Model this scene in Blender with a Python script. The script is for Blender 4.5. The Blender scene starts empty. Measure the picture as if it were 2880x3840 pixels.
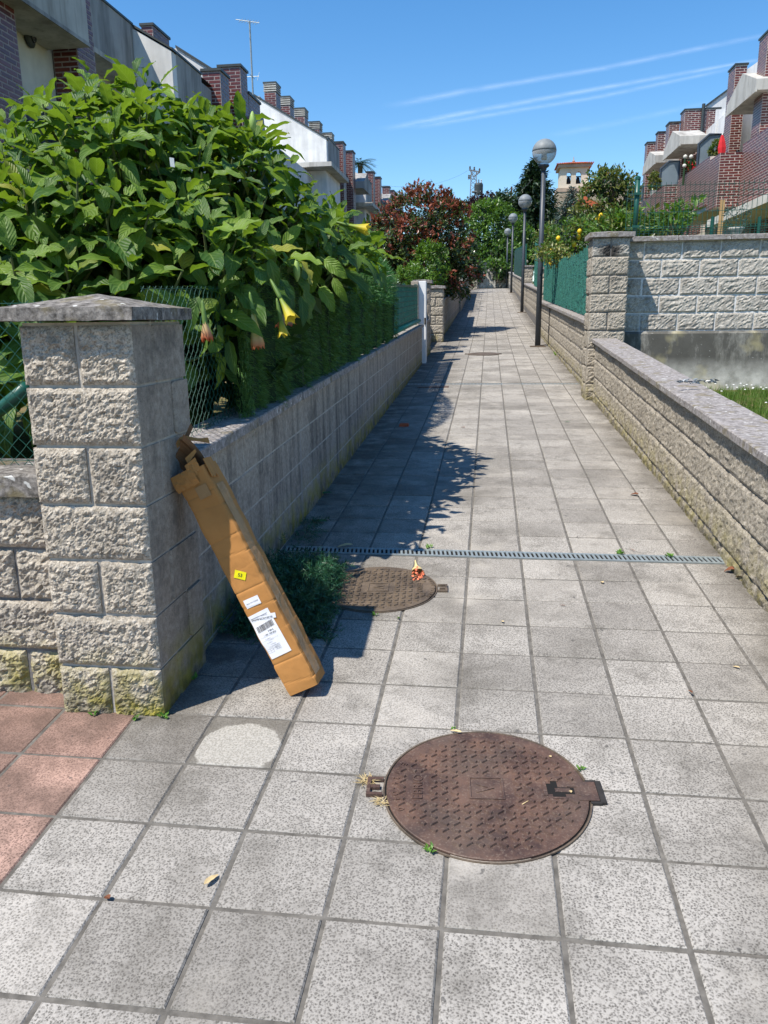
import bpy, math, random
from mathutils import Vector, Matrix, noise
R = math.radians
sc = bpy.context.scene
col = sc.collection
rnd = random.Random(7)

# ------------------------------------------------------------------ camera
CW = Vector((0.0, 0.0, 1.56694))
RW = Matrix(((0.9915402427889961, 0.1292739841976393, -0.011669787470015788),
             (0.019565004885177734, -0.23773087253979097, -0.9711339983872093),
             (-0.1283166299190008, 0.962690121092636, -0.238248973208892)))
FOC = 2916.2418
camd = bpy.data.cameras.new('camera')
cam = bpy.data.objects.new('camera', camd)
col.objects.link(cam)
camd.sensor_fit = 'VERTICAL'
camd.sensor_height = 24.0
camd.lens = 24.0 * FOC / 3840.0
camd.clip_start = 0.05
camd.clip_end = 20000
rx, ry, rz = Vector(RW[0]), -Vector(RW[1]), -Vector(RW[2])
cam.matrix_world = Matrix(((rx.x, ry.x, rz.x, CW.x), (rx.y, ry.y, rz.y, CW.y), (rx.z, ry.z, rz.z, CW.z), (0, 0, 0, 1)))
sc.camera = cam

# ------------------------------------------------------------------ sky, sun, exposure
SUN = Vector((-0.63, -0.60, 1.45)).normalized()      # direction towards the sun
sun_el = math.asin(SUN.z)
sun_az = math.atan2(SUN.x, SUN.y)                    # clockwise from +Y
world = bpy.data.worlds.new('World')
sc.world = world
world.use_nodes = True
wt = world.node_tree
bg = wt.nodes['Background']
sky = wt.nodes.new('ShaderNodeTexSky')
sky.sky_type = 'NISHITA'
sky.sun_disc = False
sky.sun_elevation = sun_el
sky.sun_rotation = sun_az
sky.altitude = 50
sky.air_density = 1.0
sky.dust_density = 0.1
sky.ozone_density = 2.6
hs = wt.nodes.new('ShaderNodeHueSaturation')
hs.inputs['Saturation'].default_value = 1.3
hs.inputs['Value'].default_value = 1.54
wt.links.new(sky.outputs[0], hs.inputs['Color'])
wt.links.new(hs.outputs[0], bg.inputs[0])
bg.inputs[1].default_value = 0.092
sl = bpy.data.lights.new('sun', 'SUN')
sl.energy = 5.0
sl.angle = R(0.53)
sl.color = (1.0, 0.935, 0.845)
so = bpy.data.objects.new('sun', sl)
so.rotation_euler = (-SUN).to_track_quat('-Z', 'Y').to_euler()
so.location = (-12, -12, 30)
col.objects.link(so)
vs = sc.view_settings
vs.view_transform = 'Standard'
vs.look = 'None'
vs.exposure = 0.42
vs.gamma = 1.0
sc.cycles.max_bounces = 5
sc.cycles.transparent_max_bounces = 12

# ------------------------------------------------------------------ measuring helpers (picture at 1659 x 2212)
DS = 2880.0 / 1659.0
RWT = RW.transposed()
def ray(x, y):
    return RWT @ Vector(((x * DS - 1440) / FOC, (y * DS - 1920) / FOC, 1.0))
def at(x, y, Y):
    d = ray(x, y)
    return CW + d * (Y / d.y)
def atx(x, y, X):
    d = ray(x, y)
    return CW + d * (X / d.x)
SL = 0.053023
ALPHA = math.atan(SL)
PROF = [(-200, -200 * SL * .3 - .5), (-20, -20 * SL), (18, 18 * SL), (22, 1.175), (26, 1.42), (30, 1.70), (34.5, 2.03), (39, 2.42),
        (46, 2.99), (52, 3.38), (56, 3.60), (62, 3.88), (70, 4.05), (200, 6.0), (3000, 8.0)]
def zp(y):
    for (a, za), (b, zb) in zip(PROF, PROF[1:]):
        if y <= b:
            return za + (zb - za) * (y - a) / (b - a)
    return PROF[-1][1]

# ------------------------------------------------------------------ mesh + object helpers
class MB:
    def __init__(s):
        s.v, s.f, s.m = [], [], []
    def add(s, vs_, fs, mi=0):
        b = len(s.v)
        s.v.extend([tuple(q) for q in vs_])
        for f in fs:
            s.f.append(tuple(i + b for i in f)); s.m.append(mi)
    def box(s, x0, x1, y0, y1, z0, z1, mi=0):
        s.add([(x0, y0, z0), (x1, y0, z0), (x1, y1, z0), (x0, y1, z0), (x0, y0, z1), (x1, y0, z1), (x1, y1, z1), (x0, y1, z1)],
              [(0, 3, 2, 1), (4, 5, 6, 7), (0, 1, 5, 4), (1, 2, 6, 5), (2, 3, 7, 6), (3, 0, 4, 7)], mi)
    def hexa(s, p, mi=0):           # 8 points: bottom ring 0-3, top ring 4-7
        s.add(p, [(0, 3, 2, 1), (4, 5, 6, 7), (0, 1, 5, 4), (1, 2, 6, 5), (2, 3, 7, 6), (3, 0, 4, 7)], mi)
    def cbox(s, x0, x1, y0, y1, z0, z1, c=.004, mi=0):   # chamfered top edge box
        s.add([(x0, y0, z0), (x1, y0, z0), (x1, y1, z0), (x0, y1, z0),
               (x0, y0, z1 - c), (x1, y0, z1 - c), (x1, y1, z1 - c), (x0, y1, z1 - c),
               (x0 + c, y0 + c, z1), (x1 - c, y0 + c, z1), (x1 - c, y1 - c, z1), (x0 + c, y1 - c, z1)],
              [(0, 3, 2, 1), (8, 9, 10, 11), (0, 1, 5, 4), (1, 2, 6, 5), (2, 3, 7, 6), (3, 0, 4, 7),
               (4, 5, 9, 8), (5, 6, 10, 9), (6, 7, 11, 10), (7, 4, 8, 11)], mi)
    def tube(s, pts, rad, n=6, mi=0, cap=True):
        pts = [Vector(p) for p in pts]
        if not isinstance(rad, (list, tuple)): rad = [rad] * len(pts)
        b = len(s.v)
        prev = None
        for i, p in enumerate(pts):
            t = (pts[min(i + 1, len(pts) - 1)] - pts[max(i - 1, 0)])
            if t.length < 1e-9: t = Vector((0, 0, 1))
            t.normalize()
            if prev is None:
                u = t.orthogonal().normalized()
            else:
                u = prev - t * prev.dot(t)
                u = u.normalized() if u.length > 1e-6 else t.orthogonal().normalized()
            prev = u
            w = t.cross(u)
            for k in range(n):
                a = 2 * math.pi * k / n
                s.v.append(tuple(p + (u * math.cos(a) + w * math.sin(a)) * rad[i]))
        for i in range(len(pts) - 1):
            for k in range(n):
                k2 = (k + 1) % n
                s.f.append((b + i * n + k, b + i * n + k2, b + (i + 1) * n + k2, b + (i + 1) * n + k)); s.m.append(mi)
        if cap:
            s.f.append(tuple(b + k for k in reversed(range(n)))); s.m.append(mi)
            e = b + (len(pts) - 1) * n
            s.f.append(tuple(e + k for k in range(n))); s.m.append(mi)
    def lathe(s, prof, c=(0, 0, 0), n=16, mi=0):      # prof: (r, z)
        b = len(s.v)
        for r_, z_ in prof:
            for k in range(n):
                a = 2 * math.pi * k / n
                s.v.append((c[0] + r_ * math.cos(a), c[1] + r_ * math.sin(a), c[2] + z_))
        for i in range(len(prof) - 1):
            for k in range(n):
                k2 = (k + 1) % n
                s.f.append((b + i * n + k, b + i * n + k2, b + (i + 1) * n + k2, b + (i + 1) * n + k)); s.m.append(mi)
        s.f.append(tuple(b + k for k in reversed(range(n)))); s.m.append(mi)
        e = b + (len(prof) - 1) * n
        s.f.append(tuple(e + k for k in range(n))); s.m.append(mi)
    def prism(s, poly, axis, a0, a1, mi=0):            # poly 2D, extruded along axis 'x','y','z'
        def P(q, a):
            return {'x': (a, q[0], q[1]), 'y': (q[0], a, q[1]), 'z': (q[0], q[1], a)}[axis]
        n = len(poly)
        vs_ = [P(q, a0) for q in poly] + [P(q, a1) for q in poly]
        fs = [tuple(range(n)), tuple(reversed(range(n, 2 * n)))] + [((i + 1) % n, i, i + n, (i + 1) % n + n) for i in range(n)]
        s.add(vs_, fs, mi)
    def mesh(s, name, mats, smooth=False, origin=None, fix=False):
        me = bpy.data.meshes.new(name)
        if origin is not None:
            o = origin
            v = [(p[0] - o[0], p[1] - o[1], p[2] - o[2]) for p in s.v]
        else:
            v = s.v
        me.from_pydata(v, [], s.f)
        if not isinstance(mats, (list, tuple)): mats = [mats]
        for m in mats: me.materials.append(m)
        if len(mats) > 1: me.polygons.foreach_set('material_index', s.m)
        if smooth: me.polygons.foreach_set('use_smooth', [True] * len(s.f))
        if fix:
            import bmesh
            bm = bmesh.new(); bm.from_mesh(me); bmesh.ops.recalc_face_normals(bm, faces=bm.faces); bm.to_mesh(me); bm.free()
        me.update()
        return me
    def build(s, name, mats, parent=None, smooth=False, fix=False):
        og = wloc(parent) if parent is not None else None
        return mobj(name, s.mesh(name, mats, smooth, og, fix), parent)

def wloc(o):
    v = Vector(o.location)
    while o.parent is not None:
        o = o.parent; v += Vector(o.location)
    return v
def mobj(name, me, parent=None, loc=None, rot=None):
    o = bpy.data.objects.new(name, me)
    col.objects.link(o)
    if parent is not None: o.parent = parent
    if loc is not None: o.location = loc
    if rot is not None: o.rotation_euler = rot
    return o
def tag(o, label=None, cat=None, group=None, kind=None):
    if label: o['label'] = label
    if cat: o['category'] = cat
    if group: o['group'] = group
    if kind: o['kind'] = kind
    return o
def thing(name, label, cat, loc=(0, 0, 0), group=None):
    o = bpy.data.objects.new(name, None)
    o.empty_display_size = .1
    col.objects.link(o)
    o.location = loc
    return tag(o, label, cat, group, 'thing')
def stuff(o):
    o['kind'] = 'stuff'; return o

# ------------------------------------------------------------------ materials
class NT:
    def __init__(s, name):
        s.mat = bpy.data.materials.new(name)
        s.mat.use_nodes = True
        s.nt = s.mat.node_tree
        s.b = s.nt.nodes['Principled BSDF']
        s.out = s.nt.nodes['Material Output']
        s.g = None
    def n(s, t, **k):
        q = s.nt.nodes.new('ShaderNode' + t)
        for a, b in k.items(): setattr(q, a, b)
        return q
    def l(s, a, b): s.nt.links.new(a, b)
    def geo(s):
        if s.g is None: s.g = s.n('NewGeometry')
        return s.g
    def pos(s, scale=(1, 1, 1)):
        if tuple(scale) == (1, 1, 1): return s.geo().outputs['Position']
        m = s.n('Mapping'); m.inputs['Scale'].default_value = scale
        s.l(s.geo().outputs['Position'], m.inputs[0]); return m.outputs[0]
    def noise(s, scale, detail=3, rough=.55, st=(1, 1, 1), dist=0):
        q = s.n('TexNoise'); q.inputs['Scale'].default_value = scale; q.inputs['Detail'].default_value = detail
        q.inputs['Roughness'].default_value = rough; q.inputs['Distortion'].default_value = dist
        s.l(s.pos(st), q.inputs['Vector']); return q.outputs['Fac']
    def ramp(s, fac, a, b, lo=.3, hi=.7):
        q = s.n('ValToRGB'); e = q.color_ramp.elements
        e[0].position, e[1].position = lo, hi
        e[0].color, e[1].color = (*a, 1), (*b, 1)
        s.l(fac, q.inputs[0]); return q.outputs[0]
    def step(s, fac, lo, hi):
        q = s.n('MapRange'); q.inputs[1].default_value = lo; q.inputs[2].default_value = hi
        s.l(fac, q.inputs[0]); return q.outputs[0]
    def math(s, op, a, b=None, clamp=False):
        q = s.n('Math', operation=op); q.use_clamp = clamp
        for i, x in enumerate((a, b)):
            if x is None: continue
            if isinstance(x, (int, float)): q.inputs[i].default_value = x
            else: s.l(x, q.inputs[i])
        return q.outputs[0]
    def mix(s, fac, a, b, mode='MIX'):
        q = s.n('Mix', data_type='RGBA', blend_type=mode)
        for i, x in ((0, fac), (6, a), (7, b)):
            if isinstance(x, (int, float)): q.inputs[i].default_value = x
            elif isinstance(x, tuple): q.inputs[i].default_value = (*x, 1)
            else: s.l(x, q.inputs[i])
        return q.outputs[2]
    def island(s):
        oi = s.n('ObjectInfo')
        return s.math('FRACT', s.math('ADD', s.geo().outputs['Random Per Island'], oi.outputs['Random']))
    def bump(s, h, strength=.5, dist=.005, prev=None):
        q = s.n('Bump'); q.inputs['Strength'].default_value = strength; q.inputs['Distance'].default_value = dist
        s.l(h, q.inputs['Height'])
        if prev is not None: s.l(prev, q.inputs['Normal'])
        return q.outputs[0]
    def done(s, c, rough=.8, nrm=None, spec=.3, metal=0, **k):
        if isinstance(c, tuple): s.b.inputs['Base Color'].default_value = (*c, 1)
        else: s.l(c, s.b.inputs['Base Color'])
        if isinstance(rough, (int, float)): s.b.inputs['Roughness'].default_value = rough
        else: s.l(rough, s.b.inputs['Roughness'])
        s.b.inputs['Specular IOR Level'].default_value = spec
        s.b.inputs['Metallic'].default_value = metal
        if nrm is not None: s.l(nrm, s.b.inputs['Normal'])
        for a, b in k.items(): s.b.inputs[a].default_value = b
        return s.mat

def height_above_path(t):          # metres above the sloping path
    x = t.n('SeparateXYZ'); t.l(t.geo().outputs['Position'], x.inputs[0])
    return t.math('SUBTRACT', x.outputs['Z'], t.math('MULTIPLY', x.outputs['Y'], SL)), x
def moss(t, c, h0=.02, h1=.30, colr=(.36, .31, .05), amt=.95, sc_=9):
    h, x = height_above_path(t)
    m = t.math('MULTIPLY', t.step(h, h1, h0), t.step(t.noise(sc_, 4), .38, .62), True)
    m = t.math('MULTIPLY', m, amt)
    m2 = t.math('MULTIPLY', t.step(h, .16, 0.0), t.step(t.noise(14, 3), .3, .62), True)
    c = t.mix(m, c, colr)
    return t.mix(t.math('MULTIPLY', m2, .65), c, (.035, .033, .026))

def m_flat(name, c, rough=.6, var=.12, sc_=8, bump=0, bs=60, bd=.002, spec=.3, metal=0, isl=.0):
    t = NT(name)
    lo = tuple(max(0, q * (1 - var)) for q in c); hi = tuple(q * (1 + var) for q in c)
    cc = t.ramp(t.noise(sc_, 4), lo, hi, .3, .7)
    if isl:
        f = t.island()
        cc = t.mix(isl, cc, t.mix(f, (c[0] * .45, c[1] * .45, c[2] * .45), (c[0] * 1.5, c[1] * 1.5, c[2] * 1.5)))
    nr = t.bump(t.noise(bs, 4), bump, bd) if bump else None
    return t.done(cc, rough, nr, spec, metal)

def m_tile(name, dark, light, tint=None, clean=None):
    t = NT(name)
    v = t.n('TexVoronoi'); v.inputs['Scale'].default_value = 140; v.inputs['Randomness'].default_value = 1
    t.l(t.pos(), v.inputs['Vector'])
    n1 = t.noise(250, 3, .7)
    sp = t.math('ADD', t.math('MULTIPLY', v.outputs['Distance'], .45), t.math('MULTIPLY', n1, .75))
    sp = t.math('ADD', t.math('MULTIPLY', sp, .78), t.math('MULTIPLY', t.noise(430, 2, .6), .22))
    rq_ = t.n('ValToRGB'); ee = rq_.color_ramp.elements
    ee[0].position, ee[1].position = .43, .63
    ee[0].color, ee[1].color = (*dark, 1), (*light, 1)
    em = ee.new(.53); em.color = (*[(p_ * .52 + q_ * .48) for p_, q_ in zip(dark, light)], 1)
    t.l(sp, rq_.inputs[0]); c = rq_.outputs[0]
    c = t.mix(t.math('MULTIPLY', t.step(t.noise(290, 2), .52, .66), .45), c, light)
    isl = t.island()
    c = t.mix(t.math('MULTIPLY', isl, .42), c, (dark[0] * 1.25, dark[1] * 1.22, dark[2] * 1.2))
    ww = t.n('TexWhiteNoise', noise_dimensions='1D'); t.l(isl, ww.inputs['W'])
    c = t.mix(t.math('MULTIPLY', t.step(ww.outputs['Value'], .6, 1.0), .22), c, (light[0] * 1.15, light[1] * 1.13, light[2] * 1.1))
    c = t.mix(t.math('MULTIPLY', t.step(t.noise(6.5, 6, .7), .50, .66), .38), c, (dark[0] * .75, dark[1] * .73, dark[2] * .68))
    big = t.noise(1.7, 5, .6)
    c = t.mix(t.math('MULTIPLY', t.step(big, .46, .72), .55), c, (dark[0] * 1.15, dark[1] * 1.12, dark[2] * 1.05))
    c = t.mix(t.math('MULTIPLY', t.step(t.noise(2.6, 4), .60, .78), .55), c, (light[0] * 1.12, light[1] * 1.1, light[2] * 1.06))
    spots = t.step(t.noise(34, 1, .4), .745, .775)
    c = t.mix(t.math('MULTIPLY', spots, .6), c, (.06, .058, .055))
    if tint is not None:
        c = t.mix(t.math('MULTIPLY', t.step(t.noise(3.2, 5, .65), .42, .60), .62), c, (.085, .058, .045))
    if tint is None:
        # dirt along the walls and pillar's foot, widened left to deepen the shade there
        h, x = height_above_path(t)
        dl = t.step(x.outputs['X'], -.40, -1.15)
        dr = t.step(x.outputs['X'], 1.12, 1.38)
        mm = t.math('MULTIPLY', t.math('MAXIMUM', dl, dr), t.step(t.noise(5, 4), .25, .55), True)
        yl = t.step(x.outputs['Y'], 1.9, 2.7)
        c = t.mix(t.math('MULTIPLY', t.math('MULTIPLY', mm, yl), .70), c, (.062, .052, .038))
    if clean:
        x = t.n('SeparateXYZ'); t.l(t.geo().outputs['Position'], x.inputs[0])
        dx = t.math('SUBTRACT', x.outputs['X'], clean[0]); dy = t.math('SUBTRACT', x.outputs['Y'], clean[1])
        d = t.math('SQRT', t.math('ADD', t.math('MULTIPLY', dx, dx), t.math('MULTIPLY', dy, dy)))
        d = t.math('ADD', d, t.math('MULTIPLY', t.math('SUBTRACT', t.noise(40, 4), .5), .028))
        k = t.step(d, clean[2] + .004, clean[2] - .004)
        c = t.mix(k, t.mix(.55, c, (.10, .09, .07)), t.ramp(sp, (.22, .205, .172), (.43, .405, .355), .40, .68))
    nr = t.bump(sp, .55, .0035)
    return t.done(c, .85, nr, .25)

M = {}
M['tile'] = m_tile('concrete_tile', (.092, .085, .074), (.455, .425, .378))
M['tile_red'] = m_tile('red_tile', (.115, .070, .056), (.47, .305, .24), tint=1)
M['sand'] = m_flat('joint_sand', (.135, .125, .108), .95, .35, 30, .5, 120)
def m_block(name, a, b, c3=(.10, .092, .082), mossy=True, mamt=.95, b1=26, bst=.9, bd=.012, streak=0, isl=.05):
    t = NT(name)
    n1 = t.noise(38, 6, .7)
    c = t.ramp(n1, a, b, .36, .66)
    c = t.mix(t.math('MULTIPLY', t.step(t.noise(7, 5, .65), .52, .72), .65), c, c3)
    c = t.mix(t.math('MULTIPLY', t.step(t.noise(160, 2), .58, .68), .5), c, c3)
    if not streak:
        c = t.mix(t.math('MULTIPLY', t.step(t.noise(115, 3, .6), .50, .60), .55), c, (a[0] * .36, a[1] * .34, a[2] * .32))
        c = t.mix(t.math('MULTIPLY', t.step(t.noise(75, 2, .6), .60, .68), .35), c, (.78, .74, .66))
    if streak:
        s1 = t.step(t.noise(9, 5, .6, (1, 1, .09)), .47, .70)
        c = t.mix(t.math('MULTIPLY', s1, streak), c, (.05, .048, .045))
        s2 = t.step(t.noise(13, 4, .6, (1, 1, .07)), .60, .70)
        c = t.mix(t.math('MULTIPLY', s2, .45), c, (.42, .41, .39))
    c = t.mix(isl, c, t.mix(t.island(), (a[0] * .5, a[1] * .5, a[2] * .5), (b[0] * 1.25, b[1] * 1.2, b[2] * 1.1)))
    if mossy: c = moss(t, c, amt=mamt)
    nr = t.bump(t.noise(b1, 8, .78), bst, bd)
    nr = t.bump(t.noise(b1 * 4, 5, .7), bst * .8, bd * .45, nr)
    return t.done(c, .93, nr, .15)
M['split'] = m_block('split_face_concrete', (.36, .315, .25), (.62, .555, .46), b1=48, bst=.6, bd=.008)
M['split_far'] = m_block('split_face_concrete_warm', (.315, .28, .222), (.545, .49, .405), b1=42, bst=.6, bd=.011, mamt=.55)
M['split_grey'] = m_block('split_face_concrete_grey', (.39, .36, .31), (.63, .59, .52), mossy=False, b1=42, bst=.6, bd=.011)
M['smooth'] = m_block('smooth_block', (.29, .25, .205), (.475, .418, .345), b1=70, bst=.5, bd=.006, streak=.75, isl=.035)
M['smooth_pillar'] = m_block('smooth_block_side', (.28, .24, .195), (.45, .395, .325), b1=60, bst=.6, bd=.007, streak=.35, isl=.02)
M['mortar'] = m_flat('mortar', (.41, .375, .32), .95, .25, 25, .6, 70, .004)
M['mortar_white'] = m_flat('white_mortar', (.66, .65, .63), .95, .12, 25, .4, 70, .004)
M['mortar_dark'] = m_flat('dark_mortar', (.17, .16, .148), .95, .3, 25, .6, 70, .004)
def m_cap(name, a, b):
    t = NT(name)
    c = t.ramp(t.noise(30, 7, .72), a, b, .38, .66)
    c = t.mix(t.math('MULTIPLY', t.step(t.noise(9, 4), .56, .66), .6), c, (.16, .13, .055))
    w = t.step(t.noise(26, 2, .4), .68, .71)
    c = t.mix(t.math('MULTIPLY', w, .8), c, (.62, .62, .58))
    nr = t.bump(t.noise(60, 6, .7), .6, .006)
    return t.done(c, .95, nr, .15)
M['cap'] = m_cap('lichen_concrete_cap', (.075, .068, .06), (.34, .315, .285))
M['coping'] = m_cap('weathered_coping', (.17, .155, .145), (.42, .39, .37))
def m_stained(name):
    t = NT(name)
    h, x = height_above_path(t)
    c = t.ramp(t.noise(6, 6, .65), (.30, .29, .25), (.55, .53, .47), .35, .65)
    dark = t.math('MULTIPLY', t.step(x.outputs['Z'], .82, 1.08), t.step(t.noise(4, 6, .7, (1, 1, .35)), .22, .50), True)
    c = t.mix(t.math('MULTIPLY', dark, .92), c, (.075, .072, .062))
    c = t.mix(t.math('MULTIPLY', t.step(t.noise(38, 3), .69, .72), .5), c, (.5, .5, .46))
    c = t.mix(t.math('MULTIPLY', t.step(t.noise(2.2, 3), .58, .68), .5), c, (.50, .44, .24))
    return t.done(c, .9, t.bump(t.noise(40, 5), .4, .005), .2)
M['stained'] = m_stained('old_stained_concrete')
def m_rust(name, a, b, c3):
    t = NT(name)
    c = t.ramp(t.noise(9, 7, .72), a, b, .38, .64)
    c = t.mix(t.math('MULTIPLY', t.step(t.noise(5, 4), .5, .7), .55), c, c3)
    c = t.mix(t.math('MULTIPLY', t.step(t.noise(130, 3), .55, .68), .35), c, (.26, .20, .15))
    return t.done(c, .62, t.bump(t.noise(190, 4), .3, .0015), .45, 0.0)
M['rust'] = m_rust('rusty_cast_iron', (.050, .028, .022), (.145, .082, .056), (.095, .070, .055))
M['rust2'] = m_rust('dusty_cast_iron', (.062, .046, .032), (.155, .115, .078), (.12, .09, .06))
M['iron_dark'] = m_flat('dark_iron', (.03, .027, .024), .7, .3, 30, .3, 120)
M['galv'] = m_flat('galvanised_steel', (.30, .34, .34), .5, .18, 25, .15, 150, .001, .5, .35)
M['black'] = m_flat('black_gap', (.012, .011, .010), .9, .2)
M['green_metal'] = m_flat('green_painted_steel', (.008, .075, .052), .4, .15, 20, spec=.5)
M['green_slat'] = m_flat('teal_plastic_slat', (.016, .17, .125), .6, .2, 6, spec=.4)
M['green_dark'] = m_flat('dark_green_sheet', (.007, .050, .040), .65, .2, 6, spec=.45)
M['green_net'] = m_flat('green_plastic_net', (.030, .135, .105), .5, .4, 30, spec=.5, isl=.6)
M['grey_lamp'] = m_flat('dark_grey_paint', (.045, .055, .066), .45, .15, 6, spec=.5)
M['white'] = m_flat('white_paint', (.78, .78, .77), .6, .05, 6)
M['soil'] = m_flat('soil', (.075, .055, .035), .95, .4, 8, .6, 40, .02)

# ------------------------------------------------------------------ ground
def ground_sheet():
    mb = MB()
    xs = [-1200, -300, -120, -60, -30, -15, -8, -4, -1.5, 0, 1.6, 4, 8, 15, 30, 60, 120, 300, 1200]
    ys = [-400, -60, -20, 0, 6, 12, 18, 24, 30, 36, 42, 48, 54, 60, 66, 75, 90, 120, 180, 300, 600, 1500, 3000]
    for y in ys:
        for x in xs:
            mb.v.append((x, y, zp(y) - .12))
    w = len(xs)
    for j in range(len(ys) - 1):
        for i in range(w - 1):
            mb.f.append((j * w + i, j * w + i + 1, (j + 1) * w + i + 1, (j + 1) * w + i)); mb.m.append(0)
    t = NT('earth_and_grass')
    c = t.ramp(t.noise(.6, 6, .65), (.045, .06, .018), (.12, .10, .05), .35, .65)
    m = t.done(c, .95, t.bump(t.noise(20, 5), .5, .03), .1)
    return tag(mb.build('ground', m), kind='structure')
ground_sheet()

# path bed + tiles
GX0, GY0 = -0.98636, 1.34957
TY = .3 * math.cos(ALPHA)
def strip(name, x0, x1, y0, y1, dz, mat, n=None):
    mb = MB()
    ys = sorted(set([y0, y1] + [p[0] for p in PROF if y0 < p[0] < y1]))
    for y in ys:
        mb.v.append((x0, y, zp(y) + dz)); mb.v.append((x1, y, zp(y) + dz))
    for j in range(len(ys) - 1):
        mb.f.append((2 * j, 2 * j + 1, 2 * j + 3, 2 * j + 2)); mb.m.append(0)
    return mb.build(name, mat)
path = tag(strip('path', -4.5, 3.2, -3.0, 66, -.0048, M['sand']), kind='structure')
tile_me = []
for k in range(3):
    mb = MB(); g = .1440
    mb.cbox(-g, g, -g, g, -.035, 0, .0045)
    tile_me.append(mb.mesh('paving_tile', M['tile']))
red_me = bpy.data.meshes.new_from_object(bpy.data.objects.new('tmp', tile_me[0]))
red_me.materials.clear(); red_me.materials.append(M['tile_red'])
rt = random.Random(3)
DRAINS = [(4.350, 4.468), (11.865, 11.975)]
n_ind = 0
rest = MB(); rest_red = MB()
def tile_spec():
    for r in range(-14, 215):
        for c in range(-11, 10):
            x = GX0 + .3 * (c + .5)
            y = GY0 + TY * (r + .5)
            for a, b in DRAINS:
                if y > a: y += (b - a)
            # y rows after a drain start right behind it
            if y > 65.5: continue
            if y > 2.75 and (x < -1.45 or x > 1.75): continue
            red = x < -1.29 and y < 3.2
            yield r, c, x, y, red
clean_tile = None
cp = at(517, 1622, 2.2)
for r, c, x, y, red in tile_spec():
    rot = (ALPHA + rt.uniform(-.005, .005), rt.uniform(-.005, .005), rt.uniform(-.006, .006))
    z = zp(y) + rt.uniform(-.002, .002)
    vis = .85 < y < 7.7 and abs(x + .08 * y) < .60 + .52 * y and not (x < -1.3 and y > 2.6) and x < 1.5
    if vis and n_ind < 300:
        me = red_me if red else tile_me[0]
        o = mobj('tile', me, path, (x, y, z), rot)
        n_ind += 1
        if abs(r - 3) < .5 and c == 0: clean_tile = o
    else:
        m = Matrix.Translation((x, y, z))
        sl_ = math.atan((zp(y + .15) - zp(y - .15)) / .3)
        m = m @ Matrix.Rotation(sl_, 4, 'X') @ Matrix.Rotation(rt.uniform(-.004, .004), 4, 'Z')
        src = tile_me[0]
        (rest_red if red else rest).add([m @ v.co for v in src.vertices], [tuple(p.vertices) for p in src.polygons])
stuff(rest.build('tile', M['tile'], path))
stuff(rest_red.build('tile', M['tile_red'], path))

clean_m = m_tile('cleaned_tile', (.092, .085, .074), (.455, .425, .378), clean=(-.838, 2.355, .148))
if clean_tile is not None:
    cm = bpy.data.meshes.new_from_object(bpy.data.objects.new('tmp', tile_me[0]))
    cm.materials.clear(); cm.materials.append(clean_m)
    clean_tile.data = cm
    clean_tile['label'] = 'grey tile with a pale clean half round patch'

# ------------------------------------------------------------------ block masonry
def split_block(w, h, d, nx, nz, seed, amp=.013, edge=.010, side='smooth'):
    """rough split front at y=0 facing -y"""
    mb = MB()
    off = Vector((seed * 7.31, seed * 3.17, seed * 1.7))
    def fy(x, z):
        e = min(x, w - x, z, h - z)
        k = min(1.0, e / .022)
        q = noise.fractal(Vector((x * 27, 0, z * 27)) + off, .55, 2.1, 5) * .50
        q += noise.noise(Vector((x * 62, 3, z * 62)) + off) * .42
        q += noise.noise(Vector((x * 140, 5, z * 140)) + off) * .34
        q += noise.noise(Vector((x * 5, 9, z * 5)) + off) * .35
        return -amp * q * (.35 + .65 * k) + edge * (1 - k) ** 1.6 - .004
    for j in range(nz + 1):
        for i in range(nx + 1):
            x, z = w * i / nx, h * j / nz
            jx = jz = 0
            mb.v.append((x + jx, fy(x, z), z + jz))
    for j in range(nz):
        for i in range(nx):
            a = j * (nx + 1) + i
            mb.f.append((a, a + 1, a + nx + 2, a + nx + 1)); mb.m.append(0)
    b = len(mb.v)
    mb.v += [(0, d, 0), (w, d, 0), (w, d, h), (0, d, h)]
    bot = list(range(nx + 1)); top = [nz * (nx + 1) + i for i in range(nx + 1)]
    lef = [j * (nx + 1) for j in range(nz + 1)]; rig = [j * (nx + 1) + nx for j in range(nz + 1)]
    mb.f.append(tuple(bot[::-1]) + (b, b + 1)); mb.m.append(1)
    mb.f.append(tuple(top) + (b + 2, b + 3)); mb.m.append(1)
    mb.f.append(tuple(lef) + (b + 3, b)); mb.m.append(1)
    mb.f.append(tuple(rig[::-1]) + (b + 1, b + 2)); mb.m.append(1)
    mb.f.append((b + 1, b, b + 3, b + 2)); mb.m.append(1)
    return mb
_bc = {}
def block_mesh(w, h, d, nx, nz, var, mats, amp=.013, edge=.010):
    key = (round(w, 3), round(h, 3), round(d, 3), nx, nz, var, mats[0].name)
    if key not in _bc:
        _bc[key] = split_block(w, h, d, nx, nz, var + 1, amp, edge).mesh('block', list(mats), False)
    return _bc[key]
def plain_mesh(w, h, d, mat, c=.004):
    key = ('p', round(w, 3), round(h, 3), round(d, 3), mat.name)
    if key not in _bc:
        mb = MB()
        mb.add([(c, 0, c), (w - c, 0, c), (w - c, 0, h - c), (c, 0, h - c), (0, c, 0), (w, c, 0), (w, c, h), (0, c, h), (0, d, 0), (w, d, 0), (w, d, h), (0, d, h)],
               [(0, 1, 2, 3), (4, 5, 1, 0), (5, 6, 2, 1), (6, 7, 3, 2), (7, 4, 0, 3), (4, 8, 9, 5), (5, 9, 10, 6), (6, 10, 11, 7), (7, 11, 8, 4), (8, 11, 10, 9)])
        _bc[key] = mb.mesh('block', mat)
    return _bc[key]
rb = random.Random(11)

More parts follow.
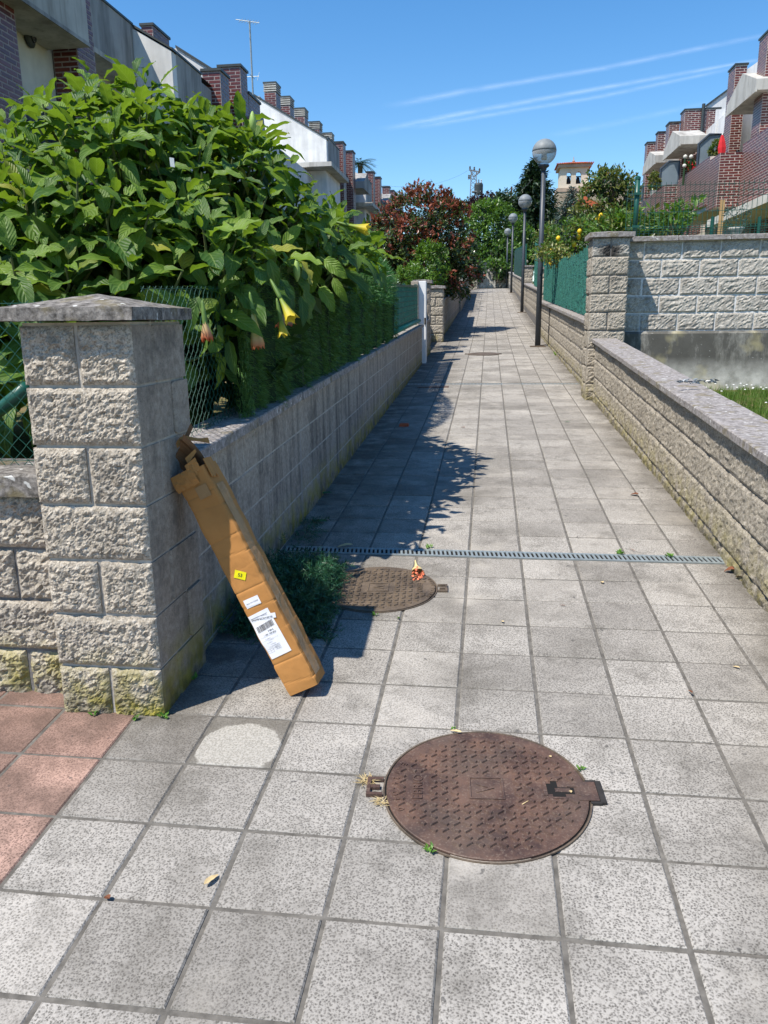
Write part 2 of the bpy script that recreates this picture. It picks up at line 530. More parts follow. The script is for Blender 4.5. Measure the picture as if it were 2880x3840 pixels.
def cap_stone(parent, x0, x1, y0, y1, z0, t, apex, mat, name='cap', n=16):
    mb = MB()
    def P(x, y, z, k=1):
        q = Vector((x * 23, y * 23, z * 23))
        return (x + .0035 * k * noise.noise(q), y + .0035 * k * noise.noise(q + Vector((5, 1, 2))), z + .003 * k * noise.noise(q + Vector((1, 8, 2))))
    cx, cy = (x0 + x1) / 2, (y0 + y1) / 2
    g = {}
    for j in range(n + 1):
        for i in range(n + 1):
            x, y = x0 + (x1 - x0) * i / n, y0 + (y1 - y0) * j / n
            k = 1 - max(abs(x - cx) / (x1 - cx), abs(y - cy) / (y1 - cy))
            g[i, j] = len(mb.v); mb.v.append(P(x, y, z0 + t + apex * k))
    for j in range(n):
        for i in range(n):
            mb.f.append((g[i, j], g[i + 1, j], g[i + 1, j + 1], g[i, j + 1])); mb.m.append(0)
    ring = [(i, 0) for i in range(n)] + [(n, j) for j in range(n)] + [(n - i, n) for i in range(n)] + [(0, n - j) for j in range(n)]
    rows = []
    for zz in (z0 + t * .5, z0):
        r_ = []
        for i, j in ring:
            x, y = x0 + (x1 - x0) * i / n, y0 + (y1 - y0) * j / n
            r_.append(len(mb.v)); mb.v.append(P(x, y, zz, 1.2))
        rows.append(r_)
    topr = [g[q] for q in ring]
    m_ = len(ring)
    for a, b in ((topr, rows[0]), (rows[0], rows[1])):
        for k in range(m_):
            k2 = (k + 1) % m_
            mb.f.append((b[k], b[k2], a[k2], a[k])); mb.m.append(0)
    mb.f.append(tuple(reversed(rows[1]))); mb.m.append(0)
    return mb.build(name, mat, parent)

# --- left gate pillar (split front towards the camera, plain side towards the path)
PX0, PX1, PY0, PY1 = -1.578, -1.178, 2.520, 2.965
pz = zp(2.5) - .01
pil = thing('stone_pillar', 'nearest split-face block pillar with a lichen-covered pyramid cap, carton leaning on it', 'pillar', (-1.378, 2.74, pz))
pitch = .2075
nc = 7
core = MB(); core.box(PX0 + .010, PX1 - .0045, PY0 + .012, PY1 - .004, pz - .1, pz + nc * pitch)
core.build('mortar_core', M['mortar'], pil)
sm = (M['split'], M['smooth_pillar'])
for k in range(nc):
    z = pz + k * pitch
    h = pitch - .011
    halves = k in (0, 2, 4, 6)
    dep = .16 if halves else .30
    xs = [(PX0, (PX0 + PX1) / 2 - .006), ((PX0 + PX1) / 2 + .006, PX1)] if halves else [(PX0, PX1)]
    for q, (a, b) in enumerate(xs):
        w = b - a
        me = split_block(w, h, dep, int(w / .0062), int(h / .0062), 20 + k * 3 + q, .013, .012).mesh('block', list(sm))
        o = mobj('block', me, pil, Vector((a, PY0 + rb.uniform(-.004, .004), z)) - wloc(pil))
    bw = PY1 - PY0 - dep - .010
    me = plain_mesh(PX1 - PX0 + rb.choice((0, .004, .009)), h, bw, M['smooth_pillar'], .009)
    mobj('block', me, pil, Vector((PX0, PY0 + dep + .010, z)) - wloc(pil))
cap_stone(pil, PX0 - .055, PX1 + .035, PY0 - .055, PY1 + .03, pz + nc * pitch + .006, .042, .052, M['cap'])

# --- low wall running off to the left from the pillar
lw = thing('low_wall', 'low split-face block wall with a dark concrete coping left of the nearest pillar', 'wall', (-3.0, 2.72, pz))
core = MB(); core.box(-4.9, PX0 + .004, 2.655, 2.90, pz - .1, pz + 4 * pitch)
core.build('mortar_core', M['mortar_dark'], lw)
for k in range(4):
    off = 0 if k % 2 else .2
    x = PX0 - .405 + off
    first = True
    while x > -4.9:
        w = .39
        x0 = x
        if first and off: w = .19; x0 = PX0 - .205
        near = x0 > -2.2
        nx, nz = (40, 22) if near else (10, 6)
        if w < .3: nx //= 2
        me = block_mesh(w, pitch - .011, .15, nx, nz, (k * 5 + int(-x * 10)) % (9 if near else 4), sm, .018, .014)
        mobj('block', me, lw, Vector((x0 + .003, 2.642 + rb.uniform(-.006, .006), pz + k * pitch)) - wloc(lw))
        if first and off: x = PX0 - .205 - .40
        else: x -= .40
        first = False
for q in range(4):
    mb = MB(); a = PX0 - .004 - q * .82
    mb.cbox(a - .81, a, 2.60, 2.94, pz + 4 * pitch, pz + 4 * pitch + .085, .01)
    mb.build('coping_slab', M['cap'], lw)

# --- generic wall of blocks along the path
def block_wall(t, X, face, ya, yb, ztop, slope, courses, bl, bh, joint, thick, mats, nxz, amp, core_mat, inset=.008, plain=False, nvar=5, zmin=None, zbot=None):
    """ztop: height of the top of the top course at y=ya; face '-X' or '+X'"""
    ang = math.atan(slope)
    cz = lambda y: ztop + slope * (y - ya)
    mb = MB()
    xin = X + inset if face == '-X' else X - inset
    xo = X + thick if face == '-X' else X - thick
    x0, x1 = min(xin, xo), max(xin, xo)
    H = courses * bh + .25
    mb.hexa([(x0, ya, cz(ya) - H), (x1, ya, cz(ya) - H), (x1, yb, cz(yb) - H), (x0, yb, cz(yb) - H),
             (x0, ya, cz(ya)), (x1, ya, cz(ya)), (x1, yb, cz(yb)), (x0, yb, cz(yb))])
    mb.build('mortar_core', core_mat, t)
    W = wloc(t)
    for k in range(courses):
        off = (k % 2) * bl / 2
        y = ya - off
        while y < yb:
            a, b = max(y, ya), min(y + bl, yb)
            w = b - a - joint
            y += bl
            if w < .04: continue
            z0 = cz(a) - (k + 1) * bh + joint / 2
            if zbot is not None and z0 + bh < zbot(a) - .02: continue
            var = rb.randrange(nvar)
            if plain: me = plain_mesh(w, bh - joint, thick * .6, mats[0])
            else: me = block_mesh(w, bh - joint, thick * .6, max(2, int(nxz[0] * w / bl)), nxz[1], var, mats, amp)
            jit = rb.uniform(-.0012, .0012) if plain else rb.uniform(-.004, .004)
            if face == '+X':
                o = mobj('block', me, t, Vector((X + jit, a + joint / 2, z0)) - W)
                o.rotation_euler = Matrix.Rotation(R(90), 3, 'Z').to_euler()
                o.matrix_basis = Matrix.Translation(o.location) @ Matrix.Rotation(ang, 4, 'X') @ Matrix.Rotation(R(90), 4, 'Z')
            else:
                zb = cz(b) - (k + 1) * bh + joint / 2
                loc = Vector((X + jit, b - joint / 2, zb)) - W
                o = mobj('block', me, t)
                o.matrix_basis = Matrix.Translation(loc) @ Matrix.Rotation(ang, 4, 'X') @ Matrix.Rotation(R(-90), 4, 'Z')
def coping_run(t, x0, x1, ya, yb, z, slope, th, ln, mat, gap=.006):
    y = ya
    W = wloc(t)
    while y < yb - .02:
        b = min(y + ln, yb)
        mb = MB()
        c = .006
        za, zb = z + slope * (y - ya), z + slope * (b - ya)
        y_, b_ = y + gap / 2, b - gap / 2
        j = rb.uniform(-.003, .003)
        mb.hexa([(x0 + j, y_, za), (x1 + j, y_, za), (x1 + j, b_, zb), (x0 + j, b_, zb),
                 (x0 + j, y_, za + th - c), (x1 + j, y_, za + th - c), (x1 + j, b_, zb + th - c), (x0 + j, b_, zb + th - c)])
        n = len(mb.v) - 4
        mb.v += [(x0 + j + c, y_ + c, za + th), (x1 + j - c, y_ + c, za + th), (x1 + j - c, b_ - c, zb + th), (x0 + j + c, b_ - c, zb + th)]
        mb.f.pop(1); mb.m.pop()
        mb.add([], [])
        for q in range(4):
            q2 = (q + 1) % 4
            mb.f.append((n + q, n + q2, n + 4 + q2, n + 4 + q)); mb.m.append(0)
        mb.f.append((n + 4, n + 5, n + 6, n + 7)); mb.m.append(0)
        mb.build('coping_slab', mat, t)
        y = b

# --- left boundary wall beside the path
WLZ = lambda y: .935 + .0386 * y            # top of coping
lwall = thing('boundary_wall', 'long shaded grey block wall left of the path under the artificial hedge', 'wall', (-1.31, 8.5, zp(8.5)))
block_wall(lwall, -1.215, '+X', 2.975, 14.75, WLZ(2.975) - .052, .0386, 5, .40, .205, .009, .20, (M['smooth'],), (2, 2), 0, M['mortar'], .003, plain=True,
           zbot=lambda y: zp(y))
coping_run(lwall, -1.44, -1.185, 2.975, 14.75, WLZ(2.975) - .05, .0386, .05, .50, M['coping'])

# --- right low wall, near
rlow = thing('low_wall', 'sunlit low split-face wall with flat coping, right of the path before the grass', 'wall', (1.43, 6.4, zp(6.4)))
RZ = lambda y: .945 + .0591 * (y - 3.86)
block_wall(rlow, 1.345, '-X', 1.9, 10.32, RZ(1.9) - .046, .0591, 4, .40, .212, .010, .22, (M['split_far'], M['split_far']), (22, 11), .013, M['mortar_dark'], .007,
           zbot=lambda y: zp(y))
coping_run(rlow, 1.30, 1.60, 1.9, 10.30, RZ(1.9) - .045, .0591, .045, .50, M['coping'])

# --- right pillar, seen at the corner of the two walls
def far_pillar(x0, x1, y0, y1, z0, n, pt, label, group=None, nx=16, capt=.06, apex=.01, capmat='coping', mats=None, faces=('-Y', '-X')):
    t = thing('stone_pillar', label, 'pillar', ((x0 + x1) / 2, (y0 + y1) / 2, z0), group)
    mats = mats or (M['split_far'], M['split_far'])
    mb = MB(); mb.box(x0 + .012, x1 - .012, y0 + .012, y1 - .012, z0 - .15, z0 + n * pt)
    mb.build('mortar_core', M['mortar_dark'], t)
    W = wloc(t)
    dp = (y1 - y0)
    for k in range(n):
        z = z0 + k * pt
        h = pt - .010
        xm = (x0 + x1) / 2
        segs = [(x0, x1)] if k % 2 else [(x0, xm - .005), (xm + .005, x1)]
        for a, b in segs:
            me = block_mesh(b - a, h, .12, max(4, int(nx * (b - a) / .4)), nx // 2, rb.randrange(5), mats, .016, .012)
            mobj('block', me, t, Vector((a, y0 + rb.uniform(-.006, .006), z)) - W)
        me = block_mesh(dp - .13, h, .12, nx, nx // 2, rb.randrange(5), mats, .014, .012)
        if '-X' in faces:
            mobj('block', me, t, Vector((x0 + rb.uniform(-.006, .006), y1, z)) - W, (0, 0, R(-90)))
        if '+X' in faces:
            mobj('block', me, t, Vector((x1 + rb.uniform(-.006, .006), y0 + .125, z)) - W, (0, 0, R(90)))
    cap_stone(t, x0 - .045, x1 + .045, y0 - .045, y1 + .045, z0 + n * pt, capt, apex, M[capmat], n=8)
    return t
rpil = far_pillar(1.255, 1.70, 10.32, 10.78, zp(10.4) - .01, 9, .2215, 'tall split-face block pillar with soot mark right of the path, at the wall corner', nx=26, capt=.055, apex=.035)
# soot on the top block
sm_t = NT('sooty_split_face')
x_ = sm_t.n('SeparateXYZ'); sm_t.l(sm_t.geo().outputs['Position'], x_.inputs[0])
dd = sm_t.math('ADD', sm_t.math('POWER', sm_t.math('MULTIPLY', sm_t.math('SUBTRACT', x_.outputs['X'], 1.47), 6.5), 2),
               sm_t.math('POWER', sm_t.math('MULTIPLY', sm_t.math('SUBTRACT', x_.outputs['Z'], 2.375), 12.0), 2))
dd = sm_t.math('ADD', dd, sm_t.math('MULTIPLY', sm_t.noise(14, 4), 1.1))
kk = sm_t.step(dd, 1.7, .9)
cc = sm_t.ramp(sm_t.noise(38, 6, .7), (.25, .235, .205), (.47, .44, .385), .36, .66)
cc = sm_t.mix(sm_t.math('MULTIPLY', kk, .93), cc, (.018, .017, .017))
soot = sm_t.done(cc, .93, sm_t.bump(sm_t.noise(30, 8, .72), .8, .016), .15)
for o in [q for q in rpil.children if q.name.startswith('block') and q.location.z > 8 * .2215 - .02 and q.rotation_euler.z == 0]:
    o.data = o.data.copy(); o.data.materials[0] = soot

# --- cross wall behind the grass
cw = thing('garden_wall', 'split-face block wall with white mortar joints on a stained concrete footing, behind the grass', 'wall', (5.0, 10.75, .6))
cz1 = 2.502
mb = MB(); mb.box(1.70, 8.6, 10.672, 10.86, .3, cz1); mb.build('mortar_core', M['mortar_white'], cw)
for k in range(5):
    x = 1.702 - (.0 if k % 2 else .225)
    while x < 8.5:
        a = max(x, 1.702); w = x + .452 - a
        x += .464
        if w < .05: continue
        me = block_mesh(w, .2065, .12, max(3, int(20 * w / .452)), 10, rb.randrange(6), (M['split_grey'], M['split_grey']), .018, .014)
        mobj('block', me, cw, Vector((a, 10.662 + rb.uniform(-.006, .004), cz1 - (k + 1) * .2195 + .006)) - wloc(cw))
x = 1.705
while x < 8.5:
    mb = MB(); mb.cbox(x, x + .62, 10.60, 10.93, cz1 + .001, cz1 + .058, .006); mb.build('coping_slab', M['coping'], cw); x += .628
zf = cz1 - 5 * .2195
mb = MB(); mb.prism([(10.56, .2), (10.56, zf - .035), (10.60, zf - .004), (10.86, zf - .004), (10.86, .2)], 'x', 1.72, 8.6)
mb.build('footing', M['stained'], cw, fix=True)

# --- second stretch of wall right of the path
RW2 = lambda y: 1.552 + .0482 * (y - 11.23)
rw2 = thing('boundary_wall', 'split-face block wall right of the path below the green screened fence', 'wall', (1.46, 16, zp(16)))
block_wall(rw2, 1.365, '-X', 10.79, 21.9, RW2(10.79) - .05, .0482, 5, .40, .205, .010, .22, (M['split_far'], M['split_far']), (12, 7), .013, M['mortar_dark'], .007, zbot=lambda y: zp(y))
coping_run(rw2, 1.30, 1.60, 10.79, 21.9, RW2(10.79) - .05, .0482, .05, .50, M['coping'])
rw3 = thing('boundary_wall', 'block wall right of the path between the second and third lamp posts', 'wall', (1.5, 28, zp(28)))
block_wall(rw3, 1.45, '-X', 22.3, 34.0, 2.27, .060, 4, .40, .205, .010, .22, (M['split_far'], M['split_far']), (5, 3), .013, M['mortar_dark'], .007, zbot=lambda y: zp(y))
coping_run(rw3, 1.40, 1.70, 22.3, 34.0, 2.271, .060, .05, .80, M['coping'])
rw4 = thing('boundary_wall', 'farthest block wall right of the path, beyond the third lamp post', 'wall', (1.5, 48, zp(48)))
block_wall(rw4, 1.45, '-X', 34.4, 62.0, 3.15, .068, 4, .80, .205, .010, .22, (M['split_far'], M['split_far']), (5, 3), .013, M['mortar_dark'], .007, zbot=lambda y: zp(y))
coping_run(rw4, 1.40, 1.70, 34.4, 62.0, 3.151, .068, .05, 2.0, M['coping'])
far_pillar(1.40, 1.78, 21.92, 22.28, zp(22), 8, .21, 'block pillar right of the path behind the nearest lamp post', nx=8)
far_pillar(1.40, 1.78, 34.02, 34.38, zp(34), 8, .21, 'block pillar right of the path behind the second lamp post', nx=8)

# --- left side beyond the gate
far_pillar(-1.50, -1.20, 16.45, 16.80, zp(16.5), 7, .205, 'plain block gate pillar just beyond the white gate post', nx=8, faces=('-Y', '+X'), mats=(M['smooth'], M['smooth']), apex=.02)
far_pillar(-1.47, -1.10, 19.65, 20.05, zp(19.7), 6, .213, 'sunlit split-face block pillar with pale cap left of the path', nx=16, faces=('-Y', '+X'), apex=.02)
lw2 = thing('boundary_wall', 'short block wall left of the path between the gate post and the plain pillar', 'wall', (-1.3, 15.7, zp(15.7)))
block_wall(lw2, -1.215, '+X', 15.15, 16.45, 1.50, .045, 4, .40, .205, .009, .20, (M['smooth'],), (2, 2), 0, M['mortar'], .003, plain=True, zbot=lambda y: zp(y))
coping_run(lw2, -1.44, -1.19, 15.15, 16.45, 1.501, .045, .05, .65, M['coping'])
lw3 = thing('boundary_wall', 'shaded block wall left of the path below the dark green sheet fence', 'wall', (-1.3, 25, zp(25)))
block_wall(lw3, -1.20, '+X', 20.06, 32.8, 2.00, .058, 5, .40, .205, .009, .20, (M['smooth'],), (2, 2), 0, M['mortar'], .003, plain=True, zbot=lambda y: zp(y))
coping_run(lw3, -1.42, -1.17, 20.06, 32.8, 2.001, .058, .05, .65, M['coping'])
lw4 = thing('boundary_wall', 'block wall set forward left of the path below the clipped conifer hedge', 'wall', (-1.2, 39, zp(39)))
block_wall(lw4, -1.12, '+X', 32.9, 46.5, 2.95, .075, 5, .40, .205, .009, .20, (M['smooth'],), (2, 2), 0, M['mortar'], .003, plain=True, zbot=lambda y: zp(y))
mb = MB(); mb.hexa([(-1.5, 32.88, 1.8), (-1.128, 32.88, 1.8), (-1.128, 33.0, 1.8), (-1.5, 33, 1.8), (-1.5, 32.88, 2.94), (-1.128, 32.88, 2.94), (-1.128, 33.0, 2.94), (-1.5, 33, 2.94)])
mb.build('end_face', M['split_far'], lw4)
coping_run(lw4, -1.36, -1.09, 32.87, 46.5, 2.951, .075, .05, .8, M['coping'])
far_pillar(-1.40, -1.05, 47.3, 47.7, zp(47.5), 8, .21, 'small far block pillar at the end of the left wall', nx=6, faces=('-Y', '+X'))
far_pillar(-1.35, -0.80, 55.0, 55.6, zp(55), 8, .20, 'farthest block pillar left of the path in front of the rubble wall', nx=6, faces=('-Y', '+X'))

# ------------------------------------------------------------------ gardens
gl = MB()
ys = [3.0, 14.7, 22, 34, 47, 70]
for y in ys:
    z = WLZ(min(y, 14.7)) - .30 + max(0, y - 14.7) * .055
    gl.v += [(-40, y, z + .3), (-1.42, y, z)]
for j in range(len(ys) - 1):
    gl.f.append((2 * j, 2 * j + 1, 2 * j + 3, 2 * j + 2)); gl.m.append(0)
t_ = NT('garden_soil_and_grass')
c_ = t_.ramp(t_.noise(1.2, 6, .65), (.055, .085, .018), (.20, .15, .08), .42, .62)
M['gardensoil'] = t_.done(c_, .95, t_.bump(t_.noise(25, 5), .6, .03), .1)
tag(gl.build('garden_ground', M['gardensoil']), kind='structure')
gr = MB(); gr.v = [(1.56, 1.5, .36), (14, 1.5, .36), (14, 10.6, .66), (1.56, 10.6, .66)]; gr.f = [(0, 1, 2, 3)]; gr.m = [0]
tag(gr.build('lawn_ground', M['gardensoil']), kind='structure')
te = MB()
ys = [10.85, 21.9, 34, 62, 80]
for y in ys:
    z = 1.53 + .052 * (y - 10.85)
    te.v += [(1.5, y, z), (40, y, z + .5)]
for j in range(len(ys) - 1):
    te.f.append((2 * j, 2 * j + 1, 2 * j + 3, 2 * j + 2)); te.m.append(0)
tag(te.build('terrace_ground', M['gardensoil']), kind='structure')

# ------------------------------------------------------------------ manholes and drains
SR = Matrix.Rotation(ALPHA, 4, 'X')
def on_path(x, y, dz=0, rz=0):
    return Matrix.Translation((x, y, zp(y) + dz)) @ SR @ Matrix.Rotation(rz, 4, 'Z')
def xf(mb, m, v0=0):
    for i in range(v0, len(mb.v)):
        mb.v[i] = tuple(m @ Vector(mb.v[i]))
def text_mesh(body, size, ext=.0012):
    cu = bpy.data.curves.new('txt', 'FONT'); cu.body = body; cu.size = size; cu.extrude = ext; cu.align_x = 'CENTER'; cu.align_y = 'CENTER'
    cu.resolution_u = 3
    o = bpy.data.objects.new('txt', cu); col.objects.link(o)
    dg = bpy.context.evaluated_depsgraph_get()
    me = bpy.data.meshes.new_from_object(o.evaluated_get(dg))
    col.objects.unlink(o); bpy.data.objects.remove(o)
    return me
def manhole(x, y, rad, label, mat, detail=True, rz=0):
    t = thing('manhole_cover', label, 'manhole', (x, y, zp(y)))
    W = Matrix.Translation(-Vector(t.location)) @ on_path(x, y, 0, rz)
    def part(mb, name, mt, parent=t, smooth=False):
        xf(mb, W); me = mb.mesh(name, mt, smooth); return mobj(name, me, parent)
    n = 72
    fr = MB()
    for k in range(n):
        a = 2 * math.pi * k / n
        c, s_ = math.cos(a), math.sin(a)
        for r_, z_ in ((rad + .010, .001), (rad + .010, .0060), (rad + .005, .0060), (rad + .003, .0015)):
            fr.v.append((r_ * c, r_ * s_, z_))
    for k in range(n):
        k2 = (k + 1) % n
        for q in range(3):
            fr.f.append((4 * k + q, 4 * k2 + q, 4 * k2 + q + 1, 4 * k + q + 1)); fr.m.append(0)
    part(fr, 'frame', M['rust2'])
    pit = MB(); pit.lathe([(rad + .005, -.0), (rad + .005, .002)], n=n); part(pit, 'gap', M['black'])
    lid = MB(); lid.lathe([(rad - .001, .002), (rad - .001, .0075), (rad - .004, .009)], n=n)
    lo = part(lid, 'lid', mat)
    # tread studs: herringbone
    st = MB()
    if detail:
        px, py = .0335, .0285
        for j in range(-14, 15):
            for i in range(-14, 15):
                cx = i * px; cy = j * py
                if math.hypot(cx, cy) > rad - .035: continue
                if abs(cx) < .068 and abs(cy) < .062: continue
                if cx > .16 and abs(cy) < .055 and cx < .30: continue
                if cx < -.175 and abs(cy) < .085 and cx > -.26: continue
                a = R(38) if (i + j) % 2 else R(-38)
                L, wd = .0140, .0065
                ca, sa = math.cos(a), math.sin(a)
                pts = []
                for (u, v, z_) in ((-L, -wd, .0088), (L, -wd, .0088), (L, wd, .0088), (-L, wd, .0088), (-L * .8, -wd * .7, .0150), (L * .8, -wd * .7, .0150), (L * .8, wd * .7, .0150), (-L * .8, wd * .7, .0150)):
                    pts.append((cx + u * ca - v * sa, cy + u * sa + v * ca, z_))
                st.hexa(pts)
        so_ = part(st, 'tread_stud', mat); stuff(so_)
        # centre badge with the letter V
        bd = MB()
        for (x0, x1, y0, y1) in ((-.055, .055, -.055, -.049), (-.055, .055, .049, .055), (-.055, -.049, -.049, .049), (.049, .055, -.049, .049)):
            bd.box(x0, x1, y0, y1, .0085, .0125)
        bo = part(bd, 'badge', mat)
        for body, size, px_, py_, ra in (('V', .082, 0, 0, -90), ('EBRIO', .046, -.215, 0, -90), ('EN124-D400', .030, -.285, -.02, -90)):
            if body == 'EN124-D400':
                for q, ch in enumerate(body):
                    me = text_mesh(ch, .030, .0016)
                    ang = R(180 - 24 + q * 5.2)
                    m2 = W @ Matrix.Rotation(ang, 4, 'Z') @ Matrix.Translation((.290, 0, .0102)) @ Matrix.Rotation(R(-270), 4, 'Z')
                    me.transform(m2); me.materials.append(mat); mobj('lettering', me, t)
                continue
            me = text_mesh(body, size, .0018)
            me.transform(W @ Matrix.Translation((px_, py_, .0104)) @ Matrix.Rotation(R(90), 4, 'Z')); me.materials.append(mat)
            mobj('lettering', me, t)
        # key slot
        ks = MB()
        for (x0, x1, y0, y1) in ((.185, .205, -.022, .03), (.205, .245, -.036, .012), (.205, .225, .012, .042), (.245, .275, -.02, .012)):
            ks.box(x0, x1, y0, y1, .0092, .0098)
        part(ks, 'key_slot', M['black'])
        kr = MB()
        for (x0, x1, y0, y1) in ((.178, .19, -.03, .04), (.19, .25, -.046, -.038), (.20, .23, .042, .05), (.255, .29, .014, .022), (.285, .292, -.03, .014)):
            kr.box(x0, x1, y0, y1, .0088, .0120)
        part(kr, 'slot_rim', mat)
        kb = MB(); kb.box(.215, .262, -.012, .006, .0095, .0112); part(kb, 'lifting_bar', mat)
    # hinge lugs either side
    for sx in (1, -1):
        lg = MB()
        if sx == 1:
            lg.box(rad - .035, rad + .028, -.05, .042, .0082, .0108)
            lg2 = MB(); lg2.box(rad + .030, rad + .048, -.058, .05, .001, .009); part(lg2, 'lug', M['iron_dark'])
            lg3 = MB(); lg3.box(rad + .0, rad + .034, -.062, -.052, .001, .0088); lg3.box(rad + .0, rad + .034, .044, .054, .001, .0088); part(lg3, 'lug', M['iron_dark'])
            part(lg, 'lug', mat)
        else:
            lg.box(-rad - .062, -rad - .010, -.045, -.033, .001, .012); lg.box(-rad - .062, -rad - .010, .033, .045, .001, .012)
            lg.box(-rad - .062, -rad - .050, -.033, .033, .001, .012); lg.box(-rad - .05, -rad - .02, -.008, .008, .001, .010)
            part(lg, 'lug', mat)
    return t
manhole(.022, 2.206, .317, 'large rusty round manhole cover with raised tread and letter V, nearest to the camera', M['rust'], True, R(4))
manhole(-.545, 3.828, .300, 'dusty brown manhole cover half hidden beside the heap of green artificial hedge', M['rust2'], True, R(184))
manhole(-.088, 16.6, .325, 'distant manhole cover in the middle of the path by the nearest lamp post', M['rust2'], False)

def drain(ya, yb, x0, x1, label, detail):
    t = thing('drain_channel', label, 'drain', ((x0 + x1) / 2, (ya + yb) / 2, zp((ya + yb) / 2)))
    W = Matrix.Translation(-Vector(t.location))
    ym = (ya + yb) / 2
    P = on_path(0, ym, 0)
    h = (yb - ya) / 2
    def part(mb, name, m):
        xf(mb, W @ P); return mobj(name, mb.mesh(name, m), t)
    g = MB(); g.box(x0, x1, -h + .012, h - .012, -.0065, -.004); part(g, 'channel', M['black'])
    x = x0
    q = 0
    while x < x1 - .01:
        e = min(x + 1.0, x1)
        rl = MB(); rl.box(x + .001, e - .001, -h + .003, -h + .020, -.006, .002); rl.box(x + .001, e - .001, h - .020, h - .003, -.006, .002)
        part(rl, 'rail', M['galv'])
        x = e
    if detail:
        bm_ = MB(); bm_.cbox(-.0068, .0068, -h + .018, h - .018, -.006, .0015, .0015)
        me = bm_.mesh('grate_bar', M['galv'])
        x = x0 + .013
        while x < x1 - .005:
            m = W @ P @ Matrix.Translation((x, 0, 0)) @ Matrix.Rotation(R(7), 4, 'Z')
            o = mobj('grate_bar', me, t); o.matrix_basis = m
            x += .026
    else:
        bm_ = MB(); x = x0 + .013
        while x < x1:
            bm_.box(x - .010, x + .010, -h + .018, h - .018, -.006, .0012); x += .052
        part(bm_, 'grate_bar', M['galv'])
    return t
drain(4.352, 4.466, -1.20, 1.345, 'galvanised slotted drain grate across the path beside the dusty manhole cover', True)
drain(11.868, 11.972, -1.20, 1.36, 'thin slotted drain across the path at the end of the artificial hedge shadow', False)

# ------------------------------------------------------------------ cardboard carton
def m_card(name, c):
    t = NT(name)
    cc = t.ramp(t.noise(6, 5), tuple(q * .86 for q in c), tuple(q * 1.12 for q in c), .3, .7)
    cc = t.mix(t.math('MULTIPLY', t.step(t.noise(40, 3, .6, (.3, 3, 1)), .55, .75), .25), cc, tuple(q * .6 for q in c))
    return t.done(cc, .75, t.bump(t.noise(45, 3), .25, .003), .25)
M['card'] = m_card('cardboard', (.43, .200, .058))
M['card_in'] = m_card('cardboard_inside', (.20, .105, .05))
M['tape'] = m_flat('brown_tape', (.33, .19, .085), .14, .12, 30, .3, 60, .002, .5)
M['yellow'] = m_flat('yellow_sticker', (.80, .72, .01), .5, .04)
M['paper'] = m_flat('white_label', (.80, .80, .82), .55, .03)
M['ink'] = m_flat('black_ink', (.03, .03, .035), .6, .1)
M['ink_grey'] = m_flat('grey_ink', (.28, .28, .30), .6, .1)
B0 = Vector((-.745, 2.702, .146)); T0 = Vector((-1.168, 2.758, .994))
ax = (T0 - B0); BL = ax.length; ax.normalize()
bw_ = Vector((.893, 0, .446)); bw_ = (bw_ - ax * bw_.dot(ax)).normalized()
bn = ax.cross(bw_); bd_ = bn if bn.y > 0 else -bn         # points away from camera
BWD = .136
carton = thing('cardboard_box', 'long battered cardboard carton with torn open top leaning against the nearest pillar', 'box', tuple(B0))
def bp(u, v, d=0.0):       # u across the labelled face, v along, d depth away from the camera (negative = proud)
    return B0 + bw_ * u + ax * v + bd_ * d
rc = random.Random(5)
creases = [.05, .145, .27, .40, .475, .56, .63, .70, .76, .84, .90]
mb = MB()
vs_ = [0.0]
v = 0
while v < BL - .012:
    v += .0055; vs_.append(v)
vs_.append(BL)
sec = []
nE = 10
for e in range(4):
    for k in range(nE): sec.append((e, k / nE))
def secpt(e, k, t, v):
    c = .010 * (1 + .6 * math.sin(v * 23 + e))
    W_ = BWD
    if e == 0: u, d = k * W_, 0
    elif e == 1: u, d = W_, k * W_
    elif e == 2: u, d = W_ - k * W_, W_
    else: u, d = 0, W_ - k * W_
    # round corners
    cu, cd = u - W_ / 2, d - W_ / 2
    r_ = math.hypot(cu, cd); lim = W_ / 2 * 1.34
    if r_ > lim: cu *= lim / r_; cd *= lim / r_
    dent = 0
    for i_, q in enumerate(creases):
        dv = abs(v / BL - q - .018 * (u / W_ - .5) * ((i_ % 3) - 1))
        dent += (.0022 if e < 2 else .0012) * max(0, 1 - dv / .0075) * (.55 + .45 * math.sin(i_ * 2.1 + e * 1.7))
    nz_ = noise.fractal(Vector((u * 14, v * 9, d * 14)), .8, 2, 3) * .0018 + .0008 * math.sin(v * 41 + u * 12)
    if e == 1: nz_ += .002 * noise.noise(Vector((v * 30, d * 22, 4)))
    s_ = 1 - (dent + nz_) / (W_ / 2)
    if v < .03: s_ *= .96 + .04 * v / .03
    return bp(W_ / 2 + cu * s_, v, W_ / 2 + cd * s_)
for v in vs_:
    for e, k in sec: mb.v.append(tuple(secpt(e, k, 0, v)))
n = len(sec)
for j in range(len(vs_) - 1):
    for k in range(n):
        k2 = (k + 1) % n
        mb.f.append((j * n + k, j * n + k2, (j + 1) * n + k2, (j + 1) * n + k)); mb.m.append(0)
mb.f.append(tuple(reversed(range(n)))); mb.m.append(0)
body = mb.build('carton_body', M['card'], carton)
inn = MB()
inn.hexa([bp(.008, BL - .10, .008), bp(BWD - .008, BL - .10, .008), bp(BWD - .008, BL - .10, BWD - .008), bp(.008, BL - .10, BWD - .008),
          bp(.006, BL + .001, .006), bp(BWD - .006, BL + .001, .006), bp(BWD - .006, BL + .001, BWD - .006), bp(.006, BL + .001, BWD - .006)])
inn.f.pop(1); inn.m.pop()
inn.f = [tuple(reversed(f)) for f in inn.f]
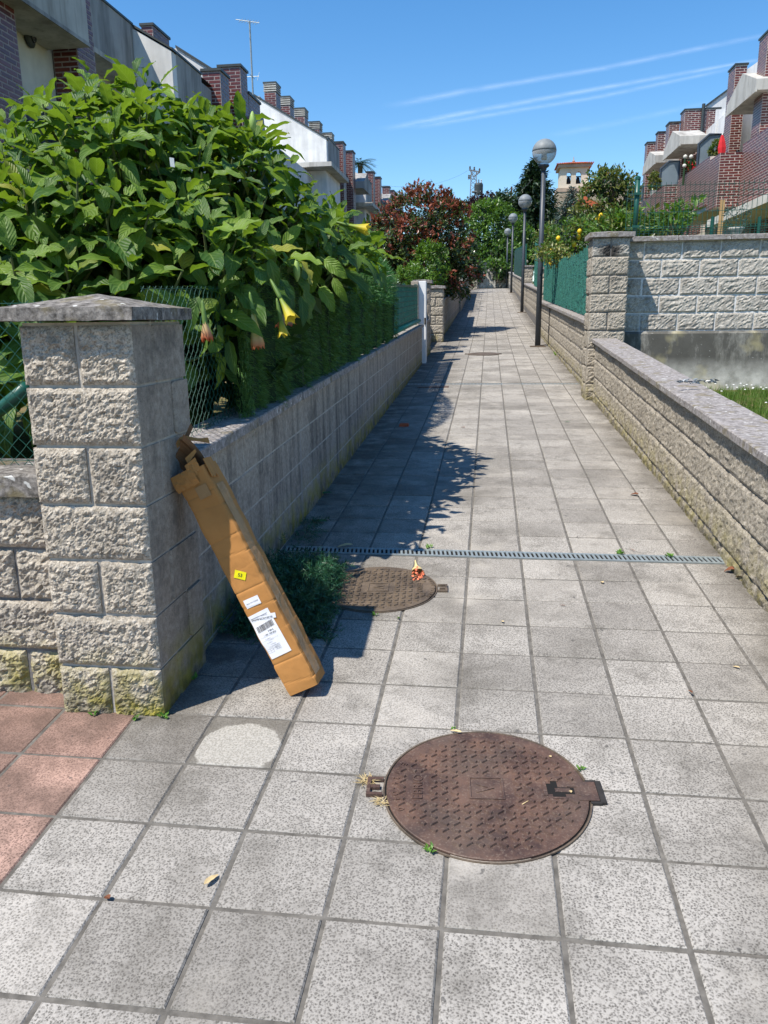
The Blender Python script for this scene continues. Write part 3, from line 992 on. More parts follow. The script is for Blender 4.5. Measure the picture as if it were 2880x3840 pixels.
inn.build('hollow_end', M['card_in'], carton)
def sheet(name, fn, nu, nv, mat, th=.003, parent=carton):
    m_ = MB()
    g = {}
    for side in (0, 1):
        for j in range(nv + 1):
            for i in range(nu + 1):
                g[i, j, side] = len(m_.v)
                p = Vector(fn(i / nu, j / nv))
                q = Vector(fn(min(1, i / nu + .02), j / nv)) - Vector(fn(max(0, i / nu - .02), j / nv))
                r_ = Vector(fn(i / nu, min(1, j / nv + .02))) - Vector(fn(i / nu, max(0, j / nv - .02)))
                nn = q.cross(r_).normalized()
                m_.v.append(tuple(p + nn * th * (side - .5)))
    for j in range(nv):
        for i in range(nu):
            m_.f.append((g[i, j, 1], g[i + 1, j, 1], g[i + 1, j + 1, 1], g[i, j + 1, 1])); m_.m.append(0)
            m_.f.append((g[i, j, 0], g[i, j + 1, 0], g[i + 1, j + 1, 0], g[i + 1, j, 0])); m_.m.append(0)
    for i in range(nu):
        m_.f.append((g[i, 0, 0], g[i + 1, 0, 0], g[i + 1, 0, 1], g[i, 0, 1])); m_.m.append(0)
        m_.f.append((g[i, nv, 1], g[i + 1, nv, 1], g[i + 1, nv, 0], g[i, nv, 0])); m_.m.append(0)
    for j in range(nv):
        m_.f.append((g[0, j, 1], g[0, j + 1, 1], g[0, j + 1, 0], g[0, j, 0])); m_.m.append(0)
        m_.f.append((g[nu, j, 0], g[nu, j + 1, 0], g[nu, j + 1, 1], g[nu, j, 1])); m_.m.append(0)
    return m_.build(name, mat, parent)
jag = lambda k, a, b: a * noise.noise(Vector((k * 9, b, 0))) + a * .5 * noise.noise(Vector((k * 27, b, 3)))
# folded-over rim at the torn end
sheet('folded_flap', lambda a, b: bp(-.006 + a * .098, BL + .010 - b * (.064 + jag(a, .010, 1)), -.007 - .006 * math.sin(b * 3) + .003 * noise.noise(Vector((a * 7, b * 7, 2)))), 12, 6, M['card'])
sheet('folded_flap', lambda a, b: bp(.070 + a * .046, BL + .026 + .012 * a - b * (.052 + jag(a, .012, 5)), -.010 + .012 * a + .004 * noise.noise(Vector((a * 7, b * 7, 8)))), 8, 6, M['card'])
sheet('folded_flap', lambda a, b: bp(BWD + .006 + .004 * math.sin(a * 5), BL + .02 - b * (.075 + jag(a, .018, 9)), .004 + a * .085), 8, 6, M['card'])
# torn flap standing up at the back and curling over
sheet('torn_flap', lambda a, b: bp(-.004 + a * (.112 - .01 * b) + .012 * b, BL - .01 + b * (.145 + jag(a, .022, 12)) * (.55 + .45 * a), BWD - .012 - .085 * b * b + .018 * math.sin(a * 5)), 12, 8, M['card_in'])
sheet('torn_flap', lambda a, b: bp(.050 + a * .110, BL + .104 + .010 * math.sin(a * 4) - .03 * a * a + b * (.018 + .008 * math.sin(a * 7)), BWD - .085 + .04 * a + .01 * b), 12, 4, M['card'])
sheet('torn_strip', lambda a, b: bp(.060 + a * .060, BL + .100 + a * .050 + b * .020, BWD - .045 + .02 * a), 10, 3, M['card_in'])
sheet('torn_strip', lambda a, b: bp(.075 + a * .045, BL + .028 + a * .028 + b * (.024 - .012 * a), .012 + .02 * a), 10, 3, M['card'])
# tape along the narrow side and over the folds
sheet('tape_strip', lambda a, b: tuple(secpt(1, .12 + .50 * a, 0, .035 + b * (BL - .12)) + bw_ * .0016), 4, 60, M['tape'], .0008)
sheet('tape_strip', lambda a, b: bp(.060 + a * .05, BL - .115 + b * .05, -.0045), 5, 5, M['tape'], .0008)
def face_at(u, v):        # point on the labelled face surface
    k = u / BWD
    return secpt(0, min(.97, max(0.02, k)), 0, v) - bd_ * .0018
def patch(name, u0, u1, v0, v1, mat, tilt=0, lift=0, parent=carton, nu=8, nv=10):
    cu, cv = (u0 + u1) / 2, (v0 + v1) / 2
    ca, sa = math.cos(tilt), math.sin(tilt)
    def fn(a, b):
        du, dv = (a - .5) * (u1 - u0), (b - .5) * (v1 - v0)
        return face_at(cu + du * ca - dv * sa, cv + du * sa + dv * ca) - bd_ * lift
    return sheet(name, fn, nu, nv, mat, .0006, parent)
ys_ = patch('yellow_label', .036, .082, .498, .530, M['yellow'], R(-38))
patch('white_label', .020, .084, .383, .418, M['paper'], R(-1))
big = patch('shipping_label', .008, .100, .165, .355, M['paper'], R(2), nv=24)
patch('shipping_label', .045, .114, .316, .336, M['paper'], R(-14), .0006)
def face_text(body, size, u, v, rot, mat, lift=.0013):
    me = text_mesh(body, size, .0002)
    out = []
    ca, sa = math.cos(rot), math.sin(rot)
    for vert in me.vertices:
        x, y, z = vert.co
        du, dv = x * ca - y * sa, x * sa + y * ca
        p = face_at(u + du, v + dv) - bd_ * (lift + z) - wloc(carton)
        vert.co = p
    me.materials.append(mat)
    return mobj('lettering', me, carton)
face_text('53', .019, .059, .514, R(-38), M['ink'])
face_text('delivery note inside', .0066, .052, .400, R(180), M['ink_grey'])
face_text('ES-SEU-0C39-SNTNT', .0098, .055, .327, R(168), M['ink'])
face_text('15.24.00045', .0055, .070, .336, R(168), M['ink_grey'])
face_text('7328 0051 1851 1', .0075, .057, .262, R(180), M['ink'])
face_text('9-08-0', .009, .066, .273, R(180), M['ink'])
for q in range(6): face_text('to: calle 18 - 39', .0036, .040 + .010 * (q % 2), .246 - q * .0085, R(180), M['ink_grey'])
for q in range(4): face_text('ref 0045 peso 2', .0038, .062, .213 - q * .006, R(180), M['ink_grey'])
bars = MB()
u = .016
rq = random.Random(2)
while u < .090:
    w = rq.choice([.0006, .001, .0016])
    a, b = u, u + w
    sk = .10
    q = [face_at(a, .281 + (a - .05) * sk), face_at(b, .281 + (b - .05) * sk), face_at(b, .306 + (b - .05) * sk), face_at(a, .306 + (a - .05) * sk)]
    q = [p - bd_ * .0010 for p in q]
    bars.add([tuple(p) for p in q] + [tuple(p - bd_ * .0003) for p in q], [(0, 1, 2, 3), (7, 6, 5, 4)])
    u += w + rq.choice([.0007, .001, .0015])
stuff(bars.build('barcode_bar', M['ink'], carton))
grid_ = MB()
for (u0, u1, v0, v1) in ((.013, .040, .1885, .1893), (.013, .040, .197, .1978), (.013, .040, .205, .2058), (.013, .0138, .1885, .2058), (.026, .0268, .1885, .2058), (.040, .0408, .1885, .2058), (.014, .082, .2550, .2556), (.014, .082, .2405, .2410), (.011, .085, .3385, .3405)):
    q = [face_at(u0, v0), face_at(u1, v0), face_at(u1, v1), face_at(u0, v1)]
    q = [p - bd_ * .0010 for p in q]
    grid_.add([tuple(p) for p in q], [(0, 1, 2, 3)])
stuff(grid_.build('printed_line', M['ink_grey'], carton))

# ------------------------------------------------------------------ needles / artificial hedge
def m_leaf(name, a, b, trans=.35, rough=.45, spec=.4, tcol=None, sc_=3.0):
    t = NT(name)
    f = t.math('ADD', t.math('MULTIPLY', t.island(), .65), t.math('MULTIPLY', t.noise(sc_, 2), .45))
    c = t.ramp(f, a, b, .15, .95)
    t.done(c, rough, None, spec)
    if trans:
        tr = t.n('BsdfTranslucent')
        tc = t.mix(.55, c, tcol or (b[0] * 1.5, b[1] * 1.45, b[2] * .5))
        t.l(tc, tr.inputs[0])
        mx = t.n('MixShader'); mx.inputs[0].default_value = trans
        t.l(t.b.outputs[0], mx.inputs[1]); t.l(tr.outputs[0], mx.inputs[2]); t.l(mx.outputs[0], t.out.inputs[0])
    return t.mat
M['needle'] = m_leaf('artificial_needles', (.045, .115, .030), (.15, .29, .075), .15, .5, .35)
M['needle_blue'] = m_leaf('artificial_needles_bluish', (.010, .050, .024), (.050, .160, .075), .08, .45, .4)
M['needle_back'] = m_flat('hedge_backing', (.014, .042, .014), .8, .4, 20)
def needle(mb, p, d, L, w, up=None):
    d = d.normalized()
    s_ = d.cross(up if up is not None else Vector((rnd.uniform(-1, 1), rnd.uniform(-1, 1), rnd.uniform(-1, 1))))
    if s_.length < 1e-4: s_ = d.orthogonal()
    s_.normalize()
    a = p + s_ * w; b = p - s_ * w; c = p + d * L
    k = len(mb.v)
    mb.v += [tuple(a), tuple(b), tuple(c)]
    mb.f.append((k, k + 1, k + 2)); mb.m.append(0)
def sprig(mb, p, d, L, n, nl, w, rg):      # a twig carrying needles
    d = d.normalized()
    s_ = d.orthogonal().normalized(); t_ = d.cross(s_)
    for i in range(n):
        f = (i + .5) / n
        a = rg.uniform(0, 6.283)
        o = (s_ * math.cos(a) + t_ * math.sin(a))
        needle(mb, p + d * (L * f), d * .75 + o, nl * rg.uniform(.7, 1.2), w)
hd = thing('artificial_hedge', 'roll of dark green artificial conifer hedge tied along the fence on the left wall', 'hedge', (-1.3, 7, WLZ(7)))
rg = random.Random(21)
hx = lambda y, z: -1.268 + .022 * math.sin(y * 7.3) + .040 * math.sin(y * 19 + z * 2 + 1.5 * math.sin(y * 3)) + .012 * math.sin(y * 41)
HT = lambda y: WLZ(y) + .60 + .16 * min(1, max(0, (y - 3.9) / 1.2)) + .04 * math.sin(y * 3)
bk = MB()
ysn = [3.98 + (10.55 - 3.98) * i / 90 for i in range(91)]
for y in ysn:
    for z in (0, .5, 1):
        zz = WLZ(y) + .005 + (HT(y) - WLZ(y)) * z
        bk.v.append((hx(y, zz) - .025, y, zz))
for j in range(90):
    for k in range(2):
        a = j * 3 + k
        bk.f.append((a, a + 3, a + 4, a + 1)); bk.m.append(0)
bk.build('backing_net', M['needle_back'], hd)
nd = MB()
for i in range(15000):
    y = 3.95 + (10.55 - 3.95) * (rg.random() ** 1.25)
    z = WLZ(y) - .02 + (HT(y) - WLZ(y) + .03) * rg.random()
    p = Vector((hx(y, z) + rg.uniform(-.02, .012), y, z))
    d = Vector((.75 + rg.uniform(-.3, .5), rg.uniform(-1.1, .4), rg.uniform(-.7, .35)))
    L = rg.uniform(.035, .065)
    needle(nd, p, d, L, .0022 if y < 6 else .004)
    needle(nd, p + Vector((0, .008, -.006)), d + Vector((.2, .5, -.4)), L * .8, .0022 if y < 6 else .004)
for i in range(2600):     # loose fringe at the cut end and top
    if i % 2:
        y = 3.90 + rg.uniform(0, .14); z = WLZ(y) - .10 + rg.random() * .82
        d = Vector((.3, -1 + rg.uniform(-.4, .4), rg.uniform(-.9, .5)))
    else:
        y = rg.uniform(3.95, 10.5); z = HT(y) + rg.uniform(-.03, .02); d = Vector((rg.uniform(-.2, .8), rg.uniform(-.6, .5), rg.uniform(.1, .9)))
    needle(nd, Vector((hx(y, z) + rg.uniform(-.01, .03), y, z)), d, rg.uniform(.04, .08), .0025)
stuff(nd.build('needles', M['needle'], hd))
# bushy sunlit top near the far end
tp = MB()
for i in range(5200):
    a, b = rg.uniform(0, 6.283), math.acos(rg.uniform(-.5, 1))
    n_ = Vector((math.sin(b) * math.cos(a), math.sin(b) * math.sin(a), math.cos(b)))
    c = Vector((-1.36, 8.95, 1.95))
    p = c + Vector((n_.x * .23, n_.y * 1.35, n_.z * (.36 - .07 * n_.y)))
    p += n_ * rg.uniform(-.05, .03)
    needle(tp, p, n_ + Vector((rg.uniform(-.8, .8), rg.uniform(-.8, .8), rg.uniform(-.5, .8))), rg.uniform(.05, .10), .0055)
M['needle_lit'] = m_leaf('sunlit_needles', (.03, .10, .025), (.075, .22, .055), .25, .4, .5)  # lit copy of the needle colour for the sunlit hedge top
stuff(tp.build('needles', M['needle_lit'], hd))

pile = thing('artificial_hedge_offcut', 'rumpled heap of leftover artificial conifer hedge on the tiles behind the carton', 'hedge offcut', (-.85, 3.72, zp(3.7)))
pm = MB()
for i in range(1350):
    u, v_ = rg.random(), rg.random()
    y = 3.22 + .90 * v_; x = -1.17 + (.44 - .07 * v_) * u
    e = min(u, 1 - u, v_, 1 - v_)
    h = (.09 + .16 * math.sin(min(1, v_ * 1.2) * 3.0) * .7) * min(1, e * 5 + .15) * (.75 + .5 * noise.noise(Vector((x * 7, y * 6, 0))))
    h = max(.015, h)
    z = zp(y) + h * rg.uniform(.45, 1.0)
    d = Vector((rg.uniform(-.5, 1.0), rg.uniform(-1, .6), rg.uniform(-.35, .55)))
    sprig(pm, Vector((x, y, z)), d, rg.uniform(.06, .12), 16, .036, .0026, rg)
for i in range(60):        # stray sprigs by the wall
    y = rg.uniform(3.9, 5.0); x = -1.19 + rg.uniform(0, .12)
    sprig(pm, Vector((x, y, zp(y) + rg.uniform(.01, .10) * max(0, 1 - (y - 4.2)))), Vector((rg.uniform(-.2, 1), rg.uniform(-.6, .6), rg.uniform(-.1, .3))), .09, 16, .032, .0019, rg)
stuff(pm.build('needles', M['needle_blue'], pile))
pb = MB()
N = 14
for j in range(N + 1):
    for i in range(N + 1):
        u, v_ = i / N, j / N
        y = 3.26 + .82 * v_; x = -1.16 + (.40 - .07 * v_) * u
        e = min(u, 1 - u, v_, 1 - v_)
        h = (.09 + .16 * math.sin(min(1, v_ * 1.2) * 3.0) * .7) * min(1, e * 5) * (.75 + .5 * noise.noise(Vector((x * 7, y * 6, 0)))) * .75
        pb.v.append((x, y, zp(y) + max(.002, h)))
for j in range(N):
    for i in range(N):
        a = j * (N + 1) + i
        pb.f.append((a, a + 1, a + N + 2, a + N + 1)); pb.m.append(0)
pb.build('backing_net', M['needle_back'], pile)

# ------------------------------------------------------------------ chain link fences
def chainlink(t, P0, P1, H, pitch_=.058, r=.0013, up=Vector((0, 0, 1))):
    P0, P1 = Vector(P0), Vector(P1)
    L = (P1 - P0).length; d = (P1 - P0).normalized()
    nrm = d.cross(up)
    mb = MB()
    k = -int(H / pitch_) - 1
    n = int(L / pitch_) + 1
    for i in range(k, n + 1):
        for sgn in (1, -1):
            pts = []
            s0 = i * pitch_ if sgn == 1 else (i * pitch_ + H)
            m = int(H / (pitch_ / 2)) + 1
            for q in range(m + 1):
                z = min(H, q * pitch_ / 2)
                s_ = s0 + sgn * z
                if 0 <= s_ <= L:
                    pts.append(P0 + d * s_ + up * z + nrm * (.0018 * sgn * (1 if q % 2 else -1)))
            if len(pts) > 1: mb.tube(pts, r, 4, cap=False)
    for z in (0.02, H * .52, H - .01):
        mb.tube([P0 + up * z, P1 + up * z], r * 1.3, 4)
    return stuff(mb.build('wire_mesh', M['green_metal'], t))
cz_ = pz + 4 * pitch + .085
f1 = thing('chain_link_fence', 'green chain-link fence on the low wall left of the nearest pillar', 'fence', (-3, 2.78, cz_))
chainlink(f1, (-4.8, 2.78, cz_), (-1.60, 2.78, cz_), .62)
for x in (-4.75, -3.2):
    mb = MB(); mb.tube([(x, 2.80, cz_), (x, 2.80, cz_ + .68)], .022, 10); mb.build('post', M['green_metal'], f1)
mb = MB(); mb.box(-1.64, -1.585, 2.765, 2.795, cz_ + .055, cz_ + .085); mb.build('clip', M['green_metal'], f1)
f2 = thing('chain_link_fence', 'green chain-link fence on the left wall between the nearest pillar and the artificial hedge', 'fence', (-1.33, 3.5, WLZ(3.5)))
chainlink(f2, (-1.33, 2.97, WLZ(2.97)), (-1.33, 4.6, WLZ(4.6)), .66)
mb = MB(); mb.tube([(-1.36, 4.35, WLZ(4.3)), (-1.36, 4.35, WLZ(4.3) + .75)], .02, 10); mb.build('post', M['green_metal'], f2)
tb = MB()
p0, p1 = at(-25, 905, 3.05), at(58, 838, 2.98)
tb.tube([p0, (p0 + p1) / 2, p1], .028, 14)
tag(tb.build('drain_tube', M['green_metal'], None, True), 'short fat green tube lying slantwise behind the chain-link fence at the picture edge', 'tube', kind='thing')

# ------------------------------------------------------------------ green slat panel + white gate post
gp_ = thing('slat_fence', 'dark green slatted plastic fence panel between artificial hedge and white gate post', 'fence', (-1.30, 12.3, WLZ(12.3)))
ya, yb = 10.5, 14.55
def gtop(y): return 2.02 + .037 * (y - 9.5)
sm_ = None
y = ya
k = 0
while y < yb - .05:
    w = .105
    mb = MB()
    z0, z1 = WLZ(y) + .07, gtop(y) - .05
    x = -1.285 + .006 * math.sin(k * 1.7)
    bow = .012
    pr_ = [(-1, 0), (-.5, bow), (.5, bow), (1, 0)]
    cy = y + w / 2
    vs2 = []
    for zz in (z0, z1):
        for a, b in pr_: vs2.append((x + b, cy + a * w * .46, zz + .0386 * a * w * .46))
    for zz in (z0, z1):
        for a, b in pr_: vs2.append((x + b - .003, cy + a * w * .46, zz + .0386 * a * w * .46))
    fs = [(0, 1, 5, 4), (1, 2, 6, 5), (2, 3, 7, 6), (9, 8, 12, 13), (10, 9, 13, 14), (11, 10, 14, 15)]
    mb.add(vs2, fs)
    mb.build('slat', M['green_slat'], gp_)
    y += .112; k += 1
wr = MB()
for q in range(9):
    zoff = .06 + q * (gtop(12) - WLZ(12) - .1) / 8
    wr.tube([(-1.268, ya, WLZ(ya) + zoff), (-1.268, yb, WLZ(yb) + zoff * (gtop(yb) - WLZ(yb)) / (gtop(ya) - WLZ(ya)))], .004, 5)
stuff(wr.build('wire', M['green_metal'], gp_))
mb = MB(); mb.tube([(-1.25, ya, WLZ(ya) + .075), (-1.25, yb, WLZ(yb) + .075)], .034, 10); mb.build('bottom_roll', M['green_slat'], gp_, True)
mb = MB(); mb.box(-1.31, -1.25, ya, yb, 0, .03); 
mb.v = [(x, y, z + gtop(y) - .05) for x, y, z in mb.v]; mb.build('top_rail', M['green_metal'], gp_)
for y in (ya, (ya + yb) / 2, yb):
    mb = MB(); mb.box(-1.335, -1.295, y - .02, y + .02, WLZ(y), gtop(y)); mb.build('post', M['green_metal'], gp_)

gpst = thing('gate_post', 'white-faced gate post at the end of the green slatted fence', 'gate post', (-1.25, 14.9, zp(14.9)))
mb = MB(); mb.cbox(-1.42, -1.29, 14.76, 14.98, zp(14.8) - .05, 2.27, .008); mb.build('post_core', M['smooth'], gpst)
mb = MB(); mb.cbox(-1.287, -1.155, 14.86, 15.12, zp(14.9) - .05, 2.275, .006); mb.build('white_leaf', M['white'], gpst)
mb = MB(); mb.box(-1.18, -1.150, 14.84, 14.858, 1.50, 1.62); mb.build('latch', M['iron_dark'], gpst)
gt = MB(); gt.box(-1.50, -1.44, 15.13, 16.4, zp(15.5) + .05, 2.15)
tag(gt.build('garden_gate', M['green_dark']), 'dark sheet-metal garden gate behind the white gate post', 'gate', kind='thing')

# ------------------------------------------------------------------ lamp posts
def m_globe(name):
    t = NT(name)
    t.done((.50, .53, .54), .16, None, .5)
    tr = t.n('BsdfTransparent'); tr.inputs[0].default_value = (.93, .95, .96, 1)
    fr = t.n('LayerWeight'); fr.inputs[0].default_value = .35
    mx = t.n('MixShader'); t.l(t.math('ADD', t.math('MULTIPLY', fr.outputs['Facing'], .45), .45), mx.inputs[0])
    t.l(tr.outputs[0], mx.inputs[1]); t.l(t.b.outputs[0], mx.inputs[2]); t.l(mx.outputs[0], t.out.inputs[0])
    return t.mat
M['globe'] = m_globe('dusty_clear_globe')
M['globe_top'] = m_flat('grey_globe_top', (.20, .225, .23), .55, .2, 8, spec=.35)
def lamp_post(x, y, label, z=None, H=4.33, rg_=.255):
    z = zp(y) if z is None else z
    t = thing('lamp_post', label, 'street lamp', (x, y, z), 'globe lamp posts along the path')
    mb = MB(); mb.cbox(x - .17, x + .17, y - .17, y + .17, z - .02, z + .018, .004); mb.build('base_plate', M['rust2'], t)
    hp = H - 2 * rg_ - .10
    mb = MB(); mb.tube([(x, y, z), (x, y, z + hp * .45), (x, y, z + hp)], [.063, .058, .046], 16); mb.build('pole', M['grey_lamp'], t, True)
    mb = MB(); mb.lathe([(.05, 0), (.06, .02), (.065, .05), (.10, .07), (.115, .085), (.115, .115), (.09, .12)], (x, y, z + hp - .02), 20); mb.build('collar', M['grey_lamp'], t, True)
    c = (x, y, z + H - rg_)
    lo = MB(); lo.lathe([(rg_ * math.cos(R(a)), rg_ * math.sin(R(a))) for a in range(-68, 5, 6)], c, 32)
    lo.f = lo.f[:-2]; lo.m = lo.m[:-2]
    lo.build('globe', M['globe'], t, True)
    up = MB(); up.lathe([(rg_ * 1.012 * math.cos(R(a)), rg_ * 1.012 * math.sin(R(a))) for a in list(range(2, 90, 8)) + [89]], c, 32)
    up.build('globe_top', M['globe_top'], t, True)
    bl = MB(); bl.lathe([(.055, -.16), (.06, -.1), (.045, .02), (.02, .05)], c, 14); bl.build('lamp_bulb', M['white'], t, True)
    return t
l1 = lamp_post(1.115, 18.29, 'nearest dark grey lamp post with globe, beside the green screened fence')
mb = MB(); 
mb.tube([(1.06, 18.3, zp(18.3) + .025), (1.25, 18.26, zp(18.3) + .03), (1.345, 18.25, zp(18.3) + .06), (1.352, 18.25, zp(18.3) + .5), (1.352, 18.25, RW2(18.25) - .06)], .010, 6)
mb.build('cable', M['iron_dark'], l1)
lamp_post(1.293, 31.9, 'second globe lamp post along the path, counted from the camera')
lamp_post(1.270, 47.2, 'third globe lamp post along the path, counted from the camera')
lamp_post(1.30, 62.0, 'farthest and smallest globe lamp post, in front of the rubble wall', 3.86, 4.33)

# ------------------------------------------------------------------ foliage helpers
PXM = DS / FOC                       # metres per picture unit at one metre depth
def blob(x, y, rx_, rz_, Y, ry=None):
    c = at(x, y, Y)
    k = Y * 1.0 * PXM * 1.01
    return (c, Vector((rx_ * k, ry if ry else rx_ * k, rz_ * k)))
def rdir(g):
    while True:
        v = Vector((g.uniform(-1, 1), g.uniform(-1, 1), g.uniform(-1, 1)))
        if .05 < v.length < 1: return v.normalized()
def leaf_card(mb, p, d, nrm, L, W, mi=0):
    s_ = d.cross(nrm)
    if s_.length < 1e-4: s_ = d.orthogonal()
    s_.normalize(); nn = s_.cross(d).normalized()
    k = len(mb.v)
    m = p + d * (L * .45)
    mb.v += [tuple(p), tuple(m + s_ * W * .5 + nn * W * .16), tuple(p + d * L), tuple(m - s_ * W * .5 + nn * W * .16)]
    mb.f += [(k, k + 1, k + 2), (k, k + 2, k + 3)]; mb.m += [mi, mi]
def crown(t, blobs, n, L, W, mats, pick, g, clump=.22, per=22, name='crown', inner=.25, droop=.0, up=.35):
    mb = MB()
    ar = [b[1].x * b[1].z + b[1].x * b[1].y + b[1].y * b[1].z for b in blobs]
    tot = sum(ar)
    done = 0
    while done < n:
        q = g.uniform(0, tot); i = 0
        while q > ar[i]: q -= ar[i]; i += 1
        c, r_ = blobs[i]
        v = rdir(g)
        if v.y > .55 and g.random() < .7: continue
        f = 1.0 if g.random() > inner else g.uniform(.45, .9)
        f *= 1 + .16 * noise.noise(v * 2.3 + c)
        cp_ = c + Vector((v.x * r_.x, v.y * r_.y, v.z * r_.z)) * f
        shade = pick(cp_, v, g, f)
        m_ = per // 2 + g.randrange(per)
        axis = (v + Vector((0, 0, up)) + rdir(g) * .35).normalized()
        for k in range(m_):
            p = cp_ + rdir(g) * (clump * (g.random() ** .6))
            d = (axis * .7 + rdir(g) * .95 - Vector((0, 0, droop))).normalized()
            nn = (v * .6 + Vector((0, 0, .8)) + rdir(g) * .7).normalized()
            s_ = g.uniform(.7, 1.25)
            leaf_card(mb, p, d, nn, L * s_, W * s_, shade if g.random() < .82 else pick(p, v, g, f))
        done += m_
    return stuff(mb.build(name, mats, t))
def trunk(t, base, blobs, r0, g, mat, n=7, split=.45):
    c = sum((b[0] for b in blobs), Vector()) / len(blobs)
    base = Vector(base)
    fork = base.lerp(c, split)
    mb = MB(); mb.tube([base - Vector((0, 0, .15)), base.lerp(fork, .5) + rdir(g) * r0, fork], [r0, r0 * .8, r0 * .62], 9)
    for k in range(n):
        b = blobs[k % len(blobs)]
        e = b[0] + Vector((rdir(g).x * b[1].x, rdir(g).y * b[1].y, abs(rdir(g).z) * b[1].z)) * .7
        m = fork.lerp(e, .5) + rdir(g) * (e - fork).length * .12
        mb.tube([fork, m, e], [r0 * .5, r0 * .3, r0 * .1], 6)
    return mb.build('trunk', mat, t, True)
M['bark'] = m_flat('bark', (.085, .062, .045), .9, .4, 12, .6, 40, .01)
M['stem'] = m_flat('green_stem', (.10, .12, .045), .7, .3, 12)

# ------------------------------------------------------------------ angel's trumpet shrub on the left
def m_bigleaf(name):
    t = NT(name)
    f = t.math('ADD', t.math('MULTIPLY', t.island(), .6), t.math('MULTIPLY', t.noise(1.6, 2), .5))
    c = t.ramp(f, (.030, .090, .020), (.185, .300, .030), .25, .98)
    wn = t.n('TexWhiteNoise', noise_dimensions='1D'); t.l(t.island(), wn.inputs['W'])
    c = t.mix(t.math('MULTIPLY', t.step(wn.outputs['Value'], .93, .98), .75), c, (.36, .33, .04))
    uv = t.n('UVMap'); sx = t.n('SeparateXYZ'); t.l(uv.outputs[0], sx.inputs[0])
    au = t.math('ABSOLUTE', t.math('SUBTRACT', sx.outputs['X'], .5))
    mid = t.step(au, .045, .012)
    sv = t.math('SINE', t.math('MULTIPLY', t.math('SUBTRACT', t.math('MULTIPLY', sx.outputs['Y'], 8.0), t.math('MULTIPLY', au, 5.0)), 6.283))
    vein = t.math('MAXIMUM', mid, t.math('MULTIPLY', t.step(sv, .86, 1.0), .55))
    c = t.mix(t.math('MULTIPLY', vein, .5), c, (.26, .36, .10))
    edge = t.math('MULTIPLY', t.step(au, .40, .5), t.step(t.noise(26, 3), .56, .66))
    c = t.mix(t.math('MULTIPLY', edge, .6), c, (.24, .19, .05))
    nr = t.bump(t.math('ADD', t.math('MULTIPLY', sv, .30), t.noise(24, 4)), .5, .007)
    t.done(c, .5, nr, .35)
    tr = t.n('BsdfTranslucent'); t.l(t.mix(.65, c, (.30, .48, .02)), tr.inputs[0])
    mx = t.n('MixShader'); mx.inputs[0].default_value = .34
    t.l(t.b.outputs[0], mx.inputs[1]); t.l(tr.outputs[0], mx.inputs[2]); t.l(mx.outputs[0], t.out.inputs[0])
    return t.mat
M['bigleaf'] = m_bigleaf('broad_leaf')
def big_leaf(L, W, arch, wave, seed, nl=8, nw=4):
    mb = MB()
    ph = seed * 1.7
    for j in range(nl + 1):
        f = j / nl
        w = W * (math.sin(math.pi * min(1, f * .93 + .05)) ** .75) * (1.12 - .35 * f)
        if j == 0: w = W * .06
        if j == nl: w = .002
        yy = L * math.sin(f * arch) / max(arch, .01) if arch > .02 else L * f
        zz = -L * (1 - math.cos(f * arch)) / max(arch, .01) if arch > .02 else 0
        for i in range(nw + 1):
            s_ = (i / nw - .5) * 2
            x = s_ * w * .5
            z = zz + abs(s_) ** 1.2 * w * .17 + wave * 1.5 * abs(s_) * math.sin(f * 17 + ph + (0 if s_ > 0 else 2)) * W
            mb.v.append((x, yy, z))
    # petiole
    for j in range(nl):
        for i in range(nw):
            a = j * (nw + 1) + i
            mb.f.append((a, a + 1, a + nw + 2, a + nw + 1)); mb.m.append(0)
    b = len(mb.v)
    mb.v += [(-.003, 0, 0), (.003, 0, 0), (.003, -L * .16, .012), (-.003, -L * .16, .012)]
    mb.f.append((b, b + 1, b + 2, b + 3)); mb.m.append(0)
    return mb
gv = random.Random(77)
LV = [(big_leaf(1, .36 + .05 * (k % 3), .35 + .33 * (k % 4), .05 + .02 * (k % 3), k), k) for k in range(8)]
LVUV = [(i / 4, j / 8) for j in range(9) for i in range(5)] + [(.5, 0), (.5, 0), (.5, 0), (.5, 0)]
def leaf_uv(me):
    uv = me.uv_layers.new(name='UVMap'); n = len(LVUV)
    uv.data.foreach_set('uv', [c_ for lp in me.loops for c_ in LVUV[lp.vertex_index % n]])
LVM = [b.mesh('leaf', M['bigleaf'], True) for b, k in LV]
for me in LVM: leaf_uv(me)
shrub = thing('flowering_shrub', 'huge broad-leaved green shrub with hanging trumpet flowers behind the nearest pillar', 'shrub', (-2.2, 5.0, .85))
EL = [(Vector((-2.20, 5.0, 1.90)), Vector((1.05, 1.15, 1.02))),
      (Vector((-1.74, 5.05, 1.96)), Vector((.65, .95, .78))),
      (Vector((-1.38, 6.05, 1.98)), Vector((.48, 1.30, .40))),
      (Vector((-3.25, 4.7, 1.72)), Vector((.95, 1.0, .74))),
      (Vector((-1.60, 4.25, 1.80)), Vector((.42, .50, .42))),
      (Vector((-2.3, 3.95, 1.65)), Vector((1.0, .55, .65)))]
def inside(p, skip, k=.93):
    for i, (c, r_) in enumerate(EL):
        if i == skip: continue
        q = p - c
        if (q.x / r_.x) ** 2 + (q.y / r_.y) ** 2 + (q.z / r_.z) ** 2 < k * k: return True
    return False
leaves = []
stems = MB()
tips = []
tries = 0
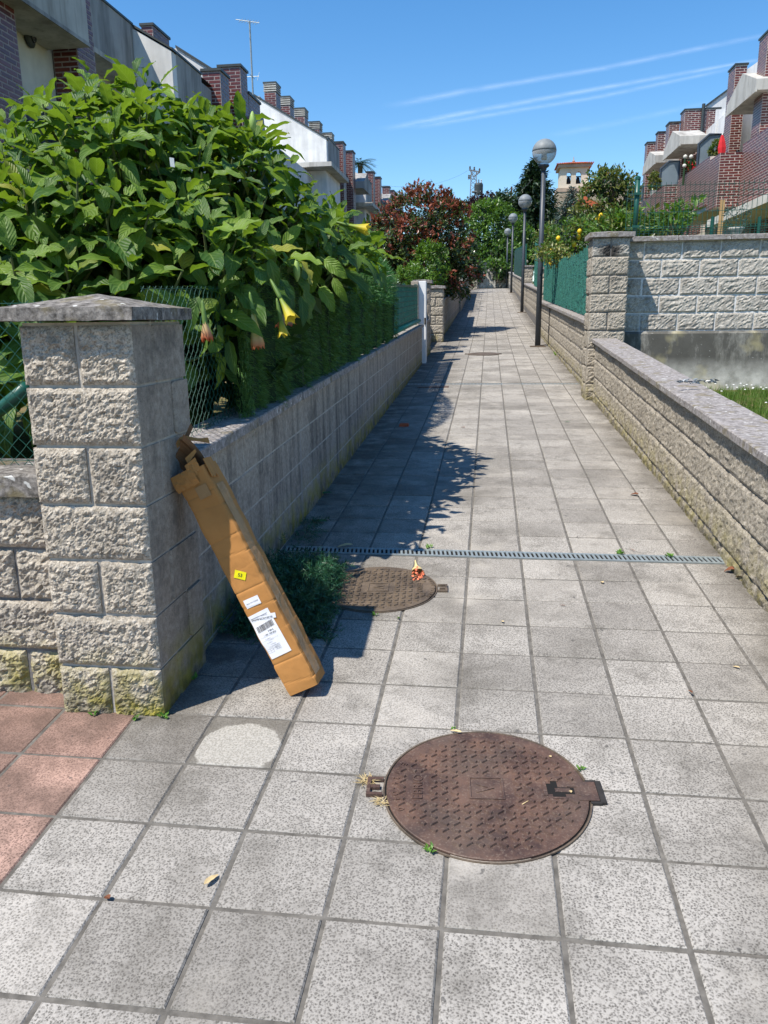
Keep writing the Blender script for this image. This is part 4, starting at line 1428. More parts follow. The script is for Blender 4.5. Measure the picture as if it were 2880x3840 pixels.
while len(tips) < 380 and tries < 40000:
    tries += 1
    i = gv.choices(range(len(EL)), [r_.x * r_.z + r_.x * r_.y for c, r_ in EL])[0]
    c, r_ = EL[i]
    v = rdir(gv)
    f = 1 + .17 * noise.noise(v * 2.6 + c * 1.3)
    deep = gv.random() < .22
    if deep: f *= gv.uniform(.65, .85)
    p = c + Vector((v.x * r_.x, v.y * r_.y, v.z * r_.z)) * f
    if inside(p, i) and not deep: continue
    if v.y > .5 and gv.random() < .75: continue
    if v.z < -.55 and gv.random() < .5: continue
    if p.z < 1.22 or p.y < 3.18: continue
    if p.x > -1.62 and p.y > 3.9 and p.z < HT(p.y) + .07: continue
    if any((p - q[0]).length < .135 for q in tips): continue
    tips.append((p, v, c))
for p, v, c in tips:
    axis = (v * .75 + Vector((0, 0, .75)) + rdir(gv) * .25).normalized()
    m = c.lerp(p, .55) - Vector((0, 0, .12))
    stems.tube([c.lerp(p, .15) - Vector((0, 0, .3)), m, p - axis * .10, p], [.014, .010, .007, .005], 5, cap=False)
    s_ = axis.orthogonal().normalized(); t2 = axis.cross(s_)
    nl = 8 + gv.randrange(4)
    a0 = gv.uniform(0, 6.28)
    for k in range(nl):
        fr = k / (nl - 1)
        a = a0 + k * 2.399
        out = s_ * math.cos(a) + t2 * math.sin(a)
        el = R(28 + 62 * fr + gv.uniform(-12, 12))
        d = (axis * math.cos(el) + out * math.sin(el)).normalized()
        L = (.115 + .155 * fr ** .8) * gv.uniform(.75, 1.3)
        q = p - axis * (.13 * fr) + out * .03
        nn = (axis * math.sin(el) - out * math.cos(el) * 1.0)
        if nn.z < 0 and gv.random() < .6: nn = nn + Vector((0, 0, .6))
        x_ = d.cross(nn).normalized(); z_ = x_.cross(d).normalized()
        mtx = Matrix(((x_.x, d.x, z_.x, q.x + d.x * .03), (x_.y, d.y, z_.y, q.y + d.y * .03), (x_.z, d.z, z_.z, q.z + d.z * .03), (0, 0, 0, 1))) @ Matrix.Scale(L, 4)
        tocam = (CW - q).normalized()
        cen = q + d * L * .5
        sc1 = L / (cen - CW).length * (.35 + abs(z_.dot(tocam))) * (1.0 if (v.dot(tocam) > 0 or v.z > .2) else .2)
        vi = gv.randrange(8)
        if q.z - L < 1.18 and q.y < 4.0 and q.x > -1.45 and False: continue
        leaves.append((sc1, mtx, vi))
# hanging leaves over the fence beside the pillar
for (x, y, Y, L, dx, dz) in ((470, 700, 3.75, .18, .15, -1), (452, 690, 3.6, .18, -.1, -1), (495, 735, 3.8, .18, .25, -1), (520, 640, 3.9, .18, .45, -.8), (560, 640, 4.0, .18, .3, -.9), (600, 600, 4.1, .18, .5, -.8),
                             (650, 640, 4.4, .18, .4, -.85), (690, 620, 4.6, .18, .5, -.75), (720, 600, 4.8, .18, .6, -.6), (580, 560, 4.0, .18, .5, -.6), (640, 560, 4.2, .18, .6, -.5), (430, 640, 3.5, .18, -.3, -.8), (700, 560, 4.6, .18, .7, -.5)):
    p = at(x, y, Y); d = Vector((dx, -.25, dz)).normalized()
    nn = (Vector((.3, -.6, .5)) + rdir(gv) * .9).normalized(); d = (d + rdir(gv) * .3).normalized(); x_ = d.cross(nn).normalized(); z_ = x_.cross(d).normalized()
    mtx = Matrix(((x_.x, d.x, z_.x, p.x), (x_.y, d.y, z_.y, p.y), (x_.z, d.z, z_.z, p.z), (0, 0, 0, 1))) @ Matrix.Scale(L, 4)
    leaves.append((9, mtx, gv.randrange(8)))
leaves.sort(key=lambda q: -q[0])
rest = MB()
for i, (s_, mtx, vi) in enumerate(leaves):
    if i < 300:
        o = mobj('leaf', LVM[vi], shrub); o.matrix_basis = Matrix.Translation(-wloc(shrub)) @ mtx
    else:
        b = LV[vi][0]
        rest.add([mtx @ Vector(q) for q in b.v], b.f)
ro = rest.build('leaves', M['bigleaf'], shrub, True); leaf_uv(ro.data); stuff(ro)
for (x, y) in ((-2.35, 4.9), (-2.0, 5.2), (-2.7, 4.7), (-1.75, 4.6), (-1.6, 5.6)):
    stems.tube([(x, y, .7), (x + .05, y + .03, 1.1), (x * .98, y, 1.6), (x * .96 - .05, y + .1, 2.1)], [.035, .03, .022, .014], 7)
stuff(stems.build('stems', M['stem'], shrub))
M['leaf_inner'] = m_leaf('shaded_inner_leaf', (.020, .060, .016), (.06, .12, .025), .25, .5, .3)  # darker green stands in for the shade inside the crown
# inner bulk: leaves deep inside
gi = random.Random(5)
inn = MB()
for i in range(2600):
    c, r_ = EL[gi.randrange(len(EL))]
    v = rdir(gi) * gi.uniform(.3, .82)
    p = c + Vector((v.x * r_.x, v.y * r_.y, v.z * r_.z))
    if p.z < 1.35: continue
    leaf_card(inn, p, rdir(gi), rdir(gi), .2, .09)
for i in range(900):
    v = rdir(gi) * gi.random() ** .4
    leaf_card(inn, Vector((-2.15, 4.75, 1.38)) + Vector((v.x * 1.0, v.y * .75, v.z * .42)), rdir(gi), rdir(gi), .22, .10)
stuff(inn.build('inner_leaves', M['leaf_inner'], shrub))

def m_petal(name, a, b, z0, z1):
    t = NT(name)
    tc = t.n('TexCoord'); x = t.n('SeparateXYZ'); t.l(tc.outputs['Generated'], x.inputs[0])
    c = t.ramp(x.outputs['Z'], b, a, z0, z1)
    t.done(c, .5, None, .3)
    tr = t.n('BsdfTranslucent'); t.l(c, tr.inputs[0]); mx = t.n('MixShader'); mx.inputs[0].default_value = .3
    t.l(t.b.outputs[0], mx.inputs[1]); t.l(tr.outputs[0], mx.inputs[2]); t.l(mx.outputs[0], t.out.inputs[0])
    return t.mat
M['petal_peach'] = m_petal('peach_petal', (.62, .60, .25), (.62, .16, .07), .02, .35)
M['petal_yellow'] = m_petal('yellow_petal', (.28, .38, .05), (.72, .55, .04), .05, .55)
M['petal_red'] = m_petal('coral_petal', (.60, .42, .20), (.60, .10, .04), .05, .45)
M['bud'] = m_flat('pale_green_bud', (.26, .38, .10), .5, .2, 10)
M['calyx'] = m_flat('green_calyx', (.11, .19, .04), .5, .2, 10)
def trumpet(x, y, Y, L, R1, d, mat, closed=False):
    p = at(x, y, Y)
    d = Vector(d).normalized()
    mb = MB(); n = 15
    prof = [(0, .010), (.15, .012), (.35, .016), (.55, .026), (.75, .040), (.9, .052), (1.0, .066)] if not closed else [(0, .010), (.2, .014), (.45, .022), (.7, .036), (.92, .046), (1.0, .040)]
    for f, r_ in prof:
        for k in range(n):
            a = 2 * math.pi * k / n
            rr = r_ * R1 / .066 * (1 + (.13 * f * math.cos(5 * a) + .05 * math.cos(10 * a + f)))
            zz = f * L + (.012 * math.cos(5 * a) * (f > .95))
            mb.v.append((rr * math.cos(a), rr * math.sin(a), -zz))
    for j in range(len(prof) - 1):
        for k in range(n):
            k2 = (k + 1) % n
            mb.f.append((j * n + k, j * n + k2, (j + 1) * n + k2, (j + 1) * n + k)); mb.m.append(0)
    me = mb.mesh('trumpet_flower', mat, True)
    q = (-d).to_track_quat('Z', 'Y').to_matrix().to_4x4()
    o = mobj('trumpet_flower', me, shrub); o.matrix_basis = Matrix.Translation(p - wloc(shrub)) @ q
    cm = MB(); cm.lathe([(.003, .045), (.007, .03), (.011, -.015), (.012, -.06), (.009, -.08)], (0, 0, 0), 8)
    co = mobj('calyx', cm.mesh('calyx', M['calyx'], True), o); co.location = (0, 0, .01)
    return o
trumpet(543, 655, 3.85, .215, .046, (.12, -.05, -1), M['petal_peach'], True)
trumpet(440, 675, 3.45, .12, .036, (.1, -.1, -1), M['petal_red'], True)
trumpet(594, 622, 3.95, .19, .036, (.52, -.35, -.85), M['petal_yellow'])
trumpet(602, 668, 3.95, .13, .030, (.18, -.1, -1), M['petal_yellow'])
trumpet(612, 672, 4.15, .07, .055, (.1, .1, -1), M['petal_red'])
trumpet(735, 482, 5.6, .20, .040, (.95, -.1, -.25), M['petal_yellow'])
for (x, y, Y, L) in ((318, 470, 3.9, .12), (350, 415, 4.1, .10), (205, 500, 3.8, .12), (340, 235, 4.4, .12), (410, 400, 4.2, .13), (545, 240, 4.6, .11), (470, 520, 4.2, .13), (640, 560, 4.4, .12), (250, 560, 3.7, .12), (80, 540, 4.0, .13), (150, 430, 4.0, .12), (560, 420, 4.6, .12), (270, 350, 4.2, .11), (60, 380, 4.2, .12)):
    p = at(x, y, Y)
    mb = MB(); mb.lathe([(.003, 0), (.012, -L * .15), (.021, -L * .45), (.018, -L * .75), (.003, -L)], tuple(p), 7)
    mb.build('bud', M['bud'], shrub, True)
for (x, y, Y) in ((372, 350, 3.95),):
    p = at(x, y, Y); mb = MB(); mb.hexa([p + Vector(q) for q in ((-.011, 0, -.02), (.011, 0, -.025), (.011, .003, -.025), (-.011, .003, -.02), (-.009, -.01, .02), (.013, -.01, .016), (.013, -.007, .016), (-.009, -.007, .02))])
    mb.build('white_tag', M['paper'], shrub)

# ------------------------------------------------------------------ other trees and shrubs
def zl(y): return WLZ(min(y, 14.7)) - .30 + max(0, y - 14.7) * .055
M['leaf_red'] = m_leaf('red_young_leaf', (.13, .036, .020), (.34, .100, .055), .22, .4, .5, (.50, .16, .07))
M['leaf_dk'] = m_leaf('glossy_dark_leaf', (.022, .045, .012), (.10, .15, .045), .2, .25, .7)
M['leaf_gr'] = m_leaf('fresh_green_leaf', (.045, .12, .015), (.15, .28, .035), .35, .4, .45)
M['leaf_mid'] = m_leaf('mid_green_leaf', (.025, .075, .012), (.085, .17, .028), .3, .4, .45)
M['leaf_dark'] = m_leaf('dark_green_leaf', (.010, .030, .010), (.038, .080, .022), .2, .45, .4)
M['leaf_olive'] = m_leaf('olive_leaf', (.055, .085, .018), (.20, .22, .055), .3, .35, .5)
M['leaf_purple'] = m_leaf('purple_leaf', (.015, .008, .012), (.045, .022, .028), .2, .5, .4, (.08, .03, .03))
M['needle_dk'] = m_leaf('conifer_needles', (.006, .020, .010), (.026, .060, .026), .1, .5, .4)
M['needle_bl'] = m_leaf('blue_spruce_needles', (.030, .060, .052), (.10, .155, .14), .1, .5, .4)
g = random.Random(31)
tr = thing('photinia_tree', 'round tree with red young leaves over dark green, left of the path', 'tree', tuple(at(905, 640, 23.0)))
bl = [blob(905, 520, 85, 82, 23), blob(850, 520, 48, 62, 22.6), blob(965, 515, 50, 78, 23.2), blob(915, 455, 62, 42, 23), blob(830, 545, 30, 40, 22.4), blob(940, 570, 72, 58, 22.8), blob(870, 575, 55, 55, 22.6), blob(985, 590, 45, 45, 23.5)]
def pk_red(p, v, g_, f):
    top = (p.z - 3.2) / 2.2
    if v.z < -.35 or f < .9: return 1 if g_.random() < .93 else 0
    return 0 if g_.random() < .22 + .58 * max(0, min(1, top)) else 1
crown(tr, bl, 17000, .135, .06, [M['leaf_red'], M['leaf_dk']], pk_red, g, .18, 26)
cr = MB()
for (x, y) in ((955, 405), (925, 402), (905, 412), (890, 420), (968, 412), (1000, 440), (860, 440), (1015, 450), (940, 415)):
    p = at(x, y, 23)
    for k in range(16): leaf_card(cr, p - Vector((0, 0, .03 * k * g.random())), (rdir(g) + Vector((0, 0, .8))).normalized(), rdir(g), .13, .045)
stuff(cr.build('shoots', M['leaf_red'], tr))
trunk(tr, at(905, 640, 23.0), bl, .09, g, M['bark'])
tr = thing('leafy_shrub', 'light green shrub in front of the red-leaved tree, above the pale-capped pillar', 'shrub', tuple(at(930, 630, 20.8)))
bl = [blob(935, 575, 32, 36, 20.8), blob(925, 545, 22, 20, 20.8)]
crown(tr, bl, 1500, .10, .045, [M['leaf_gr'], M['leaf_mid']], lambda p, v, g_, f: 0 if g_.random() < .65 else 1, g, .10, 14)
trunk(tr, at(930, 640, 20.8), bl, .03, g, M['bark'])
tr = thing('leafy_shrub', 'low bright green shrub behind the green slatted fence and white gate post', 'shrub', tuple(at(870, 650, 17.5)))
bl = [blob(880, 603, 38, 20, 17.5, .5), blob(905, 590, 25, 18, 17.7, .5)]
crown(tr, bl, 1300, .09, .04, [M['leaf_gr'], M['leaf_mid']], lambda p, v, g_, f: 0 if g_.random() < .8 else 1, g, .08, 14)
trunk(tr, at(880, 650, 17.5), bl, .025, g, M['bark'])
# clipped conifer hedge along the far left wall
hg = thing('conifer_hedge', 'dark clipped conifer hedge on the left wall in front of the ivy mass', 'hedge', (-1.7, 39, zl(39)))
hb = MB(); bl = []
for y in range(33, 47, 2):
    bl.append((Vector((-1.72, y, zl(y) + 1.25)), Vector((.62, 1.4, 1.25))))
crown(hg, bl, 9000, .10, .035, [M['leaf_dark'], M['leaf_mid']], lambda p, v, g_, f: 1 if (v.z > .2 and g_.random() < .45) else 0, g, .12, 20, name='needles')
trunk(hg, (-1.75, 39, zl(39)), bl, .05, g, M['bark'])
hg2 = thing('conifer_shrub', 'feathery yellow-green conifer at the end of the dark hedge', 'shrub', tuple(at(1012, 625, 48.5)))
bl = [blob(1014, 560, 14, 48, 48.5), blob(1018, 590, 13, 28, 48)]
crown(hg2, bl, 1600, .13, .04, [M['leaf_gr'], M['leaf_mid']], lambda p, v, g_, f: 0 if g_.random() < .6 else 1, g, .14, 14)
trunk(hg2, at(1012, 630, 48.5), bl, .05, g, M['bark'])
# ivy-covered mass behind the rubble wall
iv = thing('ivy_thicket', 'tall mass of ivy-covered trees above the rubble wall at the path end', 'trees', tuple(at(1065, 620, 66)))
bl = [blob(1040, 500, 36, 52, 66), blob(1085, 510, 42, 48, 65.5), blob(1060, 468, 40, 28, 67), blob(1030, 545, 28, 35, 64.5), blob(1080, 555, 48, 30, 64.5), blob(1120, 530, 34, 40, 66), blob(1105, 560, 30, 28, 64.3), blob(1060, 580, 60, 18, 63.6), blob(1100, 590, 40, 18, 64), blob(1030, 585, 25, 22, 63.8)]
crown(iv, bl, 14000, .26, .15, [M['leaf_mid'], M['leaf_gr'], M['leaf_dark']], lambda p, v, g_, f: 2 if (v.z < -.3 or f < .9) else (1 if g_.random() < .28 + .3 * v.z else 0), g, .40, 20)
trunk(iv, at(1065, 625, 66), bl, .2, g, M['bark'])
# tree line further back
for (label, blobs_, mt, n_, L_) in (
        ('dark purple-leaved tree behind the pylon foot and the ivy mass', [blob(1055, 442, 32, 18, 92), blob(1030, 450, 22, 14, 92)], 'leaf_purple', 2200, .35),
        ('spiky dark evergreen between the purple tree and the tall conifer', [blob(1088, 440, 16, 18, 88), blob(1075, 450, 14, 12, 88)], 'leaf_dark', 1500, .35),
        ('distant dark green trees behind the red-leaved tree', [blob(890, 470, 60, 35, 100), blob(960, 470, 60, 32, 100), blob(1010, 460, 30, 20, 100)], 'leaf_dark', 2600, .4)):
    tr = thing('background_tree', label, 'tree', tuple(blobs_[0][0] - Vector((0, 0, 6))))
    crown(tr, blobs_, n_, L_, L_ * .5, [M[mt]], lambda p, v, g_, f: 0, g, .5, 18)
    trunk(tr, blobs_[0][0] - Vector((0, 0, 6)), blobs_, .2, g, M['bark'])
def conifer(label, xa, ya_, yb_, hw, Y, mats, n, L, W, seed, droop=.35, name='conifer_tree'):
    g = random.Random(seed)
    a = at(xa, ya_, Y); b = at(xa, yb_, Y); b.x = a.x; b.y = a.y
    H = a.z - b.z
    rad = hw * Y * PXM
    t = thing(name, label, 'tree', tuple(b))
    mb = MB(); mb.tube([b - Vector((0, 0, 1.5)), a - Vector((0, 0, .2))], [rad * .07, .02], 8); mb.build('trunk', M['bark'], t, True)
    nd_ = MB(); br = MB()
    whorls = 24
    for w in range(whorls):
        f = (w + .5) / whorls
        z = b.z + H * f
        r_ = rad * (1 - f) ** .82 * (.75 + .35 * g.random())
        m = 7 + int(6 * (1 - f))
        for k in range(m):
            an = 2 * math.pi * (k + g.random() * .7) / m
            rr = r_ * g.uniform(.7, 1.12)
            d = Vector((math.cos(an), math.sin(an), 0))
            p0 = Vector((a.x, a.y, z))
            br.tube([p0, p0 + d * rr * .5 - Vector((0, 0, rr * droop * .3)), p0 + d * rr - Vector((0, 0, rr * droop * .6))], [.03, .02, .006], 4, cap=False)
            cnt = max(4, int(n * rr / rad / (whorls * 5)))
            for q in range(cnt):
                s_ = g.random() ** .7
                p = p0 + d * rr * s_ - Vector((0, 0, rr * droop * .6 * s_)) + rdir(g) * rr * .16 * (.4 + s_)
                dd_ = (d * .8 + rdir(g) * .7 - Vector((0, 0, droop))).normalized()
                leaf_card(nd_, p, dd_, (Vector((0, 0, 1)) + rdir(g) * .6).normalized(), L * g.uniform(.7, 1.3), W, 1 if (len(mats) > 1 and g.random() < .3) else 0)
    stuff(br.build('branch', M['bark'], t))
    stuff(nd_.build('needles', mats, t))
    return t
conifer('tall dark conifer behind the lamp globes, left of the church tower', 1153, 340, 560, 100, 78, [M['needle_dk'], M['leaf_dark']], 26000, .46, .17, 3, .30)
conifer('grey-blue spruce in front of the church tower', 1236, 402, 560, 68, 47, [M['needle_bl']], 9000, .22, .07, 4, .18, name='spruce_tree')
tr = thing('evergreen_tree', 'olive-green broadleaf tree between the church tower and the right-hand houses', 'tree', tuple(at(1315, 540, 31)))
bl = [blob(1315, 440, 52, 52, 31), blob(1285, 455, 38, 45, 31), blob(1345, 420, 34, 34, 31.3), blob(1310, 395, 36, 24, 31), blob(1320, 490, 58, 36, 30.6)]
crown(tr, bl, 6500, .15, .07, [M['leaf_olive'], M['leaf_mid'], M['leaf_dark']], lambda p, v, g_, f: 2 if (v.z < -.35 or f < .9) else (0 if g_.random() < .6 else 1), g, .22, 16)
trunk(tr, at(1315, 545, 31), bl, .12, g, M['bark'])
lem = thing('lemon_tree', 'lemon tree with ripe yellow fruit above the green screened fence', 'tree', tuple(at(1240, 610, 20.3)))
bl = [blob(1230, 515, 48, 30, 20.3, .9), blob(1275, 500, 40, 26, 20.0, .8), blob(1200, 535, 28, 22, 20.2, .6), blob(1320, 495, 36, 24, 19.0, .7), blob(1180, 510, 18, 22, 21.5, .6)]
crown(lem, bl, 3600, .11, .05, [M['leaf_gr'], M['leaf_mid'], M['leaf_olive']], lambda p, v, g_, f: g_.choice((0, 1, 1, 2)), g, .14, 12)
trunk(lem, at(1240, 610, 20.3), bl, .05, g, M['bark'])
M['lemon'] = m_flat('lemon_skin', (.75, .50, .02), .45, .1, 20, .2, 90, .002)
for (x, y) in ((1192, 542), (1206, 515), (1252, 500), (1250, 512), (1291, 474), (1298, 466), (1190, 568), (1214, 560), (1240, 528)):
    p = at(x, y, 19.2)
    mb = MB(); mb.lathe([(.006, -.065), (.03, -.05), (.05, -.015), (.05, .02), (.03, .05), (.008, .062)], tuple(p), 8); mb.build('lemon', M['lemon'], lem, True)
ov = thing('climbing_plant', 'flowering branch hanging over the fence across the nearest lamp post', 'plant', tuple(at(1195, 590, 17.5)))
bl = [blob(1190, 548, 22, 18, 17.6, .35), blob(1212, 560, 20, 16, 17.5, .3), blob(1165, 545, 14, 10, 17.9, .3)]
M['leaf_pale'] = m_leaf('pale_leaf', (.20, .24, .06), (.50, .46, .20), .3, .5, .3)
crown(ov, bl, 950, .075, .042, [M['leaf_pale'], M['leaf_gr'], M['leaf_olive']], lambda p, v, g_, f: g_.choice((0, 1, 2, 2)), g, .09, 10)
trunk(ov, at(1225, 590, 17.7), bl, .014, g, M['bark'])
# bright bushes behind the wire fence on the cross wall
for i, (label, bx, Y_, n_) in enumerate((
        ('bright green shrub behind the wire fence, next to the fence post', [(1400, 482, 32, 22), (1388, 494, 30, 14), (1425, 490, 26, 16)], 13.4, 620),
        ('yellow-green shrub branch rising behind the wire fence, in front of the brick balcony', [(1455, 472, 28, 18), (1484, 446, 20, 9), (1440, 492, 34, 12)], 13.0, 460),
        ('glossy green shrub just left of the wire fence post', [(1335, 488, 32, 18), (1360, 482, 22, 16), (1310, 492, 22, 12)], 14.5, 620))):
    bl = [blob(*q, Y_, .35) for q in bx]
    tr = thing('garden_shrub', label, 'shrub', tuple(bl[0][0] - Vector((0, 0, .75))))
    crown(tr, bl, n_, .13, .042, [M['leaf_gr'], M['leaf_mid'], M['leaf_olive']], lambda p, v, g_, f: g_.choice((0, 0, 1, 2)), g, .10, 9)
    trunk(tr, bl[0][0] - Vector((0, 0, .75)), bl, .02, g, M['bark'])
pal = thing('palm_tree', 'small palm top showing above the left roofs', 'palm', tuple(at(778, 430, 62)))
mb = MB(); mb.tube([at(778, 470, 62), at(778, 358, 62)], .18, 8); mb.build('trunk', M['bark'], pal)
fr = MB(); c = at(777, 352, 62)
for k in range(26):
    a = k * 2.4; d = Vector((math.cos(a), math.sin(a), .55 - .9 * (k / 26)))
    for q in range(12):
        s_ = q / 12; p = c + d * (1.15 * s_) - Vector((0, 0, .55 * s_ * s_))
        for sg in (1, -1): leaf_card(fr, p, (d + Vector((-d.y, d.x, 0)) * sg * .9 - Vector((0, 0, .3))).normalized(), Vector((0, 0, 1)), .38, .06)
stuff(fr.build('fronds', M['leaf_dark'], pal))

# ------------------------------------------------------------------ brick helpers
def m_brick(name, a, b):
    t = NT(name)
    f = t.math('ADD', t.math('MULTIPLY', t.island(), .7), t.math('MULTIPLY', t.noise(20, 3), .3))
    c = t.ramp(f, a, b, .1, .95)
    return t.done(c, .33, t.bump(t.noise(60, 3), .2, .002), .5)
M['brick'] = m_brick('dark_red_glazed_brick', (.070, .016, .014), (.175, .040, .030))
M['brick_mortar'] = m_flat('pale_brick_mortar', (.50, .44, .385), .9, .2, 20)
M['brick_mortar_shade'] = m_flat('shaded_brick_mortar', (.33, .28, .265), .9, .2, 20)  # mortar copy toned down in colour for the shaded left row
def m_render(name, c, st, amt):
    t = NT(name)
    cc = t.ramp(t.noise(2.5, 5), tuple(q * .88 for q in c), tuple(min(.9, q * 1.08) for q in c), .35, .65)
    s1 = t.step(t.noise(2.2, 5, .65, (1, 1, .14)), .48, .70)
    cc = t.mix(t.math('MULTIPLY', s1, amt), cc, st)
    s2 = t.step(t.noise(7, 4, .6, (1, 1, .08)), .55, .72)
    cc = t.mix(t.math('MULTIPLY', s2, amt * .7), cc, st)
    return t.done(cc, .85, t.bump(t.noise(50, 4), .15, .004), .2)
M['wall_white'] = m_render('white_render', (.72, .72, .70), (.22, .22, .21), .35)
M['wall_cream'] = m_render('cream_render', (.62, .60, .52), (.40, .38, .32), .2)
M['concrete'] = m_render('weathered_concrete', (.36, .355, .34), (.085, .085, .085), .8)
M['concrete_lt'] = m_render('pale_concrete', (.50, .485, .44), (.17, .155, .13), .7)
M['zinc'] = m_flat('dark_metal_flashing', (.035, .045, .045), .5, .2, 8, spec=.5)
M['shutter'] = m_flat('slate_blue_shutter', (.040, .055, .075), .5, .1, 6)
M['roof'] = m_flat('dark_roof_slate', (.06, .058, .056), .8, .3, 3)
M['grey_panel'] = m_flat('grey_opaque_panel', (.17, .215, .245), .35, .08, 3, spec=.5)
M['glass'] = m_flat('dark_window_glass', (.02, .025, .03), .08, .1, 2, spec=.6)
BLn, BCr = .25, .068
_bk = {}
def brick_me(w):
    w = round(w, 2)
    if w not in _bk:
        mb = MB(); h = BCr - .016; c = .003
        mb.add([(0, .003, 0), (w, .003, 0), (w, .003, h), (0, .003, h), (c, -.004, c), (w - c, -.004, c), (w - c, -.004, h - c), (c, -.004, h - c)],
               [(4, 5, 6, 7), (0, 1, 5, 4), (1, 2, 6, 5), (2, 3, 7, 6), (3, 0, 4, 7)])
        _bk[w] = (mb, mb.mesh('brick', M['brick']))
    return _bk[w]
class House:
    def __init__(s, label, loc):
        s.t = thing('terraced_house', label, 'house', loc)
        s.br = MB(); s.n = 0
    def face(s, d, x, y, L, z0, z1, ind=None, mcol='brick_mortar'):
        """bricks on a face; d '-Y','+X','-X'; starts at (x,y), runs +x or +y for L"""
        rz = {'-Y': 0, '+X': R(90), '-X': R(-90)}[d]
        W = wloc(s.t)
        k = 0
        z = z0
        while z < z1 - .03:
            q = -(BLn / 2 if k % 2 else 0)
            while q < L - .02:
                a, b = max(q, 0), min(q + BLn, L)
                q += BLn
                w = b - a - .016
                if w < .03: continue
                if d == '-Y': loc = Vector((x + a + .006, y, z))
                elif d == '+X': loc = Vector((x, y + a + .006, z))
                else: loc = Vector((x, y + b - .006, z))
                mb, me = brick_me(w)
                if ind and s.n < 300 and ind(loc):
                    o = mobj('brick', me, s.t, loc - W, (0, 0, rz)); s.n += 1
                else:
                    m = Matrix.Translation(loc) @ Matrix.Rotation(rz, 4, 'Z')
                    s.br.add([m @ Vector(p) for p in mb.v], mb.f)
            z += BCr; k += 1
    def bbox(s, x0, x1, y0, y1, z0, z1, faces=('-Y', '+X'), ind=None, cap=True, name='brick_pier', mcol='brick_mortar'):
        if x0 < 0: mcol = 'brick_mortar_shade'
        mb = MB(); mb.box(x0, x1, y0, y1, z0, z1); mb.build(name, M[mcol], s.t)
        if '-Y' in faces: s.face('-Y', x0, y0, x1 - x0, z0, z1, ind)
        if '+X' in faces: s.face('+X', x1, y0, y1 - y0, z0, z1, ind)
        if '-X' in faces: s.face('-X', x0, y0, y1 - y0, z0, z1, ind)
        if cap:
            mb = MB(); mb.box(x0 - .03, x1 + .03, y0 - .03, y1 + .03, z1 + .001, z1 + .05); mb.build('coping', M['zinc'], s.t)
    def box(s, name, x0, x1, y0, y1, z0, z1, m):
        mb = MB(); mb.box(x0, x1, y0, y1, z0, z1); return mb.build(name, M[m], s.t)
    def poly(s, name, poly, axis, a0, a1, m):
        mb = MB(); mb.prism(poly, axis, a0, a1); return mb.build(name, M[m], s.t, fix=True)
    def hood(s, X, y0, y1, z0, pk, side=1, dep=.55, m='concrete_lt'):
        """concrete hood with gable peak, sticking out from the facade; side +1 faces +X"""
        xa, xb = (X - dep, X) if side == 1 else (X, X + dep)
        ym = y0 + (y1 - y0) * .5
        s.poly('hood', [(y0, z0), (y1, z0), (y1, z0 + .26), (ym, z0 + pk), (y0, z0 + .26)], 'x', xa, xb, m)
        xl = X + .012 if side == 1 else X - .012
        s.box('hood_lip', min(xl, X) - (.03 if side == 1 else 0), max(xl, X) + (0 if side == 1 else .03), y0 - .02, y1 + .02, z0 - .045, z0 + .05, m)
    def chimney(s, x0, x1, y0, y1, z0, z1, slats=True):
        zt = z1 - (.30 if slats else 0)
        s.bbox(x0, x1, y0, y1, z0, zt, ('-Y', '+X') if x0 < 0 else ('-Y', '-X'), None, not slats, 'chimney')
        if slats:
            s.box('chimney_core', x0 + .06, x1 - .06, y0 + .06, y1 - .06, zt, z1 - .02, 'zinc')
            for k in range(4): s.box('chimney_slat', x0 - .02, x1 + .02, y0 - .02, y1 + .02, zt + .03 + k * .07, zt + .065 + k * .07, 'concrete_lt')
            s.box('chimney_cap', x0 - .03, x1 + .03, y0 - .03, y1 + .03, z1 - .025, z1 + .02, 'zinc')
    def done(s):
        if s.br.v:
            stuff(s.br.build('brickwork', M['brick'], s.t))
def AS(u, v, Y): return at(u / DS, v / DS, Y)
def AXS(u, v, X): return atx(u / DS, v / DS, X)
def C1(x, y): return x / 1.728, y / 1.728
def C2(x, y): return 700 + x / 2.074, 250 + y / 2.074
def C4(x, y): return 2080 + x / 2.074, 100 + y / 2.074

# ------------------------------------------------------------------ left row
gA = zl(10)
H = House('nearest left terraced house with concrete canopy and slate-blue roller shutter', (-9, 9, gA))
seen = lambda p: p.y > 8.9 and p.z > 3.6 and p.z < 6.4
H.bbox(-6.8, -6.0, 6.0, 10.33, gA - .2, 7.3, ('+X',), seen, name='wall')
H.face('-Y', -6.8, 6.0, .8, gA, 7.3)
H.box('wall', -12, -6.8, 6.0, 14.0, gA - .2, 6.6, 'wall_white')
H.box('lintel_wall', -6.80, -6.40, 10.33, 11.9, 4.62, 6.5, 'wall_cream')
H.box('window_frame', -6.62, -6.44, 10.33, 11.9, gA, 4.62, 'zinc')
for k in range(46):
    z = gA + .1 + k * .075
    if z > 4.55: break
    H.box('shutter_slat', -6.44, -6.425, 10.36, 11.88, z, z + .066, 'shutter')
H.bbox(-6.38, -6.0, 11.9, 12.44, gA - .2, 7.3, ('-Y', '+X'), seen)
H.poly('canopy', [(-6.39, 5.43), (-5.75, 5.43), (-5.75, 6.7), (-6.39, 6.9)], 'y', 9.88, 11.78, 'concrete_lt')
H.box('canopy_lip', -5.75, -5.735, 9.88, 11.78, 5.43, 5.48, 'concrete')
p = AS(*C1(180, 235), 11.0)
bl_ = MB(); bl_.lathe([(.10, 0), (.11, .02), (.11, .05), (.07, .08)], (0, 0, 0), 20)
me = bl_.mesh('wall_light', M['zinc'], True)
